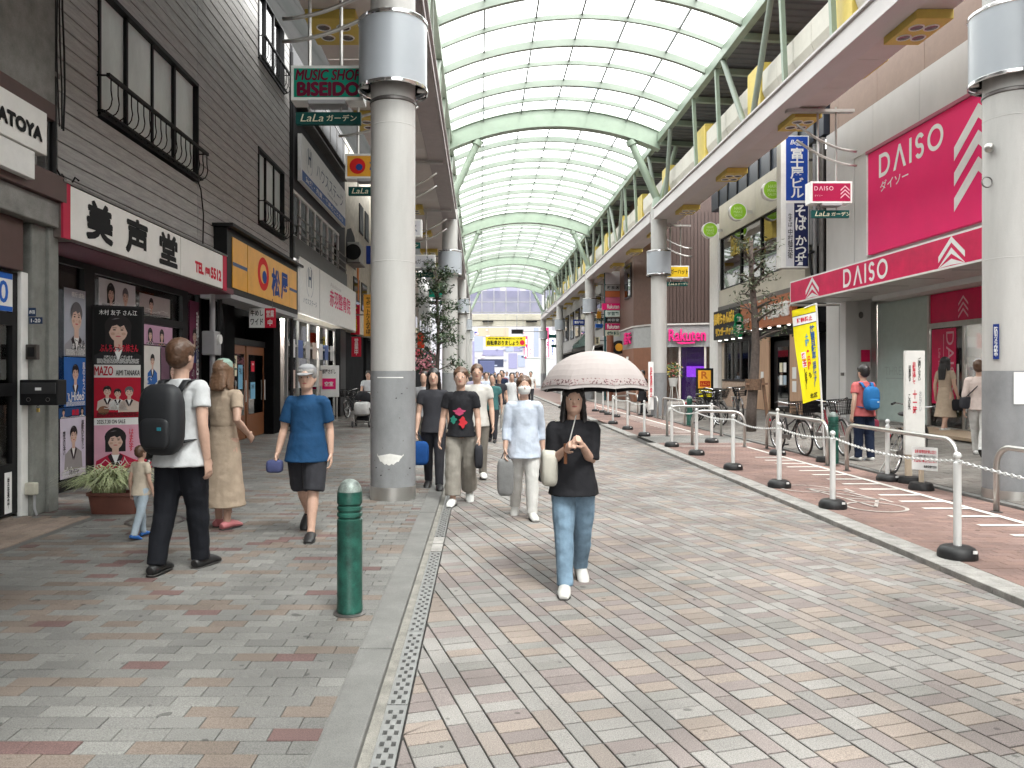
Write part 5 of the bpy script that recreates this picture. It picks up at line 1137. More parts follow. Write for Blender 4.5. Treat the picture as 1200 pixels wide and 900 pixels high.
# blue projecting sign of the building
sg = thing('tower_sign', (8.8, 21.2, 4.5), 'tall blue and white projecting sign reading 富士屋ビル over そば かつ丼', 'sign')
Y = 21.2; a, b = at(915, 159, Y), at(948, 314, Y); MB().box(a.x, b.x, Y, Y + .3, b.z, a.z).build('sign_box', WPAINT, sg, bevel=.01); f = CF(0, Y, 0)
def pr(px0, px1, py0, py1): return xp(px0, Y), xp(px1, Y), hz(py1, Y), hz(py0, Y)
for (nm, r_, mat) in (('upper_panel', (921, 946.5, 160, 235), P('royal_blue', (0.015, 0.06, 0.33))), ('lower_panel', (930.5, 947, 238, 312), P('midnight', (0.015, 0.02, 0.08))), ('side_panel', (921, 930, 238, 312), P('pale_sign_grey', (0.62, 0.62, 0.66)))):
    q = MB(); f.rect(q, *pr(*r_), .004); q.build(nm, mat, sg)
text(f, '富士屋ビル', *pr(926, 942, 173, 232), .007, WHITE, sg, bold=.02, vert=True); text(f, 'Begg', *pr(926, 941, 164, 171), .007, WHITE, sg, bold=0, shear=.3); text(f, 'そば', *pr(932, 945, 240, 270), .007, WHITE, sg, bold=.02, vert=True); text(f, 'かつ丼', *pr(932, 945.5, 276, 311), .007, WHITE, sg, bold=.02, vert=True); text(f, '生そば', *pr(923.5, 928.5, 250, 266), .007, BLACK, sg, bold=.01, vert=True); text(f, '中村麺兵衛', *pr(923, 929, 268, 303), .007, BLACK, sg, bold=.01, vert=True)
for z in (5.0, 7.6): MB().box(b.x, 9.5, Y + .12, Y + .18, z, z + .06).build('bracket', DSTEEL, sg)
for k, (px, py, Y) in enumerate(((904, 223.5, 22.7), (864, 248.5, 25.7), (831.5, 270, 28.9))):
    c = at(px, py, Y); d_ = thing('disc_sign', tuple(c), ['nearest', 'middle', 'farthest'][k] + ' of the three lime green disc signs projecting over the ribbon window', 'sign', 'lime green disc signs')
    q = MB(); q.lathe([(0, -.09), (.27, -.09), (.27, .09), (0, .09)], (0, 0, 0), 36); o = q.build('disc', LIME, d_, smooth='auto'); o.matrix_basis = Matrix.Translation(c) @ Matrix.Rotation(R(90), 4, 'X')
    q = MB(); q.lathe([(.27, -.1), (.3, -.1), (.3, .1), (.27, .1)], (0, 0, 0), 36); o = q.build('rim', WPAINT, d_, smooth='auto'); o.matrix_basis = Matrix.Translation(c) @ Matrix.Rotation(R(90), 4, 'X')
    f = CF(c.x, Y - .09, c.z); text(f, 'HAIR', -.13, .13, .06, .16, .006, P('pale_lime', (0.6, 0.75, 0.35)), d_, bold=0); text(f, 'MAKE', -.15, .15, -.06, .03, .006, P('pale_lime', (0.6, 0.75, 0.35)), d_, bold=0); text(f, 'SALON', -.13, .13, -.17, -.09, .006, P('pale_lime', (0.6, 0.75, 0.35)), d_, bold=0)
    MB().box(c.x + .28, 9.32, Y - .03, Y + .03, c.z - .05, c.z + .05).build('bracket', STEEL, d_)

# corner building with brown cladding
rb = thing('brown_corner_building', (9, 37, .3), 'dark brown slatted corner building with a grey fascia and pink lettering', 'building')
CLAD = M('dark_brown_cladding', (0.06, 0.036, 0.03), rough=.5, var=.2, scale=3, stretch=(4, 4, .3)); CLAD2 = M('red_brown_cladding', (0.12, 0.066, 0.05), rough=.55, var=.12); FASG = M('grey_fascia', (0.26, 0.26, 0.265), rough=.45, var=.06)
foot = [Vector((7.52, 46, 0)), Vector((7.45, 39, 0)), Vector((7.38, 36.2, 0)), Vector((7.95, 34.7, 0)), Vector((13, 33.1, 0))]
def wallseg(p, q, z0, z1, th, nm, mat):
    n = Vector(((q - p).y, -(q - p).x, 0)).normalized(); mb = MB(); n = -n if n.y > 0 and abs(n.y) > abs(n.x) else n
    mb.prism([p + Vector((0, 0, z0)), q + Vector((0, 0, z0)), q + Vector((0, 0, z1)), p + Vector((0, 0, z1))], -n * th); return mb.build(nm, mat, rb), n
wallseg(foot[0], foot[1], 3.85, 11, .3, 'wall', CLAD2); wallseg(foot[1], foot[2], 3.85, 11, .3, 'wall', CLAD2)
for i in (2, 3):
    p, q = foot[i], foot[i + 1]; L = (q - p).length; t = (q - p).normalized(); n = Vector((t.y, -t.x, 0)); n = n if n.y < 0 else -n
    wallseg(p, q, 3.85, 11, .3, 'wall', CLAD2 if i == 2 else CLAD)
    if i == 3:
        d = 0; k = 0; mb = None
        while d < L - .1:
            a = p + t * d + n * .004; MB().prism([a + Vector((0, 0, 3.87)), a + t * .13 + Vector((0, 0, 3.87)), a + t * .13 + Vector((0, 0, 8.9)), a + Vector((0, 0, 8.9))], n * (.03 if k % 3 else .05)).build('slat', CLAD, rb); d += .155; k += 1
for i in range(4):
    p, q = foot[i], foot[i + 1]
    c_ = (p + q) / 2; o, n = wallseg(p, q, 2.78, 3.78, .3, 'fascia', FASG if i != 2 else M('light_grey_fascia', (0.36, 0.37, 0.37), rough=.4))
    off = n * .05; mb = MB(); mb.prism([p + off + Vector((0, 0, 3.78)), q + off + Vector((0, 0, 3.78)), q + off + Vector((0, 0, 3.85)), p + off + Vector((0, 0, 3.85))], -n * .4); mb.build('cornice', P('pale_cornice', (0.5, 0.48, 0.46)), rb)
t = (foot[4] - foot[3]).normalized(); n = Vector((t.y, -t.x, 0))
fc = Face(foot[3] + n * .0, t, n)
PKL = M('pink_letters', (0.75, 0.01, 0.2), var=.04)
def along(px): # distance along the main wall of the picture column px
    m = (px - CX) / F; p = foot[3]; return (m * p.y - p.x) / (t.x - m * t.y)
a0, a1 = along(784), along(827); sgn = thing('brand_sign', tuple(foot[3] + Vector((2, -.7, 2.8))), 'pink Rakuten lettering with a swoosh on the grey fascia', 'sign')
text(fc, 'Rakuten', a0, a1, 3.05, 3.58, .05, PKL, sgn, bold=.04, depth=.03)
q = MB(); w_ = a1 - a0; pts = [(a0 + w_ * .2, 2.99), (a0 + w_ * .72, 2.99), (a0 + w_ * .7, 2.93), (a0 + w_ * .35, 2.9), (a0 + w_ * .26, 2.93)]; fc.poly(q, pts, .08, 0, .03); q.build('swoosh', PKL, sgn); text(fc, 'Mobile', a1 + .25, a1 + 1.5, 3.05, 3.5, .05, WHITE, sgn)
f2 = Face(foot[2], Vector((0.02, -1, 0)), Vector((-1, -.02, 0))); s2 = thing('brand_sign', (7.4, 37.5, 3), 'pink lettering on the fascia around the corner beside the round sign', 'sign'); text(f2, '楽天', -1.9, -.4, 3.02, 3.6, .05, PKL, s2, bold=.04, depth=.03)
# window in the corner, ground floor
fw = f2; q = MB(); fw.rect(q, -2.0, -.5, 5.3, 7.0, .02, 0, .04); w_ = q.build('window', BLKMET, rb); q = MB(); fw.rect(q, -1.9, -.6, 5.4, 6.9, .03, 0, .006); q.build('pane', DGLASS, w_)
fr = MB()
for d_ in [.05 + k * 1.12 for k in range(5)]:
    a = foot[3] + t * d_ - n * .02; fr.prism([a + Vector((0, 0, .3)), a + t * .09 + Vector((0, 0, .3)), a + t * .09 + Vector((0, 0, 2.78)), a + Vector((0, 0, 2.78))], -n * .08)
fr.build('shopfront_frame', P('pale_frame', (0.5, 0.45, 0.42)), rb)
for k in range(4):
    a = foot[3] + t * (.15 + k * 1.12) - n * .06; q = MB(); q.prism([a + Vector((0, 0, .35)), a + t * 1.0 + Vector((0, 0, .35)), a + t * 1.0 + Vector((0, 0, 2.75)), a + Vector((0, 0, 2.75))], -n * .01); q.build('pane', GLASS, rb)
    a = a - n * .6; q = MB(); q.prism([a + Vector((0, 0, .35)), a + t * 1.05 + Vector((0, 0, .35)), a + t * 1.05 + Vector((0, 0, 2.78)), a + Vector((0, 0, 2.78))], -n * .02); q.build('interior_panel', [M('warm_brown_interior', (0.22, 0.1, 0.06)), P('purple_screen', (0.12, 0.02, 0.3)), M('warm_brown_interior', (0.22, 0.1, 0.06)), DARKROOM][k], rb)
a = foot[3] + t * 1.5 - n * .55; q = MB(); q.prism([a + Vector((0, 0, 1.4)), a + t * .8 + Vector((0, 0, 1.4)), a + t * .8 + Vector((0, 0, 1.9)), a + Vector((0, 0, 1.9))], -n * .02); q.build('lit_screen', M('violet_screen', (0.3, 0.05, 0.75), var=0, emit=.35), rb)
for i in (0, 1, 2): wallseg(foot[i] , foot[i + 1], .2, 2.78, .3, 'ground_wall', M('warm_brown_interior', (0.22, 0.1, 0.06)))
q = MB(); f2.rect(q, -1.5, -1.0, .5, 2.4, .03); q.build('white_door_poster', WHITE, rb)
MB().box(8.2, 14, 36.3, 46, 0, 11).build('core', DARKROOM, rb)

# beyond: escalator block and far right buildings
fr_ = thing('far_right_building', (8, 55, 0), 'grey building with dark blue signs far down the right side', 'building')
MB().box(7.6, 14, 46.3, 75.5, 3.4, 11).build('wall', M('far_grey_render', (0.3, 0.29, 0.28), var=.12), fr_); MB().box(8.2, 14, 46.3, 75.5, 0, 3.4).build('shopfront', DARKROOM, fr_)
for k in range(8):
    w_ = MB().box(7.54, 7.6, 47 + k * 3.5, 49.2 + k * 3.5, 4.4, 6.6).build('window', BLKMET, fr_); MB().box(7.53, 7.539, 47.1 + k * 3.5, 49.1 + k * 3.5, 4.5, 6.5).build('pane', DGLASS, w_)
blade(672, 685, 374.5, 381, 50, NAVY, 'navy sign board high beside the third right column', '整形外科', WHITE, vert=False)
es = thing('glass_balustrade', (7, 52, 2), 'sloping glass balustrade of a raised stair beyond the third right column', 'balustrade')
q = MB(); Y = 52; p = [at(671, 405, Y), at(686, 390, Y), at(686, 407, Y), at(671, 409, Y)]; q.prism(p, (0, .1, 0)); q.build('glass_panel', glass_mat('teal_glass', (0.5, 0.65, 0.62), .2), es); q = MB(); p = [at(670, 409, Y), at(687, 404.5, Y), at(687, 410, Y), at(670, 412, Y)]; q.prism(p, (0, 2.5, 0)); q.build('stair_side', DSTEEL, es); MB().bar(at(671, 405, Y), at(686, 390, Y), .06, .06).build('handrail', STEEL, es)
# stacked shop directory tower
tw = thing('sign_tower', (7.0, 40.5, 0), 'tall dark framed tower of stacked shop signs before the brown corner building', 'sign tower')
Y = 40.2
for px in (708.3, 728.6): a = xp(px, Y); MB().box(a, a + .09, Y, Y + .12, 0, hz(317, Y)).build('post', P('teal_frame', (0.01, 0.07, 0.08)), tw)
rows = [(318, 333, P('pale_sign_grey', (0.62, 0.62, 0.66)), '', GREY), (334, 340.5, P('grey_photo_sign', (0.4, 0.4, 0.4)), '喫茶店', BLACK), (341, 348, P('rust_sign', (0.45, 0.13, 0.05)), '', RED), (348.5, 355, P('rose_sign', (0.5, 0.12, 0.2)), '', RED), (355.5, 363, MAGENTA, 'Rakuten', WHITE), (364, 371, P('pale_green_sign', (0.6, 0.68, 0.64)), '学習塾', DGREEN), (372, 378, BLACK, '美容室', GREY), (379, 386.5, P('dark_crimson', (0.4, 0.01, 0.09)), 'Rakuten', WHITE), (387, 394, P('beige_sign', (0.5, 0.5, 0.4)), '歯科', DGREEN)]
f = CF(0, Y, 0)
for (y0, y1, mat, s_, ink) in rows:
    x0, x1 = (709.2, 728.2) if y0 != 355.5 else (706, 730); q = MB(); f.rect(q, xp(x0, Y), xp(x1, Y), hz(y1, Y), hz(y0, Y), .02, 0, .2); o = q.build('sign_panel', mat, tw)
    if s_: text(f, s_, xp(711.5, Y), xp(725.5, Y), hz(y1 - 1.3, Y), hz(y0 + 1.3, Y), .024, ink, o)
rs = thing('round_sign', tuple(at(725, 407, 39.5)), 'round black sign with an orange disc beneath the sign tower', 'sign'); c = at(725, 407, 39.5)
for r_, mat, dy, nm in ((.36, BLKMET, 0, 'rim'), (.2, AMBER, -.06, 'disc')):
    q = MB(); q.lathe([(0, -.08), (r_, -.08), (r_, .08), (0, .08)], (0, 0, 0), 28); o = q.build(nm, mat, rs); o.matrix_basis = Matrix.Translation(c + Vector((0, dy, 0))) @ Matrix.Rotation(R(90), 4, 'X')
MB().cyl((c.x + .3, 39.55, c.z), (7.6, 39.6, c.z), .03).build('bracket', DSTEEL, rs); MB().cyl((c.x - .45, 39.5, 0), (c.x - .45, 39.5, hz(393, 39.5)), .18, n=12).build('brown_post', P('brown_post', (0.2, 0.08, 0.05)), rs)
blade(697, 703, 395, 404, 43, CREAM, 'small cream sign board left of the sign tower', '整骨', BLACK); blade(699.5, 704.5, 365, 373, 44, AMBER, 'tiny amber sign beside the third right collar', None); blade(698, 706.5, 379.5, 384, 44, BLUE, 'small blue sign beside the third right column', None)
# ---------------------------------------------------------------- beyond the exit: sunlit station street
FARW = M('far_white_wall', (0.27, 0.27, 0.295), rough=.7, var=.06); 
fw = thing('station_building', (2, 120, 0), 'bright white building full of shop signs beyond the arcade exit', 'building')
Y = 115; f = CF(0, Y, 0)
MB().box(-30, 40, Y, Y + 10, 0, 24).build('wall', FARW, fw)
for i in range(12):
    for j in range(4): MB().box(-14 + i * 3, -12 + i * 3, Y - .06, Y - .005, 13.2 + j * 2.6, 14.9 + j * 2.6).build('window', P('far_window', (0.2, 0.2, 0.27)), fw)
rng = random.Random(21)
def fr_rect(px0, px1, py0, py1, mat, nm='sign_panel', off=.05, th=.05):
    q = MB(); f.rect(q, xp(px0, Y), xp(px1, Y), hz(py1, Y), hz(py0, Y), off, 0, th); return q.build(nm, mat, fw)
LAV = P('lavender_panel', (0.16, 0.16, 0.25)); PALEB = P('pale_blue_panel', (0.2, 0.225, 0.29)); PKS = P('hot_pink_sign', (0.42, 0.01, 0.09)); TANW = P('warm_window', (0.29, 0.245, 0.18))
for r_ in ((560, 596, 384, 394, TANW), (556, 566, 394, 412, PALEB), (566, 590, 410, 417, LAV), (592, 601, 406, 412, PALEB), (602, 612, 404, 412, LAV), (614, 618, 394, 420, PKS), (619, 624, 390, 420, WHITE), (626, 631, 384, 420, PALEB), (639, 643, 384, 418, PKS), (645, 650, 388, 420, WHITE), (657, 668, 386, 392, GREY), (658, 667, 396, 402, GREEN), (658, 667, 406, 410, BLUE), (668, 671, 384, 400, PKS), (560, 590, 421, 430, P('station_shade', (0.02, 0.025, 0.05))), (596, 606, 414, 432, LAV), (607, 615, 416, 430, PALEB), (550, 556, 400, 430, LAV), (575, 584, 399, 404, GREY)): fr_rect(*r_)
for k in range(26):
    px = rng.uniform(556, 612); py = rng.uniform(386, 428); fr_rect(px, px + rng.uniform(1.5, 4), py, py + rng.uniform(1, 2), rng.choice([GREY, LAV, PALEB, PINK, NAVY]), off=.1)
for k, (px, s_, c_) in enumerate(((616, '薬局', WHITE), (621.5, 'カラオケ', PKS), (641, '焼肉', WHITE), (647.5, '歯科医院', NAVY))): text(f, s_, xp(px - 1.3, Y), xp(px + 1.3, Y), hz(418, Y), hz(397, Y), .12, c_, fw, vert=True)
bk_ = thing('white_hoarding', (2.5, 95, 0), 'low pale grey hoarding across the road at the exit', 'hoarding'); Y2 = 98; a, b = at(617, 419.5, Y2), at(645, 438, Y2)
MB().box(a.x, b.x, Y2, Y2 + .1, 0, a.z).build('panel', P('hoarding_grey', (0.3, 0.32, 0.31)), bk_); MB().box(a.x, b.x, Y2 - .05, Y2 + .1, a.z, a.z + .12).build('top_rail', GREY, bk_)
bn = thing('street_banner', (2, 66, 3.5), 'yellow banner hung across the arcade asking cyclists to dismount', 'banner'); Y3 = 66; f = CF(0, Y3, 0)
q = MB(); f.rect(q, xp(569, Y3), xp(616, Y3), hz(406, Y3), hz(394.5, Y3), 0, 0, .03); o = q.build('cloth', YELLOW, bn); text(f, '自転車おりましょう', xp(571, Y3), xp(607.5, Y3), hz(404.3, Y3), hz(399, Y3), .01, BLACK, o, bold=.05); text(f, '歩行者専用道路につき', xp(572, Y3), xp(612, Y3), hz(397.8, Y3), hz(395.7, Y3), .01, BLACK, o); q = MB(); f.disc(q, xp(612, Y3), hz(401.5, Y3), .22, .22, .008); q.build('emblem', RED, o)
for px in (572, 592, 613): MB().cyl((xp(px, Y3), Y3, hz(394.5, Y3)), (xp(px, Y3), Y3, 6.9), .015, n=6).build('rope', GREY, bn)
MB().bar((XL, Y3, 6.95), (XR, Y3, 6.95), .08, .08).build('rail', GREY, bn)
eb = thing('electric_display', (3, 70, 4.6), 'black electronic display bar hanging under the far gable', 'display'); a, b = at(599.5, 386, 70), at(613.5, 391, 70); MB().box(a.x, b.x, 70, 70.3, b.z, a.z).build('case', BLKMET, eb); MB().bar((b.x, 70.1, (a.z + b.z) / 2), (XR - .2, 70.1, (a.z + b.z) / 2), .08, .08).build('arm', GREY, eb); MB().cyl((a.x + .5, 70.1, a.z), (a.x + .5, 70.1, 7), .03).build('hanger', GREY, eb)
for k, (px0, px1, py0, py1, Y, mat, lab) in enumerate(((643, 652, 392, 396, 64, DGREEN, 'upper small green hanging sign by the fourth right column'), (646, 652, 404, 407, 66, DGREEN, 'lower small green hanging sign by the fourth right column'))):
    s_ = thing('hanging_sign', tuple(at(px0, py1, Y)), lab, 'sign'); a, b = at(px0, py0, Y), at(px1, py1, Y); MB().box(a.x, b.x, Y, Y + .15, b.z, a.z).build('sign_box', mat, s_); MB().cyl(((a.x + b.x) / 2, Y + .07, a.z), ((a.x + b.x) / 2, Y + .07, 6.9), .02, n=6).build('hanger', GREY, s_)
tk = thing('parked_truck', tuple(at(575, 438, 104)), 'dark truck crossing the bright street beyond the exit', 'truck'); Y = 104; a, b = at(562, 423, Y), at(588, 438, Y)
MB().box(a.x, b.x - 1.0, Y, Y + 2, .7, a.z).build('cargo_box', P('truck_navy', (0.05, 0.06, 0.12)), tk, bevel=.05); MB().box(b.x - .95, b.x, Y, Y + 2, .5, 2.0).build('cab', P('truck_grey', (0.3, 0.3, 0.36)), tk, bevel=.1)
for x in (a.x + .6, b.x - .6): MB().cyl((x, Y - .02, .4), (x, Y + .2, .4), .4, n=18).build('wheel', RUBBER, tk)
# ---------------------------------------------------------------- hanging signs under the soffits
def hang_sign(side, Y, face, label, strip=DGREEN, body=None, lines=(), ink=WHITE):
    x0, x1 = (-2.36, -1.49) if side < 0 else (6.66, 7.46)
    t = thing('hanging_sign', ((x0 + x1) / 2, Y, 4.7), label, 'sign', None)
    MB().box(x0 - .02, x1 + .02, Y, Y + .26, 4.98, 5.42).build('sign_box', body or WPAINT, t, bevel=.008)
    f = CF(x0, Y, 5.0); W, Hh = x1 - x0, .4; q = MB(); f.rect(q, .02, W - .02, .02, .38, .004); q.build('face_panel', face, t)
    for (s_, a0, a1, b0, b1, m_, bo, sh) in lines: text(f, s_, a0 * W, a1 * W, b0 * Hh, b1 * Hh, .008, m_, t, bold=bo, shear=sh)
    st_ = MB().box(x0 + .03, x1 - .02, Y + .05, Y + .12, 4.70, 4.85).build('name_strip', strip, t); f2 = CF(x0, Y + .05, 4.70); text(f2, 'LaLa', .09, .38, .03, .125, .004, CREAM, st_, bold=.0, shear=.25); text(f2, 'ガーデン', .42, .80, .035, .115, .004, CREAM, st_, bold=.01)
    for a in (.22, .68): MB().cyl((x0 + W * a, Y + .12, 5.42), (x0 + W * a, Y + .12, 6.95), .022, n=8).build('rod', STEEL, t, smooth='auto'); MB().cyl((x0 + W * a, Y + .1, 4.85), (x0 + W * a, Y + .1, 4.98), .012, n=6).build('link', STEEL, t)
    MB().box(x0 + .2, x1 - .2, Y - .03, Y + .2, 4.93, 4.978).build('lamp_strip', GREY, t)
    s = -1 if side < 0 else 1; xe = -.95 if side < 0 else 6.2
    MB().box(min(xe, x1 + .1) if side > 0 else x0 - .1, x1 + .1 if side > 0 else xe, Y + .06, Y + .18, 6.84, 6.9).build('bracket_bar', STEEL, t)
    for dz in (0, .32):
        xa = x0 - .15 if side < 0 else x1 + .15; xb = -1.1 if side < 0 else 6.4
        MB().tube([(xa + (xb - xa) * u, Y + .1, 6.05 - dz * .9 + (.55 - .1 * dz) * (u ** 1.8)) for u in [i / 8 for i in range(9)]], .026, 8).build('brace', STEEL, t, smooth=True)
    return t
hang_sign(-1, 9.42, GREEN, 'green MUSIC SHOP BISEIDO hanging sign beside the near left column', lines=[('MUSIC SHOP', .05, .985, .58, .9, MAROON, .05, .2), ('BISEIDO', .08, .96, .1, .5, MAROON, .075, 0)])
t = hang_sign(-1, 13.2, AMBER, 'amber hanging sign with a red roundel, second from the near left column', lines=[('松屋', .48, .94, .2, .8, P('deep_blue', (0.02, 0.06, 0.25)), .04, 0)])
q = MB(); f = CF(-2.36, 13.2, 5.0); f.disc(q, .2, .2, .14, .14, .008); q.build('roundel', P('roundel_red', (0.62, 0.02, 0.02)), t); q = MB(); f.disc(q, .23, .18, .06, .06, .012); q.build('roundel_dot', P('deep_blue', (0.02, 0.06, 0.25)), t)
hang_sign(-1, 18.8, P('pale_sign_grey', (0.62, 0.62, 0.66)), 'pale hanging sign mostly hidden behind the near left column', lines=[('ハウス', .1, .9, .25, .75, LOGO, 0, 0)])
hang_sign(-1, 24.4, P('pale_sign_grey', (0.62, 0.62, 0.66)), 'pale grey hanging sign above the leafy tree on the left', lines=[('LaLaガーデン', .06, .96, .3, .72, BLACK, .0, 0)])
hang_sign(-1, 34, GREEN, 'small green hanging sign farther along the left row')
t = hang_sign(1, 15.1, P('dark_crimson_sign', (0.36, 0.008, 0.06)), 'crimson DAISO hanging sign with chevrons over the right pavement', lines=[('ダイソー', .07, .27, .28, .38, PINK, 0, 0)])
f = CF(6.66, 15.1, 5.0); daiso(f, .05, .235, .085, .008, t, PINK); q = MB(); chev2(f, q, .67, .335, .09, .085, .03, 3, .075, .008); q.build('chevron', PINK, t)
hang_sign(1, 26.9, P('amber_plain', (0.75, 0.5, 0.02)), 'yellow hanging sign with black kana beside the second right collar', lines=[('リンガーハット', -.12, .97, .3, .75, BLACK, .03, 0)])
hang_sign(1, 44.5, WHITE, 'small white hanging sign by the third right column', lines=[('楽天', .2, .8, .25, .75, RED, 0, 0)])

# ---------------------------------------------------------------- bollards, chain posts, hoops
GRB = M('chipped_green_paint', (0.014, 0.075, 0.056), rough=.38, var=.7, scale=9, grain=.2, bump=.08); WORN = M('worn_green_top', (0.17, 0.2, 0.185), rough=.5, metal=.2, var=.6, scale=16, grain=.2)
def bollard(x, y, z, label, k=1.0):
    t = thing('green_bollard', (x, y, z), label, 'bollard', 'green metal bollards'); r = .08
    MB().lathe([(r, 0), (r, .02), (r * 1.02, .02), (r * 1.02, .05), (r, .055), (r, .60), (r * .9, .605), (r * .9, .615), (r, .62), (r, .64), (r * .9, .645), (r * .9, .655), (r, .66), (r, .68), (r * .9, .685), (r * .9, .695), (r, .70), (r, .765), (r * .97, .775)], (x, y, z), 28).build('post', GRB, t, smooth='auto')
    MB().lathe([(r * .97, .775), (r * .9, .80), (r * .7, .83), (r * .35, .848), (0, .853)], (x, y, z), 28).build('cap', WORN, t, smooth=True)
    MB().lathe([(r * 1.3, .0), (r * 1.3, .006), (r, .012)], (x, y, z), 28).build('base_ring', DSTEEL, t)
bollard(-.83, 4.77, ZP, 'chipped green bollard with a pale worn top on the left kerb'); bollard(5.78, 12.3, zs(6), 'green bollard beside the yellow banner pole'); bollard(5.93, 21.3, zs(6), 'green bollard by the parked bicycles and the yellow notice stand'); bollard(-.85, 22.5, ZP, 'distant green bollard on the left kerb beyond the near column')
CHAINW = M('white_plastic', (0.72, 0.72, 0.71), rough=.35, var=.05)
def chain_post(x, y, z=ZL, tall=.86, label='', base=True):
    t = thing('chain_post', (x, y, z), label, 'chain post', 'white plastic chain posts on round black bases')
    MB().lathe([(.145, 0), (.148, .02), (.146, .05), (.125, .085), (.10, .098), (.05, .10), (0, .10)], (x, y, z), 16).build('base', RUBBER, t, smooth='auto', bevel=.004)
    MB().lathe([(.03, .1), (.03, tall - .085), (.024, tall - .08), (.014, tall - .07), (.014, tall - .05)], (x, y, z), 16).build('pole', CHAINW, t, smooth='auto')
    MB().ball((x, y, z + tall - .025), .031, 16).build('ball_top', CHAINW, t, smooth=True)
    MB().torus((x, y - .03, z + tall - .07), (1, 0, 0), .012, .004, 10, 5).build('hook', CHAINW, t)
    q = MB(); q.box(x + .04, x + .075, y - .138, y - .132, z + .06, z + .085); q.build('base_label', WHITE, t)
posts = [(3.90, 6.14), (3.95, 8.42), (3.96, 9.95), (3.97, 11.8), (4.0, 13.9), (3.95, 15.5), (3.95, 18.1), (3.96, 20.2), (3.97, 22.5)]
names = ['nearest white chain post at the right kerb', 'second white chain post along the right kerb', 'third white chain post along the right kerb, by the painted bicycle', 'fourth white chain post along the right kerb', 'fifth white chain post along the right kerb', 'white chain post nearest the gap in the kerb', 'white chain post just beyond the gap in the kerb', 'second white chain post beyond the gap in the kerb', 'third white chain post beyond the gap in the kerb, under the parasol']
for (x, y), n_ in zip(posts, names): chain_post(x, y, label=n_)
extra = [(5.05, 16.4, 'white post between the cross hoop and its neighbour'), (5.15, 18.75, 'white post behind the cross hoop'), (3.9, 3.35, 'white chain post just outside the right edge of the frame')]
chain_post(*extra[0][:2], label='white chain post standing behind the cross hoop in the lane'); chain_post(5.5, 13.9, label='white chain post beside the steel hoop at the lane edge')
for k, (px, Y) in enumerate(((689, 30), (697.5, 29), (703, 27.5), (712, 26), (650, 33))): chain_post(xp(px, Y) + .3, Y, label=['small white chain post under the parasol edge', 'distant white chain post before the far hoops', 'distant white chain post, right of two others', 'distant white chain post beside the pavement board', 'farthest white chain post behind the parasol'][k])
chain_post(5.72, 10.55, label='white chain post behind the tall white notice board')
def chain(p, q, sag, label, n_=None):
    L = (Vector(q) - Vector(p)).length; n = n_ or int(L / .036); mb = MB(); P0, Q0 = Vector(p), Vector(q)
    for i in range(n):
        u = (i + .5) / n; c = P0.lerp(Q0, u); c.z -= sag * 4 * u * (1 - u); d = (Q0 - P0); d.z -= sag * 4 * (1 - 2 * u); d.normalize()
        s_ = d.cross(Vector((0, 0, 1))).normalized(); w_ = s_ if i % 2 else s_.cross(d)
        mb.tube([c + d * (.024 * math.cos(a)) + w_ * (.011 * math.sin(a)) for a in [k * math.pi / 4 for k in range(8)]], .0045, 5, closed=True)
    tag(mb.build('plastic_chain', CHAINW, None), label, 'chain', 'white plastic chains between the posts')
zc = ZL + .79
seq = [(3.9, 3.6)] + posts[:6]
for k in range(6): chain((seq[k][0], seq[k][1], zc), (seq[k + 1][0], seq[k + 1][1], zc), .045 + .02 * (k % 2), ['white plastic chain running out of the frame at the right', 'white plastic chain between the two nearest posts', 'white plastic chain between the second and third posts', 'white plastic chain between the third and fourth posts', 'white plastic chain between the fourth and fifth posts', 'white plastic chain between the two posts before the kerb gap'][k])
for k in (6, 7): chain((posts[k][0], posts[k][1], zc), (posts[k + 1][0], posts[k + 1][1], zc), .06, ['white plastic chain just beyond the kerb gap', 'farther white plastic chain beyond the kerb gap'][k - 6])
def hoop(a, b, z, label, hgt=.72, r=.03):
    a, b = Vector((*a, z)), Vector((*b, z)); d = (b - a).normalized(); pts = [a]; rc = .22
    for i in range(7):
        t = math.pi / 2 * i / 6; pts.append(a + d * (rc - rc * math.cos(t)) + Vector((0, 0, hgt - rc + rc * math.sin(t))))
    for i in range(7):
        t = math.pi / 2 * i / 6; pts.append(b - d * (rc - rc * math.sin(t)) + Vector((0, 0, hgt - rc + rc * math.cos(t))))
    pts.append(b); t_ = thing('barrier_hoop', tuple((a + b) / 2), label, 'barrier', 'steel hoops along the cycle lane')
    MB().tube(pts, r, 14).build('hoop', STEEL, t_, smooth=True)
    for p in (a, b): MB().lathe([(r + .03, 0), (r + .03, .008), (r + .002, .014)], p, 16).build('flange', DSTEEL, t_)
H_ = [((5.6, 5.35), (5.6, 8.15), 'nearest steel hoop, cut by the right edge'), ((5.62, 8.86), (5.66, 11.6), 'steel hoop in front of the black bicycle and white notice board'), ((5.66, 12.25), (5.72, 15.0), 'steel hoop in front of the bicycle with the basket'), ((4.47, 15.85), (5.42, 15.4), 'steel hoop set across the lane before the kerb gap'), ((4.5, 18.1), (5.8, 18.1), 'steel hoop set across the lane beyond the kerb gap'), ((5.9, 21.7), (5.98, 24.6), 'steel hoop in front of the yellow notice stand'), ((5.95, 25.2), (5.98, 27.6), 'distant steel hoop before the second right column'), ((4.6, 26.0), (5.4, 27.2), 'distant steel hoop under the edge of the parasol'), ((5.95, 28.4), (5.98, 30.8), 'farthest steel hoop by the second right column')]
for a, b, n_ in H_: hoop(a, b, ZL, n_)

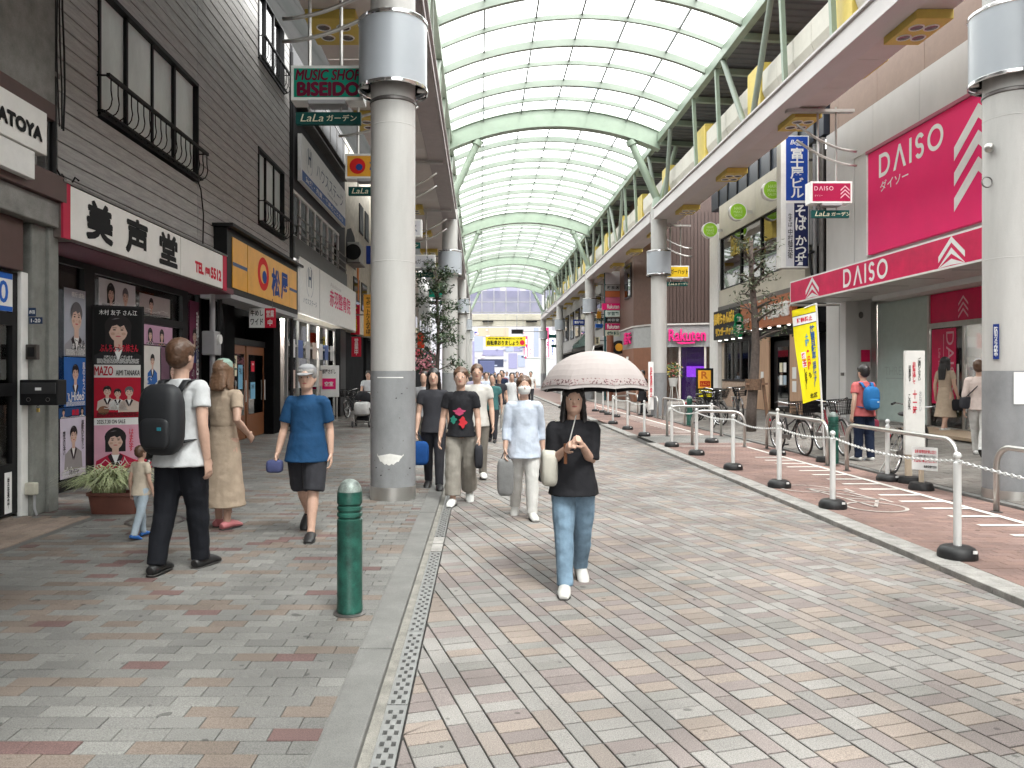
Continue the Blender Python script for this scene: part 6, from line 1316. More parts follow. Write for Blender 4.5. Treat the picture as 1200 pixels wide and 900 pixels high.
# notices on stands
def stand_base(p, parent): MB().lathe([(.15, 0), (.152, .03), (.13, .09), (.06, .10), (0, .10)], p, 18).build('base', RUBBER, parent, smooth='auto')
nb = thing('notice_board', (5.72, 10.3, ZL), 'tall narrow white notice board with vertical red and black writing', 'notice board'); Y = 10.3; f = CF(0, Y, 0)
a, b = at(1061, 411, Y), at(1084, 533, Y); q = MB(); f.rect(q, a.x, b.x, b.z, a.z, 0, 0, .05); q.build('board', M('white_board', (0.7, 0.69, 0.66), var=.06), nb, bevel=.004); stand_base((a.x + .08, Y + .03, ZL), nb); MB().box(a.x + .02, a.x + .1, Y + .01, Y + .05, ZL + .1, b.z + .02).build('leg', M('pale_timber', (0.55, 0.45, 0.34)), nb)
for s_, px0, px1, py0, py1, m_ in (('歩行者専用道路です', 1064.5, 1067.5, 428, 447, BLACK), ('自転車は押して', 1069, 1073, 424, 450, RED), ('ご通行ください', 1075.5, 1079, 419, 446, BLACK), ('十一時', 1069.5, 1074.5, 457, 486, RED), ('この先', 1064, 1067, 462, 480, BLACK), ('おねがい', 1077, 1080, 458, 482, GREY)): text(f, s_, xp(px0, Y), xp(px1, Y), hz(py1, Y), hz(py0, Y), .004, m_, nb, vert=True)
nb = thing('notice_placard', (5.68, 9.75, ZL), 'small tilted white placard with red and black lines on a timber stake', 'placard'); Y = 9.7; a, b = at(1069, 523, Y), at(1099, 550, Y); W, Hh = b.x - a.x, a.z - b.z
f = Face((a.x, Y, b.z), (1, 0, -.07), (0, -1, 0)); q = MB(); f.rect(q, 0, W, 0, Hh, 0, 0, .012); o = q.build('panel', WHITE, nb); stand_base((a.x + .14, Y + .04, ZL), nb); MB().box(a.x + .11, a.x + .16, Y + .015, Y + .045, ZL + .1, a.z - .02).build('stake', M('pale_timber', (0.55, 0.45, 0.34)), nb)
for s_, a0, a1, b0, b1, m_ in (('自転車等駐輪禁止区域', .1, .94, .72, .88, RED), ('ここに自転車を置かないで下さい', .06, .92, .55, .66, BLACK), ('放置自転車は撤去します', .06, .96, .33, .48, RED), ('商店街振興組合', .45, .95, .1, .22, BLACK)): text(f, s_, a0 * W, a1 * W, b0 * Hh, b1 * Hh, .004, m_, o, bold=.02)
fb_ = thing('flag_banner', (5.7, 12.75, ZL), 'tall yellow flag banner about abandoned bicycles on a white pole', 'flag banner'); Y = 12.8
p0, p1 = at(967, 547, Y), at(956.5, 355, Y); MB().cyl(p0, p1, .016, n=10).build('pole', CHAINW, fb_, smooth='auto'); MB().cyl(at(942, 361, Y), at(957.5, 355.5, Y), .01, n=8).build('cross_arm', CHAINW, fb_)
n = 14; c0, c1, c2, c3 = [at(*q_, Y) for q_ in ((928, 364), (955.5, 357.5), (961.5, 467), (940, 473))]
def cloth(u, v, off=0): p_ = c0.lerp(c1, u).lerp(c3.lerp(c2, u), v); return p_ + Vector((0, .035 * math.sin(v * 5 + u * 3) * (1 - u) - off, 0))
def patch(u0, u1, v0, v1, off, nm, mat, par_=fb_, k=8):
    q = MB(); m_ = 6
    for i in range(k):
        for j in range(m_):
            ua, ub, va, vb = u0 + (u1 - u0) * j / m_, u0 + (u1 - u0) * (j + 1) / m_, v0 + (v1 - v0) * i / k, v0 + (v1 - v0) * (i + 1) / k
            q.quad(cloth(ua, vb, off), cloth(ub, vb, off), cloth(ub, va, off), cloth(ua, va, off))
    return q.build(nm, mat, par_, smooth=True)
FLY = P('flag_yellow', (0.8, 0.7, 0.015)); cl = patch(0, 1, 0, 1, 0, 'cloth', FLY, k=n); patch(0, 1, .075, .17, .004, 'white_band', WHITE, cl); patch(0, 1, .068, .075, .005, 'band_edge', BLACK, cl, 1); patch(0, 1, .17, .177, .005, 'band_edge', BLACK, cl, 1)
def ctext(s_, u0, u1, v0, v1, mat, vert=True, bold=.03):
    v_, f_ = glyphs("\n".join(s_) if vert else s_, bold, 0, 0, .85 if vert else 1.0); xs = [q_[0] for q_ in v_]; ys = [q_[1] for q_ in v_]
    q = MB(); q.add([cloth(u0 + (u1 - u0) * (a - min(xs)) / (max(xs) - min(xs)), v1 - (v1 - v0) * (b - min(ys)) / (max(ys) - min(ys)), .008) for a, b, _ in v_], f_); q.build('lettering', mat, cl)
patch(.21, .4, .465, .535, .004, 'white_square', WHITE, cl, 2); patch(.21, .4, .555, .625, .004, 'white_square', WHITE, cl, 2)
NV = P('flag_navy', (0.03, 0.1, 0.25)); ctext('駐輪禁止', .18, .82, .095, .15, RED, False); ctext('放置自転車', .68, .90, .20, .565, NV); ctext('追放です！', .69, .88, .585, .86, NV); ctext('土曜', .44, .6, .28, .42, P('flag_blue', (0.05, 0.3, 0.5))); ctext('・', .46, .56, .45, .48, RED); ctext('日曜', .45, .61, .52, .67, P('flag_red', (0.75, 0.08, 0.02))); ctext('も', .46, .6, .69, .75, BLACK); ctext('撤去', .22, .39, .47, .62, RED); ctext('します！', .23, .37, .64, .86, BLACK); ctext('北区', .45, .85, .92, .97, BLACK, False)
stand_base((p0.x, Y, ZL), fb_)
rs = thing('notice_stand', (7.1, 24, .15), 'black notice stand with yellow panels and a brown R behind the bicycles', 'notice stand'); Y = 24; f = CF(0, Y, 0)
q = MB(); f.rect(q, xp(816, Y), xp(836, Y), zs(7), hz(431.5, Y), 0, 0, .06); q.build('frame', BLKMET, rs)
for r_, m_ in (((818, 833, 434, 455), AMBER), ((819, 833.5, 457, 465), P('flag_yellow', (0.8, 0.7, 0.015)))): q = MB(); f.rect(q, xp(r_[0], Y), xp(r_[1], Y), hz(r_[3], Y), hz(r_[2], Y), .005); q.build('panel', m_, rs)
text(f, 'R', xp(822, Y), xp(829, Y), hz(443.5, Y), hz(435.5, Y), .009, P('rust_letter', (0.45, 0.12, 0.02)), rs, bold=.04); q = MB(); f.rect(q, xp(820, Y), xp(832, Y), hz(453, Y), hz(446.5, Y), .008); o = q.build('red_strip', P('brick_red', (0.4, 0.02, 0.01)), rs); text(f, 'とんこつ', xp(821, Y), xp(831, Y), hz(451.5, Y), hz(448, Y), .012, AMBER, o); text(f, '味噌らーめん', xp(820.5, Y), xp(832.5, Y), hz(463, Y), hz(459, Y), .009, BLACK, rs)
fs = thing('flower_stand', (7.0, 27.3, .15), 'celebration flower stand with red and green flowers in a white pot', 'flower stand'); Y = 27.3; c = at(789, 447, Y)
MB().lathe([(.12, -.18), (.17, .12), (.15, .13)], c, 16).build('pot', WPAINT, fs)
for k in range(3): a = k * 2.1; MB().cyl((c.x + .1 * math.cos(a), Y + .1 * math.sin(a), c.z - .15), (c.x + .25 * math.cos(a), Y + .25 * math.sin(a), zs(7)), .015, n=6).build('leg', WPAINT, fs)
rng = random.Random(8); q = MB()
for i in range(260):
    a = rng.uniform(0, 6.28); e = rng.uniform(-.3, 1.4); r_ = rng.uniform(.1, .42); p_ = c + Vector((r_ * math.cos(a) * math.cos(e), r_ * math.sin(a) * math.cos(e), .25 + r_ * 1.1 * math.sin(e))); s_ = rng.uniform(.03, .07)
    u = Vector((rng.gauss(0, 1), rng.gauss(0, 1), rng.gauss(0, 1))).normalized(); v = u.orthogonal().normalized(); mi = 0 if rng.random() < .6 else rng.randrange(1, 4); q.quad(p_ - u * s_, p_ - v * s_ * .5, p_ + u * s_, p_ + v * s_ * .5, mi)
q.build('flowers', [M('leaf_green', (0.06, 0.12, 0.03), var=.3), P('flower_red', (0.4, 0.05, 0.05)), P('flower_cream', (0.6, 0.5, 0.4)), P('flower_yellow', (0.6, 0.45, 0.05))], fs)
wb = thing('slim_notice', tuple(at(765, 470, 26)), 'slim white notice board leaning by the second right column', 'notice board'); Y = 26; f = CF(0, Y, 0); q = MB(); f.rect(q, xp(760, Y), xp(766, Y), hz(480, Y), hz(424, Y), 0, 0, .04); q.build('board', WHITE, wb); text(f, '自転車通行禁止', xp(761.5, Y), xp(764.5, Y), hz(465, Y), hz(430, Y), .005, RED, wb, vert=True)
MB().box(xp(760, Y), xp(766, Y), Y + .05, Y + .25, ZL, ZL + .06).build('foot', RUBBER, wb)

# ---------------------------------------------------------------- plants
LEAFV = M('spider_leaf_green', (0.13, 0.2, 0.06), rough=.5, var=.3, scale=20); LEAFC = M('spider_leaf_cream', (0.66, 0.68, 0.42), rough=.5, var=.15, scale=20)
pl_ = thing('potted_plant', (-4.0, 8.2, ZP), 'variegated spider plant in an oval terracotta planter below the posters', 'potted plant')
TERR = M('terracotta_plastic', (0.14, 0.05, 0.035), rough=.5, var=.15); mb = MB(); rings = [(.25, .09, 0.0), (.28, .11, .19), (.30, .13, .2), (.30, .13, .235), (.275, .105, .235), (.265, .095, .18)]; vs = []; n = 28
for (rx, ry, z) in rings:
    for j in range(n): a = 2 * math.pi * j / n; vs.append((-3.98 + rx * math.copysign(abs(math.cos(a)) ** .5, math.cos(a)), 8.2 + ry * math.copysign(abs(math.sin(a)) ** .5, math.sin(a)), ZP + z))
mb.add(vs, [(i * n + j, i * n + (j + 1) % n, (i + 1) * n + (j + 1) % n, (i + 1) * n + j) for i in range(len(rings) - 1) for j in range(n)] + [tuple(range((len(rings) - 1) * n, len(rings) * n))]); mb.build('planter', TERR, pl_, smooth='auto')
rng = random.Random(12); q = MB()
for i in range(420):
    a = rng.uniform(0, 6.283); L = rng.uniform(.38, .66); base = Vector((-4.05 + rng.uniform(-.16, .14), 8.2 + rng.uniform(-.07, .07), ZP + .2)); up = rng.uniform(.9, 1.7); d = Vector((math.cos(a), math.sin(a) * .8, 0)); s_ = Vector((-d.y, d.x, 0)).normalized(); w_ = rng.uniform(.006, .011); prev = None; k = 7
    for j in range(k + 1):
        t = j / k; p_ = base + d * (L * t * (.35 + .65 * t) * .9) + Vector((0, 0, L * up * (t - .95 * t * t * (1.1 if up < .9 else .85)))); p_.z = max(p_.z, ZP + .05); ww = w_ * (1 - t ** 3) + .001
        cur = [p_ - s_ * ww, p_ - s_ * ww * .45, p_ + s_ * ww * .45, p_ + s_ * ww]
        if prev:
            for z_ in range(3): q.quad(prev[z_], prev[z_ + 1], cur[z_ + 1], cur[z_], 0 if z_ == 1 else 1)
        prev = cur
q.build('leaves', [LEAFV, LEAFC], pl_); q = MB()
for i in range(26):
    p_ = Vector((-3.75 + rng.uniform(-.1, .1), 8.28 + rng.uniform(-.1, .06), ZP + .42 + rng.uniform(-.12, .18))); q.ball(p_, rng.uniform(.012, .024), 6, rng.randrange(2))
q.build('blossoms', [P('blossom_red', (0.45, 0.02, 0.05)), P('blossom_white', (0.6, 0.55, 0.58))], pl_)
mh = thing('manhole_cover', (-3.35, 7.7, ZP), 'round iron manhole cover in the left pavement near the planter', 'manhole cover'); MB().lathe([(.26, .004), (.28, .007), (.3, .005)], (-3.35, 7.75, ZP), 32).build('rim', DSTEEL, mh); MB().lathe([(0, .003), (.255, .003)], (-3.35, 7.75, ZP), 32).build('lid', M('iron_lid', (0.14, 0.135, 0.125), rough=.6, var=.3, scale=20), mh)
BARK = M('rough_bark', (0.095, 0.075, 0.065), rough=.9, var=.35, scale=14, bump=.4); DLEAF = M('dark_leaf', (0.022, 0.05, 0.018), rough=.4, var=.5, scale=6); MLEAF = M('mid_leaf', (0.055, 0.085, 0.035), rough=.5, var=.4, scale=6)
def tree(x, y, z, hgt, r, label, nleaf, spread, seed, leaf, z_lo, name='street_tree', lean=0.0, big=.06):
    rng = random.Random(seed); t = thing(name, (x, y, z), label, 'tree'); pts = []; k = 9
    for i in range(k + 1): u = i / k; pts.append(Vector((x + lean * u + .05 * math.sin(u * 7 + seed), y + .04 * math.cos(u * 6), z + hgt * u)))
    MB().tube(pts, [r * (1 - .65 * i / k) for i in range(k + 1)], 12).build('trunk', BARK, t, smooth=True)
    br = MB(); tips = []
    for i in range(15):
        u = z_lo + (1 - z_lo) * (i + rng.random()) / 15.5; b0 = pts[0].lerp(pts[-1], u); b0 = Vector((pts[min(k, int(u * k))].x, pts[min(k, int(u * k))].y, z + hgt * u)); a = i * 2.4 + rng.uniform(-.4, .4); L = spread * rng.uniform(.6, 1.05) * (1.1 - .5 * u); d = Vector((math.cos(a), math.sin(a), rng.uniform(.15, .7))).normalized()
        c = [b0 + d * (L * s_) + Vector((rng.gauss(0, .03), rng.gauss(0, .03), .08 * L * math.sin(s_ * 3))) for s_ in (0, .35, .7, 1)]
        br.tube(c, [r * .3, r * .22, r * .14, r * .06], 6); tips += [c[1], c[2], c[3], c[3], c[2].lerp(c[3], .5)]
        for m_ in range(2): s_ = c[2] + Vector((rng.gauss(0, .2), rng.gauss(0, .2), rng.gauss(.08, .15))) * spread; br.tube([c[1 + m_], s_], [r * .12, r * .05], 5); tips += [s_, c[2].lerp(s_, .6)]
    br.build('branches', BARK, t, smooth=True); q = MB()
    for i in range(nleaf):
        c = rng.choice(tips); p_ = c + Vector((rng.gauss(0, .13), rng.gauss(0, .13), rng.gauss(0, .1))) * max(.6, spread); u = Vector((rng.gauss(0, 1), rng.gauss(0, 1), rng.gauss(-.3, .6))).normalized(); v = u.cross(Vector((rng.gauss(0, .5), rng.gauss(0, .5), 1))).normalized(); s_ = rng.uniform(.6, 1.2) * big; n_ = u.cross(v) * s_ * .18
        q.add([p_ - u * s_, p_ - v * s_ * .36 + n_, p_ + u * s_, p_ + v * s_ * .36 + n_], [(0, 1, 2), (0, 2, 3)], 0 if rng.random() < .6 else 1)
    q.build('crown', [leaf, MLEAF], t); return t
tree(-1.4, 24.2, ZP, 4.9, .085, 'leafy dark green street tree just right of the near left column', 2100, 1.1, 4, DLEAF, .32, big=.085)
tr_ = tree(6.72, 18.5, zs(6.7), 4.75, .135, 'sparse street tree with wrapped trunk in front of the ribbon window', 1000, .85, 11, M('olive_leaf', (0.10, 0.115, 0.065), rough=.5, var=.4), .45, big=.06)
MB().tube([(6.72, 18.5, 1.15), (6.72, 18.5, 1.42)], [.19, .19], 14).build('trunk_wrap', M('hessian', (0.14, 0.085, 0.055), rough=.95, var=.4, scale=30, bump=.4), tr_); MB().bar((6.95, 18.5, 1.45), (7.12, 18.55, .15), .06, .06).build('stake', M('stake_wood', (0.18, 0.1, 0.06), var=.3), tr_); MB().bar((6.5, 18.4, 1.3), (7.05, 18.45, 1.3), .05, .05).build('stake', M('stake_wood', (0.18, 0.1, 0.06), var=.3), tr_)
fl = thing('pink_blossom_bush', (-1.95, 27, ZP), 'pink flowering bush in a pot below the leafy tree', 'potted bush'); MB().lathe([(.2, 0), (.26, .4)], (-1.95, 27, ZP), 16).build('pot', TERR, fl); rng = random.Random(5); q = MB(); MB().cyl((-1.95, 27, .3), (-1.95, 27, 1.9), .03).build('stem', BARK, fl)
for i in range(420):
    d = Vector((rng.gauss(0, 1), rng.gauss(0, 1), rng.gauss(0, 1))).normalized() * rng.uniform(.15, .5); p_ = Vector((-1.95, 27, 1.9)) + d; u = Vector((rng.gauss(0, 1), rng.gauss(0, 1), rng.gauss(0, 1))).normalized(); v = u.orthogonal().normalized(); q.quad(p_ - u * .07, p_ - v * .05, p_ + u * .07, p_ + v * .05, 0 if rng.random() < .55 else 1)
q.build('blossoms', [P('blossom_pink', (0.62, 0.25, 0.3)), DLEAF], fl)

# ---------------------------------------------------------------- bicycles
def bicycle(label, frame_mat, basket=True, loc=(0, 0, 0), rz=0.0, lean=0.0, tyre=RUBBER):
    """built along +Y (front), origin on the ground below the bottom bracket"""
    t = thing('bicycle', (0, 0, 0), label, 'bicycle', 'bicycles parked along the right pavement'); r = .33; yf, yr = .58, -.50
    for y in (yf, yr):
        w_ = MB().torus((0, y, r), (1, 0, 0), r - .018, .02, 36, 8).build('wheel', tyre, t, smooth=True); MB().torus((0, y, r), (1, 0, 0), r - .045, .012, 36, 6).build('rim', CHROME, w_, smooth=True); sp = MB()
        for k in range(18): a = 2 * math.pi * k / 18; sp.cyl((.02 * (-1) ** k, y + .02 * math.cos(a), r + .02 * math.sin(a)), (0, y + (r - .05) * math.cos(a + .12), r + (r - .05) * math.sin(a + .12)), .0016, n=4)
        sp.cyl((-.05, y, r), (.05, y, r), .022, n=10); sp.build('spokes', STEEL, w_)
        MB().tube([(0, y + (r + .025) * math.cos(a), r + (r + .025) * math.sin(a)) for a in [R(25 if y > 0 else 5) + i * R(130) / 12 for i in range(13)]], [(.028, .004)] * 13, 8, side=(1, 0, 0)).build('mudguard', DSTEEL, t, smooth=True)
    fr = MB(); bb_ = (0, 0, .28); head0, head1 = (0, .40, .62), (0, .36, .80); seat = (0, -.17, .78)
    for a, b, rr in ((bb_, (0, .39, .66), .018), ((0, -.08, .50), (0, .385, .70), .014), (bb_, seat, .017), (head0, head1, .02)): fr.cyl(a, b, rr, n=10)
    for sx in (-.05, .05): fr.cyl((sx * .6, 0, .28), (sx, yr, r), .011, n=8); fr.cyl((sx * .4, -.13, .64), (sx, yr, r), .009, n=8)
    fr.build('frame', frame_mat, t, smooth='auto'); fk = MB()
    for sx in (-.05, .05): fk.tube([(sx, .41, .62), (sx, .47, .5), (sx, yf, r)], .011, 8)
    fk.bar((-.055, .41, .63), (.055, .41, .63), .03, .03); fk.build('fork', frame_mat, t, smooth='auto')
    MB().tube([(-.28, .12, .97), (-.27, .2, .99), (-.2, .34, .97), (0, .36, .93), (.2, .34, .97), (.27, .2, .99), (.28, .12, .97)], .011, 8).build('handlebar', CHROME, t, smooth=True); MB().cyl((0, .36, .8), (0, .355, .94), .012).build('stem', CHROME, t)
    for sx in (-1, 1): MB().cyl((sx * .28, .10, .97), (sx * .272, .2, .99), .017).build('grip', RUBBER, t)
    MB().ball((0, -.2, .86), (.09, .13, .035), 14).tube([(0, -.15, .86), (0, -.02, .865)], [(.06, .025), (.025, .02)], 10, side=(1, 0, 0)).build('saddle', RUBBER, t, smooth=True); MB().cyl(seat, (0, -.185, .85), .013).build('seat_post', CHROME, t)
    cg = MB().box(.035, .06, yr - .06, .12, .25, .35).build('chain_case', DSTEEL, t, bevel=.02)
    for s_ in (-1, 1): MB().bar((s_ * .07, 0, .28), (s_ * .08, s_ * .12, .28 - .11 * s_), .012, .02).build('crank', STEEL, t); MB().box(s_ * .09 - .0, s_ * .09 + s_ * .08, s_ * .12 - .03, s_ * .12 + .03, .27 - .11 * s_, .29 - .11 * s_).build('pedal', RUBBER, t)
    q = MB()
    for sx in (-.06, .06): q.bar((sx, -.2, .69), (sx, -.74, .69), .01, .01); q.bar((sx, -.66, .69), (sx * .9, yr - .02, r), .008, .008)
    for k in range(6): q.bar((-.06, -.28 - k * .09, .69), (.06, -.28 - k * .09, .69), .008, .008)
    q.build('rear_rack', STEEL, t); MB().box(-.02, .02, -.80, -.77, .55, .6).build('reflector', RED, t)
    MB().ball((0, .48, .72), (.03, .05, .03), 10).build('lamp', CHROME, t, smooth=True)
    if basket:
        q = MB(); B0 = [(-.13, .45), (.13, .45), (.13, .72), (-.13, .72)]; B1 = [(-.18, .40), (.18, .40), (.18, .80), (-.18, .80)]; z0, z1 = .74, .99
        for k in range(4):
            a0, a1, b0, b1 = B0[k], B0[(k + 1) % 4], B1[k], B1[(k + 1) % 4]
            for i in range(9): u = i / 8; p_ = Vector((*a0, z0)).lerp(Vector((*a1, z0)), u); p2 = Vector((*b0, z1)).lerp(Vector((*b1, z1)), u); q.bar(p_, p2, .007, .007)
            for i in range(5): v = i / 4; p_ = Vector((*a0, z0)).lerp(Vector((*b0, z1)), v); p2 = Vector((*a1, z0)).lerp(Vector((*b1, z1)), v); q.bar(p_, p2, .007 if i < 4 else .014, .007 if i < 4 else .014)
        for i in range(6): q.bar((-.13 + .052 * i, .45, z0), (-.13 + .052 * i, .72, z0), .007, .007)
        q.build('basket', BLKMET, t)
    MB().bar((-.06, yr + .02, .30), (-.14, yr - .12, .02), .014, .014).build('kickstand', STEEL, t)
    t.location = loc; t.rotation_euler = (0, R(lean), R(rz)); return t
FB = M('bike_black', (0.02, 0.02, 0.024), rough=.3, var=.1); FS = M('bike_silver', (0.4, 0.4, 0.42), rough=.3, metal=.6, var=.05); FR_ = M('bike_wine', (0.2, 0.015, 0.03), rough=.3, var=.1)
b1 = bicycle('black city bicycle with a wire basket behind the middle steel hoop', FB, True, (5.92, 14.35, ZL), 183, 3)
def bike_copy(src, label, loc, rz, lean, name='bicycle'):
    c = copy_tree(src); c.location = loc; c.rotation_euler = (0, R(lean), R(rz)); c['label'] = label; return c
b2 = bicycle('black bicycle without a basket parked beside the tall white notice board', FB, False, (6.33, 11.2, zs(6.35)), -47, 4)
b3 = bicycle('wine-red bicycle partly behind the person in the coral shirt', FR_, True, (6.42, 13.75, zs(6.4)), 176, 4)
for k, (x, y, rz, ln_, lab) in enumerate(((6.42, 21.4, 205, 4, 'foremost bicycle of the cluster left of the wrapped tree'), (6.75, 22.3, 195, -4, 'bicycle at the back of the cluster left of the wrapped tree'), (6.5, 20.5, 150, 5, 'bicycle closest to the wrapped tree in the cluster'), (7.5, 21.8, 170, 4, 'bicycle of the cluster nearest the shop window'))): bike_copy(b1, lab, (x, y, zs(x)), rz, ln_)
bike_copy(b1, 'dark bicycle on the left pavement beside the white standing board', (-4.45, 26.3, ZP), 170, 4)
q = thing('delivery_crate', (6.9, 21.5, .9), 'black crate with yellow trim on a bicycle rack', 'crate') if False else None
# ---------------------------------------------------------------- people
SKIN = M('skin', (0.52, 0.33, 0.25), rough=.5, var=.08, scale=30); HAIRB = M('black_hair', (0.014, 0.012, 0.012), rough=.45, var=.3, scale=60); HAIRN = M('brown_hair', (0.09, 0.045, 0.025), rough=.45, var=.3, scale=60); HAIRG = M('grey_hair', (0.22, 0.21, 0.2), rough=.5, var=.25, scale=60); HAIRT = M('tan_hair', (0.17, 0.095, 0.055), rough=.5, var=.25, scale=60)
EYEW = P('eye_white', (0.7, 0.68, 0.66)); EYED = P('eye_dark', (0.02, 0.012, 0.01)); LIP = P('lip', (0.42, 0.14, 0.13))
def cloth_mat(n, c, var=.14): return M('cloth_' + n, c, rough=.85, var=var, scale=9, bump=.25, spec=.25)
FOLD = bpy.data.textures.new('cloth_folds', 'CLOUDS'); FOLD.noise_scale = .12; FOLD.noise_depth = 3
STRAND = bpy.data.textures.new('hair_strands', 'CLOUDS'); STRAND.noise_scale = .018; STRAND.noise_depth = 2
def fuse(mb, name, mat, parent, voxel, smooth=4):
    """melt overlapping tubes into one continuous surface"""
    o = bpy.data.objects.new('tmp', mb.mesh('tmp', mat)); r = o.modifiers.new('r', 'REMESH'); r.mode = 'VOXEL'; r.voxel_size = voxel; r.use_smooth_shade = True
    s = o.modifiers.new('s', 'SMOOTH'); s.factor = .5; s.iterations = smooth
    if name not in ('body', 'shoe') and voxel < .013:
        ds_ = o.modifiers.new('f', 'DISPLACE'); ds_.texture = STRAND if name == 'hair' else FOLD; ds_.texture_coords = 'LOCAL'; ds_.strength = .012 if name == 'hair' else .02; ds_.mid_level = .5
    d = o.modifiers.new('d', 'DECIMATE'); d.ratio = .45
    me = evaluated_mesh(o); me.name = name; old = o.data
    bpy.data.objects.remove(o); bpy.data.meshes.remove(old); me.materials.clear(); me.materials.append(mat)
    me.polygons.foreach_set('use_smooth', [True] * len(me.polygons)); n = bpy.data.objects.new(name, me); COL.objects.link(n); n.parent = parent; return n
V3 = Vector
def person(pos, rz, Ht, label, top=None, bottom=None, shoes=None, hair=HAIRB, sleeve=.55, hem=.47, legs='trousers', walk=(12, -12, 4, 14), hands=(None, None), longhair=0.0, cap=None, mask=False, dress=None, lod=0, loose=1.0, lean=0, name='person', group=None, fist=(.5, .5), skinleg=False):
    t = thing(name, (0, 0, 0), label, 'person', group); h = Ht; vox = (.0062, .011, .02)[lod] * max(h, .9) / 1.65; seg = (12, 10, 8)[lod]
    # joints, local frame facing +Y
    hipz = .52; J = {}
    def dirv(a): return V3((0, math.sin(R(a)), -math.cos(R(a))))
    for s, (a, k) in ((-1, (walk[0], walk[2])), (1, (walk[1], walk[3]))):
        hp = V3((s * .05, 0, hipz)); kn = hp + dirv(a) * .24; an = kn + dirv(a - k) * .235; J[s] = (hp, kn, an, a - k)
    low = min(J[s][2].z for s in (-1, 1)) - .042; dz = V3((0, 0, -low))
    for s in (-1, 1): J[s] = tuple([p + dz for p in J[s][:3]] + [J[s][3]])
    B = dz.z - (0); L = lambda y: R(lean) * (y - .52)
    def sp(z, y=0): return V3((0, y + L(z), z + dz.z))
    body = MB()
    def T(mb, pts, r, side=None, n=seg): mb.tube([p * h for p in pts], [tuple(q * h for q in x) if isinstance(x, tuple) else x * h for x in r], n, side=side)
    T(body, [sp(.49), sp(.54), sp(.62), sp(.70), sp(.77), sp(.805), sp(.828), sp(.875, .006)], [(.07, .05), (.085, .06), (.074, .05), (.084, .056), (.092, .052), (.06, .04), (.033, .033), (.031, .032)], (1, 0, 0))
    T(body, [sp(.862, .012), sp(.875, .018), sp(.895, .012), sp(.925, .008), sp(.955, .004), sp(.98, .0), sp(.997, -.002)], [(.022, .03), (.034, .042), (.041, .052), (.0455, .058), (.045, .058), (.033, .044), (.01, .014)], (1, 0, 0))
    if lod < 2:
        body.ball(sp(.918, .064) * h, (.009 * h, .012 * h, .014 * h), 8); body.ball(sp(.928, .06) * h, (.006 * h, .008 * h, .02 * h), 8)
        for s in (-1, 1): body.ball((sp(.922, -.004) + V3((s * .046, 0, 0))) * h, (.008 * h, .014 * h, .02 * h), 8)
    arms = {}
    for i, s in enumerate((-1, 1)):
        sh = sp(.795) + V3((s * .098, 0, 0)); l1, l2 = .165, .145
        tg = hands[i]; tg = V3((s * .135, .03 * (1 if (walk[0] < 0) == (s < 0) else -1) + .02, .49)) if tg is None else V3(tg); tg = tg + dz + V3((0, L(tg.z), 0)) if hands[i] is None else tg + dz
        d = tg - sh; dist = min(d.length, l1 + l2 - .004); d.normalize(); a = (l1 * l1 - l2 * l2 + dist * dist) / (2 * dist); hh = math.sqrt(max(0, l1 * l1 - a * a)); pole = V3((s * .3, -.6, -.8)); pole = (pole - d * pole.dot(d)).normalized(); el = sh + d * a + pole * hh; wr = sh + d * dist; arms[s] = (sh, el, wr)
        T(body, [sh - V3((s * .02, 0, -.004)), sh + (el - sh) * .15, sh + (el - sh) * .5, el, el + (wr - el) * .3, wr], [.03, .031, .027, .022, .0235, .0155])
        fd = (wr - el).normalized(); inw = V3((-s, .15, 0)); inw = (inw - fd * inw.dot(fd)).normalized(); wid = fd.cross(inw).normalized(); wid = wid if wid.y > 0 else -wid
        kn = wr + fd * .05; T(body, [wr, wr + fd * .018, kn, kn + fd * .006], [(.015, .011), (.021, .0105), (.0225, .0095), (.020, .008)], wid)
        if lod < 2:
            cu = fist[i]
            for j, (off, ln) in enumerate(((.0165, .044), (.0055, .049), (-.0055, .046), (-.016, .036))):
                p = kn + wid * off; pts = [p - fd * .008]; dcur = fd.copy()
                for m_ in range(3): dcur = (Matrix.Rotation(0, 3, 'X') @ dcur); ang = cu * (.55 + .28 * m_); dcur = (fd * math.cos(ang * (m_ + 1) * .75) + inw * math.sin(ang * (m_ + 1) * .75)); pts.append(pts[-1] + dcur * ln * (.42, .33, .3)[m_] + (fd * .008 if m_ == 0 else V3()))
                T(body, pts, [.0063, .006, .0055, .0046], None, 8)
            b0 = wr + fd * .012 + wid * .015; d1 = (fd * .75 + wid * .6 + inw * .35).normalized(); d2 = (fd * .9 + wid * .1 + inw * .5).normalized(); T(body, [b0 - d1 * .006, b0 + d1 * .022, b0 + d1 * .022 + d2 * .024], [.0085, .0075, .0055], None, 8)
        else: T(body, [kn, kn + fd * .025 + inw * .01, kn + fd * .04 + inw * .02], [(.019, .008), (.018, .008), (.012, .006)], wid)
    for s in (-1, 1):
        hp, kn, an, fa = J[s]; c = kn + (an - kn) * .32; T(body, [hp + V3((0, 0, .02)), hp + (kn - hp) * .3, hp + (kn - hp) * .7, kn, c, kn + (an - kn) * .75, an], [.048, .052, .041, .033, .034, .024, .021])
    feet = {}
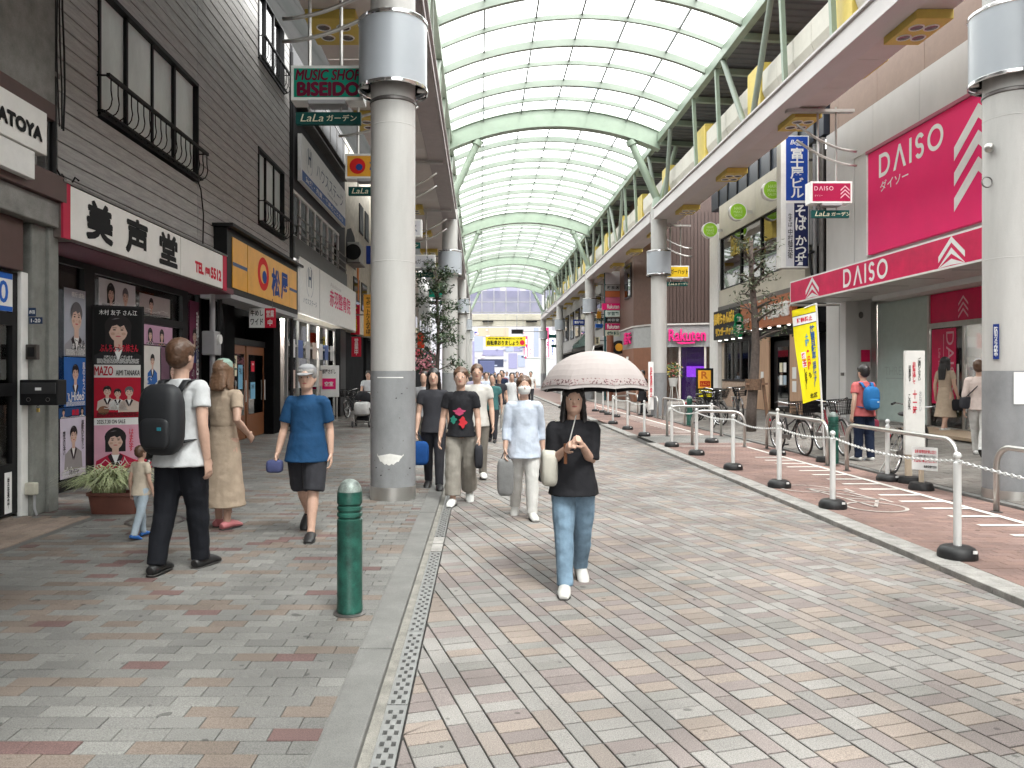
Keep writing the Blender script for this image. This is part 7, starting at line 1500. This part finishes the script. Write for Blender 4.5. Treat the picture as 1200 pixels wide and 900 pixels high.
    for s in (-1, 1):
        hp, kn, an, fa = J[s]; pitch = R(fa * .9) if an.z - .042 > .012 else 0; fw = V3((s * .12, math.cos(pitch), math.sin(pitch))).normalized(); up = V3((0, -math.sin(pitch), math.cos(pitch))); heel = an - fw * .028 - up * .022; toe = an + fw * .1 - up * .034; feet[s] = (an, heel, toe, fw, up)
        T(body, [an + up * .02, an - up * .01], [.021, .024]); T(body, [heel - fw * .008, heel + fw * .02, an + fw * .035 - up * .018, an + fw * .075 - up * .028, toe], [(.017, .016), (.023, .021), (.025, .02), (.026, .014), (.018, .009)], (1, 0, 0))
    bo = fuse(body, 'body', SKIN, t, vox)
    # shoes
    if shoes:
        for s in (-1, 1):
            an, heel, toe, fw, up = feet[s]; q = MB(); T(q, [heel - fw * .016, heel + fw * .02 + up * .006, an + fw * .035 - up * .014, an + fw * .08 - up * .024, toe + fw * .012], [(.02, .019), (.029, .027), (.031, .026), (.032, .018), (.021, .012)], (1, 0, 0)); fuse(q, 'shoe', shoes, t, vox * 1.3, 2)
            if lod < 2: q = MB(); T(q, [heel - fw * .017 - up * .0185, heel + fw * .02 - up * .0175, an + fw * .04 - up * .0375, an + fw * .08 - up * .038, toe + fw * .013 - up * .0055], [(.019, .0045), (.028, .005), (.030, .005), (.031, .005), (.018, .0045)], (1, 0, 0)); q.build('sole', SOLE, t, smooth=True)
    # bottoms
    k = loose
    if bottom and legs != 'none':
        q = MB(); T(q, [sp(.50), sp(.54), sp(.60)], [(.09 * k, .07 * k), (.094, .07), (.084, .062)], (1, 0, 0))
        for s in (-1, 1):
            hp, kn, an, fa = J[s]
            if legs == 'shorts': T(q, [hp + V3((0, 0, .03)), hp + (kn - hp) * .3, kn + (an - kn) * .02], [.058, .062 * k, .056 * k])
            elif legs == 'wide': T(q, [hp + V3((0, 0, .03)), hp + (kn - hp) * .4, kn, an + (kn - an) * .12], [.058, .062, .058, .060])
            else: T(q, [hp + V3((0, 0, .03)), hp + (kn - hp) * .3, hp + (kn - hp) * .7, kn, kn + (an - kn) * .35, kn + (an - kn) * .8, an - V3((0, 0, .006))], [.056, .06, .051 * k, .043 * k, .042 * k, .036 * k, .036 * k])
        fuse(q, 'shorts' if legs == 'shorts' else 'trousers', bottom, t, vox * 1.4, 5)
    if dress is not None:
        mt, z1 = dress; q = MB(); mx = (J[-1][0] + J[1][0]) / 2; sway = (J[-1][1] + J[1][1]) / 2 - mx
        T(q, [V3((0, sway.y * 1.3, z1)), V3((0, sway.y, (z1 + .45) / 2)), sp(.50), sp(.58), sp(.66)], [(.135, .125), (.115, .105), (.1, .08), (.086, .064), (.078, .056)], (1, 0, 0), 20); fuse(q, 'skirt', mt, t, vox * 1.5, 3)
    if top:
        q = MB(); hr_ = [(.113 * k, .1 * k), (.108 * k, .09 * k)] if dress is None else [(.07, .05), (.076, .056)]; hem = hem if dress is None else .56; T(q, [sp(hem), sp(hem + .03), sp(.62), sp(.70), sp(.77), sp(.805), sp(.832)], hr_ + [(.086 * k, .066 * k), (.093, .065), (.1, .06), (.072, .048), (.042, .042)], (1, 0, 0), 20)
        for s in (-1, 1):
            sh, el, wr = arms[s]; q.ball((sh - V3((s * .006, 0, .004))) * h, .0375 * h, 12); q.ball((sh - V3((s * .03, 0, .006))) * h, .040 * h, 12); T(q, [sh + (el - sh) * .02, sh + (el - sh) * .25] + ([sh + (el - sh) * sleeve] if sleeve <= 1 else [sh + (el - sh) * .6, el, el + (wr - el) * (sleeve - 1)]), [.036, .0375] + ([.036 * k] if sleeve <= 1 else [.035, .031, .026]))
        fuse(q, 'shirt' if dress is None else 'bodice', top, t, vox * 1.25, 9)
    # hair, face
    if hair:
        q = MB(); c = sp(.950, -.008) * h; q.ball(c, (.0555 * h, .065 * h, .060 * h), 20 if lod < 2 else 12); q.ball((sp(.93, -.02)) * h, (.0515 * h, .05 * h, .058 * h), 16 if lod < 2 else 10)
        if lod < 2:
            for i in range(9): a = (i - 4) * .2; q.ball((sp(.978, .0) + V3((.044 * math.sin(a * 1.25), .048 * math.cos(a) - .002, -.012 - .005 * (i % 2)))) * h, (.014 * h, .013 * h, .017 * h), 8)
        if longhair: T(q, [sp(.95, -.03), sp(.90, -.04), sp(.84, -.058), sp(.84 - longhair, -.068)], [(.045, .03), (.055, .03), (.06, .022), (.045, .014)], (1, 0, 0))
        if longhair:
            for s in (-1, 1): T(q, [sp(.95) + V3((s * .043, .008, 0)), sp(.90) + V3((s * .048, .005, 0)), sp(.84) + V3((s * .05, -.005, 0)), sp(.82 - longhair * .5) + V3((s * .056, .01, 0))], [(.012, .026), (.013, .028), (.017, .026), (.008, .012)], (1, 0, 0))
        fuse(q, 'hair', hair, t, vox * 1.2, 2)
    if cap:
        q = MB(); q.lathe([(.053 * h, .953 * h), (.055 * h, .965 * h), (.05 * h, .99 * h), (.03 * h, 1.008 * h), (0, 1.013 * h)], (0, L(.95) * h, dz.z * h), 20); q.tube([(0, (L(.95) + .02) * h, (.958 + dz.z) * h), (0, (L(.95) + .075) * h, (.953 + dz.z) * h), (0, (L(.95) + .1) * h, (.945 + dz.z) * h)], [(.05 * h, .006 * h), (.042 * h, .005 * h), (.02 * h, .004 * h)], 14, side=(1, 0, 0)); q.build('cap', cap, t, smooth='auto')
    if lod < 2:
        for s in (-1, 1):
            q = MB(); q.ball((sp(.933, .0545) + V3((s * .0185, 0, 0))) * h, (.0085 * h, .006 * h, .0048 * h), 10, 0); q.ball((sp(.933, .0595) + V3((s * .0185, 0, 0))) * h, (.0036 * h, .003 * h, .0042 * h), 8, 1); q.build('eye', [EYEW, EYED], t, smooth=True)
            q = MB(); T(q, [sp(.9455, .054) + V3((s * .008, 0, 0)), sp(.9475, .053) + V3((s * .019, 0, 0)), sp(.944, .046) + V3((s * .03, 0, 0))], [.0016, .002, .0012], None, 6); q.build('eyebrow', hair or HAIRB, t, smooth=True)
        if mask: q = MB(); T(q, [sp(.871, .02), sp(.884, .019), sp(.903, .015), sp(.921, .0115)], [(.029, .04), (.0405, .0505), (.0448, .057), (.0466, .0605)], (1, 0, 0), 18); q.build('face_mask', WHITE, t, smooth=True)
        else: q = MB(); q.ball(sp(.8985, .0585) * h, (.0135 * h, .006 * h, .0042 * h), 10); q.build('mouth', LIP, t, smooth=True)
    t.location = pos; t.rotation_euler = (0, 0, R(rz))
    M_ = Matrix.Translation(V3(pos)) @ Matrix.Rotation(R(rz), 4, 'Z')
    return t, (lambda p: M_ @ ((V3(p) + dz) * h)), M_, {s: M_ @ (arms[s][2] * h) for s in (-1, 1)}
def rbox(mb, c, sx, sy, sz, e=.45, n=20, mi=0, Mx=None):        # rounded box (superellipsoid)
    c = V3(c); vs = []; k = n // 2; sg = lambda v, p: math.copysign(abs(v) ** p, v)
    for i in range(k + 1):
        ph = -math.pi / 2 + math.pi * i / k
        for j in range(n):
            a = 2 * math.pi * j / n; p = c + V3((sx * sg(math.cos(ph), e) * sg(math.cos(a), e), sy * sg(math.cos(ph), e) * sg(math.sin(a), e), sz * sg(math.sin(ph), e))); vs.append(Mx @ p if Mx else p)
    mb.add(vs, [(i * n + j, i * n + (j + 1) % n, (i + 1) * n + (j + 1) % n, (i + 1) * n + j) for i in range(k) for j in range(n)], mi)
def backpack(Mx, h, col, trim, label, k=1.0):
    t = thing('backpack', Mx @ V3((0, -.13 * h, .66 * h)), label, 'backpack'); q = MB(); rbox(q, (0, -.125 * h, .655 * h), .085 * h * k, .05 * h, .13 * h * k, .62, Mx=Mx); q.build('bag', col, t, smooth=True)
    q = MB(); rbox(q, (0, -.165 * h, .60 * h), .06 * h * k, .02 * h, .055 * h * k, Mx=Mx); q.build('pocket', col, t, smooth=True); q = MB(); q.box(-.012, .02, -.003, .003, -.012, .012); o = q.build('logo_patch', trim, t); o.matrix_parent_inverse = Matrix.Identity(4); o.parent = None; o.matrix_world = Mx @ Matrix.Translation((.03 * h, -.187 * h, .62 * h)); w_ = o.matrix_world.copy(); o.parent = t; o.matrix_parent_inverse = Matrix.Translation(t.location).inverted(); o.matrix_basis = w_ if False else w_
    o.matrix_parent_inverse = Matrix.Translation(t.location).inverted()
    for s in (-1, 1):
        pts = [(s * .045, -.085, .76), (s * .058, -.05, .815), (s * .062, .02, .818), (s * .066, .068, .76), (s * .075, .066, .66), (s * .088, .0, .57), (s * .07, -.085, .56)]; q = MB(); q.tube([Mx @ (V3(p) * h) for p in pts], [(.017 * h, .005 * h)] * 7, 8, side=(Mx.to_3x3() @ V3((1, 0, 0)))); q.build('strap', col, t, smooth=True)
    q = MB(); q.tube([Mx @ (V3(p) * h) for p in ((-.02, -.1, .775), (0, -.105, .795), (.02, -.1, .775))], .005 * h, 6); q.build('grab_loop', col, t)
    return t
def Zf(fy, g): return (EYE - g) * F / (fy - CY)

WHT = cloth_mat('white', (0.54, 0.55, 0.56)); BLKC = cloth_mat('black', (0.014, 0.014, 0.017)); NVY = cloth_mat('navy', (0.012, 0.02, 0.045)); BEI_C = cloth_mat('beige', (0.42, 0.33, 0.25)); TEALB = cloth_mat('petrol_blue', (0.009, 0.048, 0.12)); CHAR = cloth_mat('charcoal', (0.03, 0.03, 0.036)); JEAN = cloth_mat('light_denim', (0.18, 0.27, 0.36), .3); LBL = cloth_mat('pale_blue', (0.48, 0.53, 0.62)); OFFW = cloth_mat('off_white', (0.6, 0.59, 0.57)); KHA = cloth_mat('greige', (0.26, 0.24, 0.21)); CORAL = cloth_mat('coral', (0.48, 0.12, 0.12)); PKC = cloth_mat('pale_pink', (0.6, 0.5, 0.46)); TEALC = cloth_mat('teal', (0.05, 0.14, 0.14)); LJ = cloth_mat('pale_denim', (0.4, 0.48, 0.55))
SHB = M('shoe_black', (0.015, 0.015, 0.016), rough=.5); SHW = M('shoe_white', (0.68, 0.68, 0.66), rough=.5, var=.08); SHP = M('shoe_pink', (0.5, 0.17, 0.18), rough=.5); SHBL = M('shoe_blue', (0.02, 0.12, 0.4), rough=.5); SHT = M('shoe_stone', (0.5, 0.49, 0.47), rough=.55); SOLE = M('dark_sole', (0.03, 0.028, 0.026), rough=.7)
def stand(px, fy, g): Y = Zf(fy, g); return (xp(px, Y), Y, g)

pos = stand(212, 668, ZP); t, Lc_, Mx, hd = person(pos, -14, 1.80, 'man in a white T-shirt and black trousers with a black backpack, seen from behind', WHT, cloth_mat('blue_black', (0.008, 0.009, 0.013)), SHB, HAIRN, walk=(-8, 10, 8, 3), loose=1.12, hem=.46)
backpack(Mx, 1.80, M('pack_black', (0.012, 0.013, 0.016), rough=.6, var=.2), P('patch_teal', (0.03, 0.2, 0.25)), 'black backpack worn by the man in the white T-shirt', 1.15)
pos = stand(165, 630, ZP); person(pos, -25, .86, 'toddler in a cream top and pale blue trousers beside the man with the backpack', cloth_mat('cream', (0.58, 0.5, 0.4)), LJ, SHBL, HAIRN, walk=(12, -12, 6, 8), lod=1)
pos = stand(262, 618, ZP); t, Lc_, Mx, hd = person(pos, -20, 1.66, 'woman in a long beige dress and pink shoes beside the shop windows', BEI_C, None, SHP, HAIRT, legs='none', dress=(BEI_C, .13), walk=(3, -3, 1, 2), cap=cloth_mat('sage', (0.3, 0.42, 0.36)), longhair=.02, hands=(None, (.13, .06, .56)))
sb = thing('shoulder_bag', Lc_((-.14, -.02, .62)), 'black shoulder bag between the backpack man and the woman in beige', 'bag'); q = MB(); rbox(q, Lc_((-.15, -.02, .62)), .07, .1, .16); q.build('bag', BLKC, sb, smooth=True); q = MB(); q.tube([Lc_(p) for p in ((-.14, -.05, .70), (-.08, -.05, .84), (-.05, .0, .848), (-.08, .06, .80), (-.14, .03, .70))], .009, 6); q.build('strap', BLKC, sb)
pos = stand(360, 628, ZP); t, Lc_, Mx, hd = person(pos, 178, 1.62, 'man in a petrol blue T-shirt, dark shorts and grey cap walking towards the viewer', TEALB, CHAR, SHB, HAIRG, legs='shorts', walk=(14, -16, 2, 24), sleeve=.75, loose=1.16, hem=.45, cap=cloth_mat('grey', (0.25, 0.25, 0.26)), hands=(None, (.17, .03, .47)))
wt = thing('carried_pouch', hd[1], 'small navy pouch held low by the man in the blue T-shirt', 'pouch'); q = MB(); rbox(q, hd[1] + V3((-.02, -.03, -.12)), .075, .05, .06); q.build('bag', cloth_mat('dusk_blue', (0.06, 0.07, 0.16)), wt, smooth=True); q = MB(); q.tube([hd[1] + V3((-.05, 0, -.08)), hd[1] + V3((-.01, -.02, -.03)), hd[1] + V3((.03, 0, -.09))], .006, 6); q.build('strap', BLKC, wt)
# stroller
sx, sy = stand(425, 500, ZP)[:2]
person((sx + .02, sy + .95, ZP), 180, 1.62, 'person in a pale grey top pushing a baby stroller', cloth_mat('pale_grey', (0.5, 0.52, 0.55)), CHAR, SHW, HAIRB, hands=((-.1, .2, .6), (.1, .2, .6)), lod=1)
sr = thing('baby_stroller', (sx, sy, ZP), 'baby stroller with a black hood and pale grey cover on the left pavement', 'stroller'); z = ZP
for a in (-.24, .24):
    for b, rr in ((-.32, .09), (.34, .12)):
        w_ = MB().torus((sx + a, sy + b, z + rr), (1, 0, 0), rr - .02, .022, 20, 8).build('wheel', RUBBER, sr, smooth=True); MB().cyl((sx + a - .015, sy + b, z + rr), (sx + a + .015, sy + b, z + rr), rr - .03, n=16).build('hub', GREY, w_)
q = MB()
for a in (-.24, .24): q.tube([(sx + a * .95, sy - .32, z + .1), (sx + a * .95, sy + .1, z + .5), (sx + a * .95, sy + .55, z + 1.0)], .013, 8); q.tube([(sx + a * .95, sy + .34, z + .12), (sx + a * .95, sy - .05, z + .45), (sx + a * .95, sy - .25, z + .55)], .013, 8)
q.tube([(sx - .228, sy + .55, z + 1.0), (sx + .228, sy + .55, z + 1.0)], .016, 8); q.bar((sx - .22, sy - .3, z + .14), (sx + .22, sy - .3, z + .14), .03, .03); q.bar((sx - .22, sy + .34, z + .14), (sx + .22, sy + .34, z + .14), .02, .02); q.build('frame', DSTEEL, sr, smooth='auto')
q = MB(); rbox(q, (sx, sy - .02, z + .52), .22, .30, .2); q.build('seat_cover', cloth_mat('stroller_grey', (0.55, 0.55, 0.55)), sr, smooth=True); q = MB(); q.lathe([(.25, 0), (.24, .1), (.18, .2), (.08, .25), (0, .26)], (sx, sy + .12, z + .76), 18); q.build('hood', BLKC, sr, smooth=True); q = MB(); rbox(q, (sx, sy + .1, z + .24), .18, .2, .06); q.build('basket', BLKC, sr, smooth=True)
# group right of the near column
pos = stand(540, 590, 0); t, Lc_, Mx, hd = person(pos, 176, 1.64, 'person in a black T-shirt with a red and green print and greige trousers', BLKC, KHA, SHW, HAIRN, walk=(-12, 12, 14, 4), legs='wide', hem=.5, hands=(None, (.15, .03, .48)))
q = MB(); F2 = Face(Lc_((0, .078, .62)), (1, 0, 0), (0, -1, 0)); pr_ = [(F2, 0, 0)]
for mi, (a0, a1, b0, b1) in enumerate(((-.085, .075, .06, .15), (-.12, -.03, -.04, .06), (-.02, .09, -.09, .05))): F2.poly(q, [((a0 + a1) / 2 + (a1 - a0) * .5 * math.cos(t_) * (.8 + .25 * math.sin(5 * t_ + mi)), (b0 + b1) / 2 + (b1 - b0) * .5 * math.sin(t_) * (.85 + .2 * math.cos(4 * t_))) for t_ in [i_ * math.pi / 10 for i_ in range(20)]], .03 + .002 * mi, mi)
qm = []
for v in q.v:
    x = v[0] - Lc_((0, 0, 0)).x; qm.append((v[0], v[1] + abs(x) ** 2 * 2.4, v[2]))
q.v = qm; o = q.build('shirt_print', [P('print_pink', (0.45, 0.06, 0.14)), P('print_green', (0.03, 0.22, 0.16)), P('print_red', (0.5, 0.03, 0.04))], None); o.parent = t; o.matrix_parent_inverse = Mx.inverted()
bx = thing('hand_bag', hd[-1], 'dark hand bag hanging at the hip of the person in the printed T-shirt', 'bag'); q = MB(); rbox(q, hd[-1] + V3((0, 0, -.22)), .05, .1, .14); q.build('bag', CHAR, bx, smooth=True); q = MB(); q.tube([hd[-1] + V3((0, -.06, -.1)), hd[-1], hd[-1] + V3((0, .06, -.1))], .007, 6); q.build('strap', CHAR, bx)
t, Lc_, Mx, hd = person((-.62, 9.95, ZP), 180, 1.60, 'person in dark clothes carrying a blue bag just right of the near column', CHAR, CHAR, SHB, HAIRB, lod=1, walk=(10, -10, 4, 10), longhair=.05)
bx = thing('tote_bag', hd[-1], 'deep blue tote bag carried just right of the near column', 'bag'); c = hd[1]; q = MB(); rbox(q, c + V3((0, -.02, -.30)), .16, .06, .16); q.build('bag', cloth_mat('royal', (0.01, 0.06, 0.22)), bx, smooth=True)
for s in (-.05, .05): q = MB(); q.tube([c + V3((-.08, s, -.16)), c + V3((0, s * .3, .0)), c + V3((.08, s, -.16))], .007, 6); q.build('strap', NVY, bx)
bx.location = c
for o in kids(bx): o.matrix_parent_inverse = Matrix.Translation(c).inverted()
person((-.05, 10.9, 0), 180, 1.70, 'fair-haired person in a pale top behind the printed T-shirt', cloth_mat('stone', (0.5, 0.48, 0.45)), KHA, SHW, HAIRN, lod=1, walk=(-10, 10, 8, 4))
t, Lc_, Mx, hd = person(stand(614, 606, 0), 182, 1.54, 'woman in a pale blue tunic and white trousers wearing a face mask', LBL, OFFW, SHT, HAIRN, walk=(12, -10, 4, 16), sleeve=1.6, hem=.43, loose=1.1, mask=True)
bx = thing('shopping_bag', hd[1], 'long grey shopping bag carried by the woman in the pale blue tunic', 'bag'); c = hd[1]; q = MB(); rbox(q, c + V3((0, -.02, -.30)), .09, .05, .2); q.build('bag', cloth_mat('bag_grey', (0.2, 0.2, 0.2)), bx, smooth=True); q = MB(); q.tube([c + V3((-.05, 0, -.12)), c, c + V3((.05, 0, -.12))], .006, 6); q.build('strap', CHAR, bx)
bx = thing('hand_bag', hd[-1], 'black hand bag between the pale blue tunic and the parasol woman', 'bag'); c = hd[-1]; q = MB(); rbox(q, c + V3((.03, 0, -.28)), .085, .05, .085); q.build('bag', BLKC, bx, smooth=True); q = MB(); q.tube([c + V3((-.03, 0, -.2)), c, c + V3((.09, 0, -.2))], .006, 6); q.build('strap', BLKC, bx)
# parasol woman
pos = stand(672, 688, 0); ph = 1.49
t, Lc_, Mx, hd = person(pos, 178, ph, 'woman in a black top and light jeans walking under a pale parasol', BLKC, JEAN, SHT, HAIRB, walk=(-13, 14, 16, 2), sleeve=.95, hem=.47, loose=1.1, longhair=.08, hands=((-.03, .13, .72), (.05, .125, .70)), fist=(1.5, 1.3))
pc = V3((xp(697, 5.62), 5.64, 1.42)); apex = pc + V3((0, .02, .30)); pz = thing('parasol', tuple(hd[1]), 'pale pink-grey parasol with a floral border and black lining', 'parasol')
PARM = M('parasol_cloth', (0.34, 0.30, 0.29), rough=.8, var=.04, scale=4); LIN = P('black_lining', (0.012, 0.012, 0.014)); n = 8; sub = 6; rad = .415
def canopy(off, nm, mat, u0=0.0, u1=1.0, k=10, par_=None):
    q = MB(); m_ = n * sub
    for i in range(k):
        for j in range(m_):
            pts = []
            for u, jj in ((u0 + (u1 - u0) * i / k, j), (u0 + (u1 - u0) * i / k, j + 1), (u0 + (u1 - u0) * (i + 1) / k, j + 1), (u0 + (u1 - u0) * (i + 1) / k, j)):
                a = 2 * math.pi * (jj / m_) + .2; fr_ = (jj % sub) / sub; sag = 1 - .045 * math.sin(math.pi * fr_) * u; th = u * R(78); rr = (rad + off) * math.sin(th) / math.sin(R(78)) * sag; z = (.30 + off) * (math.cos(th) - math.cos(R(78))) / (1 - math.cos(R(78))) + .012 * math.sin(math.pi * fr_) * u
                pts.append(pc + V3((rr * math.cos(a), rr * math.sin(a), z + (.06 * (-math.sin(a)) * rr))))
            q.quad(*pts)
    return q.build(nm, mat, par_ or pz, smooth='auto')
can = canopy(0, 'canopy', PARM); canopy(-.006, 'lining', LIN)
FL = bpy.data.materials.new('floral_border'); FL.use_nodes = True; nt = FL.node_tree; bs = nt.nodes['Principled BSDF']; ge = nt.nodes.new('ShaderNodeNewGeometry'); vo = nt.nodes.new('ShaderNodeTexNoise'); vo.inputs['Scale'].default_value = 62; vo.inputs['Detail'].default_value = 3; nt.links.new(ge.outputs['Position'], vo.inputs['Vector']); cr = nt.nodes.new('ShaderNodeValToRGB'); cr.color_ramp.interpolation = 'CONSTANT'
cr.color_ramp.elements[0].color = (0.08, 0.05, 0.05, 1); cr.color_ramp.elements[1].position = .47; cr.color_ramp.elements[1].color = (0.34, 0.30, 0.29, 1); e_ = cr.color_ramp.elements.new(.42); e_.color = (0.3, 0.17, 0.18, 1); nt.links.new(vo.outputs['Fac'], cr.inputs[0]); nt.links.new(cr.outputs[0], bs.inputs['Base Color']); bs.inputs['Roughness'].default_value = .8
canopy(.002, 'floral_border', FL, .86, .95, 2, can); canopy(.003, 'hem', P('white_hem', (0.38, 0.35, 0.345)), .97, 1.0, 1, can)
MB().cyl(hd[1] + V3((0, -.02, -.05)), apex + V3((0, 0, .04)), .005).build('shaft', STEEL, pz); MB().cyl(hd[1] + V3((0, -.02, -.1)), hd[1] + V3((0, -.015, .04)), .012).build('handle', WOODD, pz)
for j in range(n): a = 2 * math.pi * j / n + .2; q = MB(); q.tube([pc + V3((rad * .99 * math.sin(R(78) * u) / math.sin(R(78)) * math.cos(a), rad * .99 * math.sin(R(78) * u) / math.sin(R(78)) * math.sin(a), .285 * (math.cos(R(78) * u) - math.cos(R(78))) / (1 - math.cos(R(78))) - .06 * math.sin(a) * rad * u)) for u in (.1, .4, .7, 1)], .003, 5); q.build('rib', STEEL, pz)
c = Lc_((.12, .02, .60)); sb = thing('shoulder_bag', tuple(c), 'cream shoulder bag at the side of the parasol woman', 'bag'); q = MB(); rbox(q, c, .06, .1, .13); q.build('bag', cloth_mat('bag_cream', (0.5, 0.48, 0.42)), sb, smooth=True); q = MB(); q.tube([Lc_(p) for p in ((.12, .0, .68), (.1, -.01, .80), (.085, 0, .828), (.1, .03, .78), (.12, .03, .68))], .008, 6); q.build('strap', cloth_mat('bag_cream', (0.5, 0.48, 0.42)), sb)
# right pavement
pos = stand(1012, 540, zs(6.3)); t, Lc_, Mx, hd = person(pos, 8, 1.60, 'person in a coral shirt with a blue backpack standing behind the hoop, seen from behind', CORAL, NVY, SHW, HAIRB, walk=(2, -4, 0, 4), loose=1.1, lod=0)
backpack(Mx, 1.60, cloth_mat('pack_blue', (0.02, 0.14, 0.36)), P('patch_pale', (0.5, 0.6, 0.7)), 'bright blue backpack worn by the person in the coral shirt', .95)
c = hd[1]; bx = thing('shopping_bag', tuple(c), 'wine-red bag held by the person in the coral shirt', 'bag'); q = MB(); rbox(q, c + V3((.02, 0, -.2)), .08, .05, .1); q.build('bag', cloth_mat('wine', (0.25, 0.04, 0.07)), bx, smooth=True); q = MB(); q.tube([c + V3((-.03, 0, -.1)), c, c + V3((.06, 0, -.1))], .006, 6); q.build('strap', BLKC, bx)
t, Lc_, Mx, hd = person((9.75, 15.75, .33), -70, 1.58, 'girl with long black hair in a beige dress entering the magenta shop', BEI_C, None, SHT, HAIRB, legs='none', dress=(BEI_C, .2), walk=(9, -9, 2, 8), longhair=.14)
c = hd[1]; bx = thing('hand_bag', tuple(c), 'black hand bag carried by the girl in the beige dress', 'bag'); q = MB(); rbox(q, c + V3((0, 0, -.2)), .12, .08, .12); q.build('bag', BLKC, bx, smooth=True); q = MB(); q.tube([c + V3((-.05, 0, -.1)), c, c + V3((.05, 0, -.1))], .006, 6); q.build('strap', BLKC, bx)
t, Lc_, Mx, hd = person((8.05, 12.1, zs(8.05)), -42, 1.58, 'person in a pale pink top, white trousers and white cap beside the right column', PKC, OFFW, SHW, HAIRN, walk=(18, -18, 4, 22), sleeve=1.3, hem=.5, cap=WHT, lean=-6)
c = Lc_((-.12, -.03, .56)); sb = thing('shoulder_bag', tuple(c), 'dark crossbody bag of the person in the pale pink top', 'bag'); q = MB(); rbox(q, c, .07, .08, .1); q.build('bag', CHAR, sb, smooth=True); q = MB(); q.tube([Lc_(p) for p in ((-.11, -.06, .62), (-.02, -.085, .72), (.06, -.055, .82), (.06, .02, .828), (.0, .08, .74), (-.1, .05, .62))], .008, 6); q.build('strap', CHAR, sb)
person((xp(753, 26.8), 26.8, zs(6)), 120, 1.62, 'person in black clothes at the far edge of the parasol', BLKC, BLKC, SHB, HAIRB, lod=2, dress=(BLKC, .3))
far = [(577, 17, 1.56, 'dark-haired person in a teal top down the middle of the arcade', TEALC, CHAR, HAIRB), (600, 21, 1.6, 'person in white behind the pale blue tunic', WHT, LJ, HAIRB), (556, 20, 1.66, 'person in a dusty lilac top far down the arcade', cloth_mat('lilac', (0.3, 0.28, 0.38)), CHAR, HAIRB), (588, 27, 1.7, 'distant person in navy left of the white hoarding', NVY, CHAR, HAIRB), (568, 31, 1.62, 'distant person in a pale pink top in the middle of the crowd', PKC, KHA, HAIRN), (606, 34, 1.66, 'distant person in grey before the hoarding', cloth_mat('grey', (0.25, 0.25, 0.26)), NVY, HAIRB), (622, 38, 1.68, 'distant person in white before the hoarding', OFFW, CHAR, HAIRB), (550, 36, 1.7, 'distant person in dark clothes by the left row of columns', CHAR, CHAR, HAIRB), (580, 44, 1.65, 'farthest person in beige in the middle of the arcade', BEI_C, NVY, HAIRB), (594, 50, 1.7, 'farthest person in blue before the exit', LBL, CHAR, HAIRB), (570, 24, 1.62, 'person in a mid blue shirt in the middle of the crowd', LBL, NVY, HAIRB), (611, 29, 1.6, 'person in a soft grey dress shirt right of the crowd', cloth_mat('soft_grey', (0.4, 0.4, 0.42)), CHAR, HAIRN), (543, 29, 1.64, 'person in a beige jacket beside the second left column', BEI_C, CHAR, HAIRB), (590, 36, 1.66, 'distant person in a maroon top in the crowd', cloth_mat('maroon', (0.2, 0.03, 0.05)), NVY, HAIRB), (562, 48, 1.7, 'very distant person in white on the left of the road', WHT, CHAR, HAIRB), (602, 56, 1.66, 'very distant person in black before the exit', BLKC, CHAR, HAIRB), (573, 62, 1.68, 'very distant person in a pale shirt before the exit', OFFW, NVY, HAIRB), (585, 20, 1.58, 'person with a dark top and pale trousers behind the crowd front', CHAR, OFFW, HAIRB), (497, 13.5, 1.58, 'person in a grey top half hidden by the near left column', cloth_mat('grey', (0.25, 0.25, 0.26)), KHA, HAIRB)]
for i, (px, Y, hh, lab, tp, bt, hr) in enumerate(far): person((xp(px, Y), Y, 0 if px > 545 else ZP), 180 if i % 3 else 170, hh, lab, tp, bt, SHW if i % 2 else SHB, hr, lod=2, walk=((12, -12, 4, 12), (-10, 12, 10, 4))[i % 2])
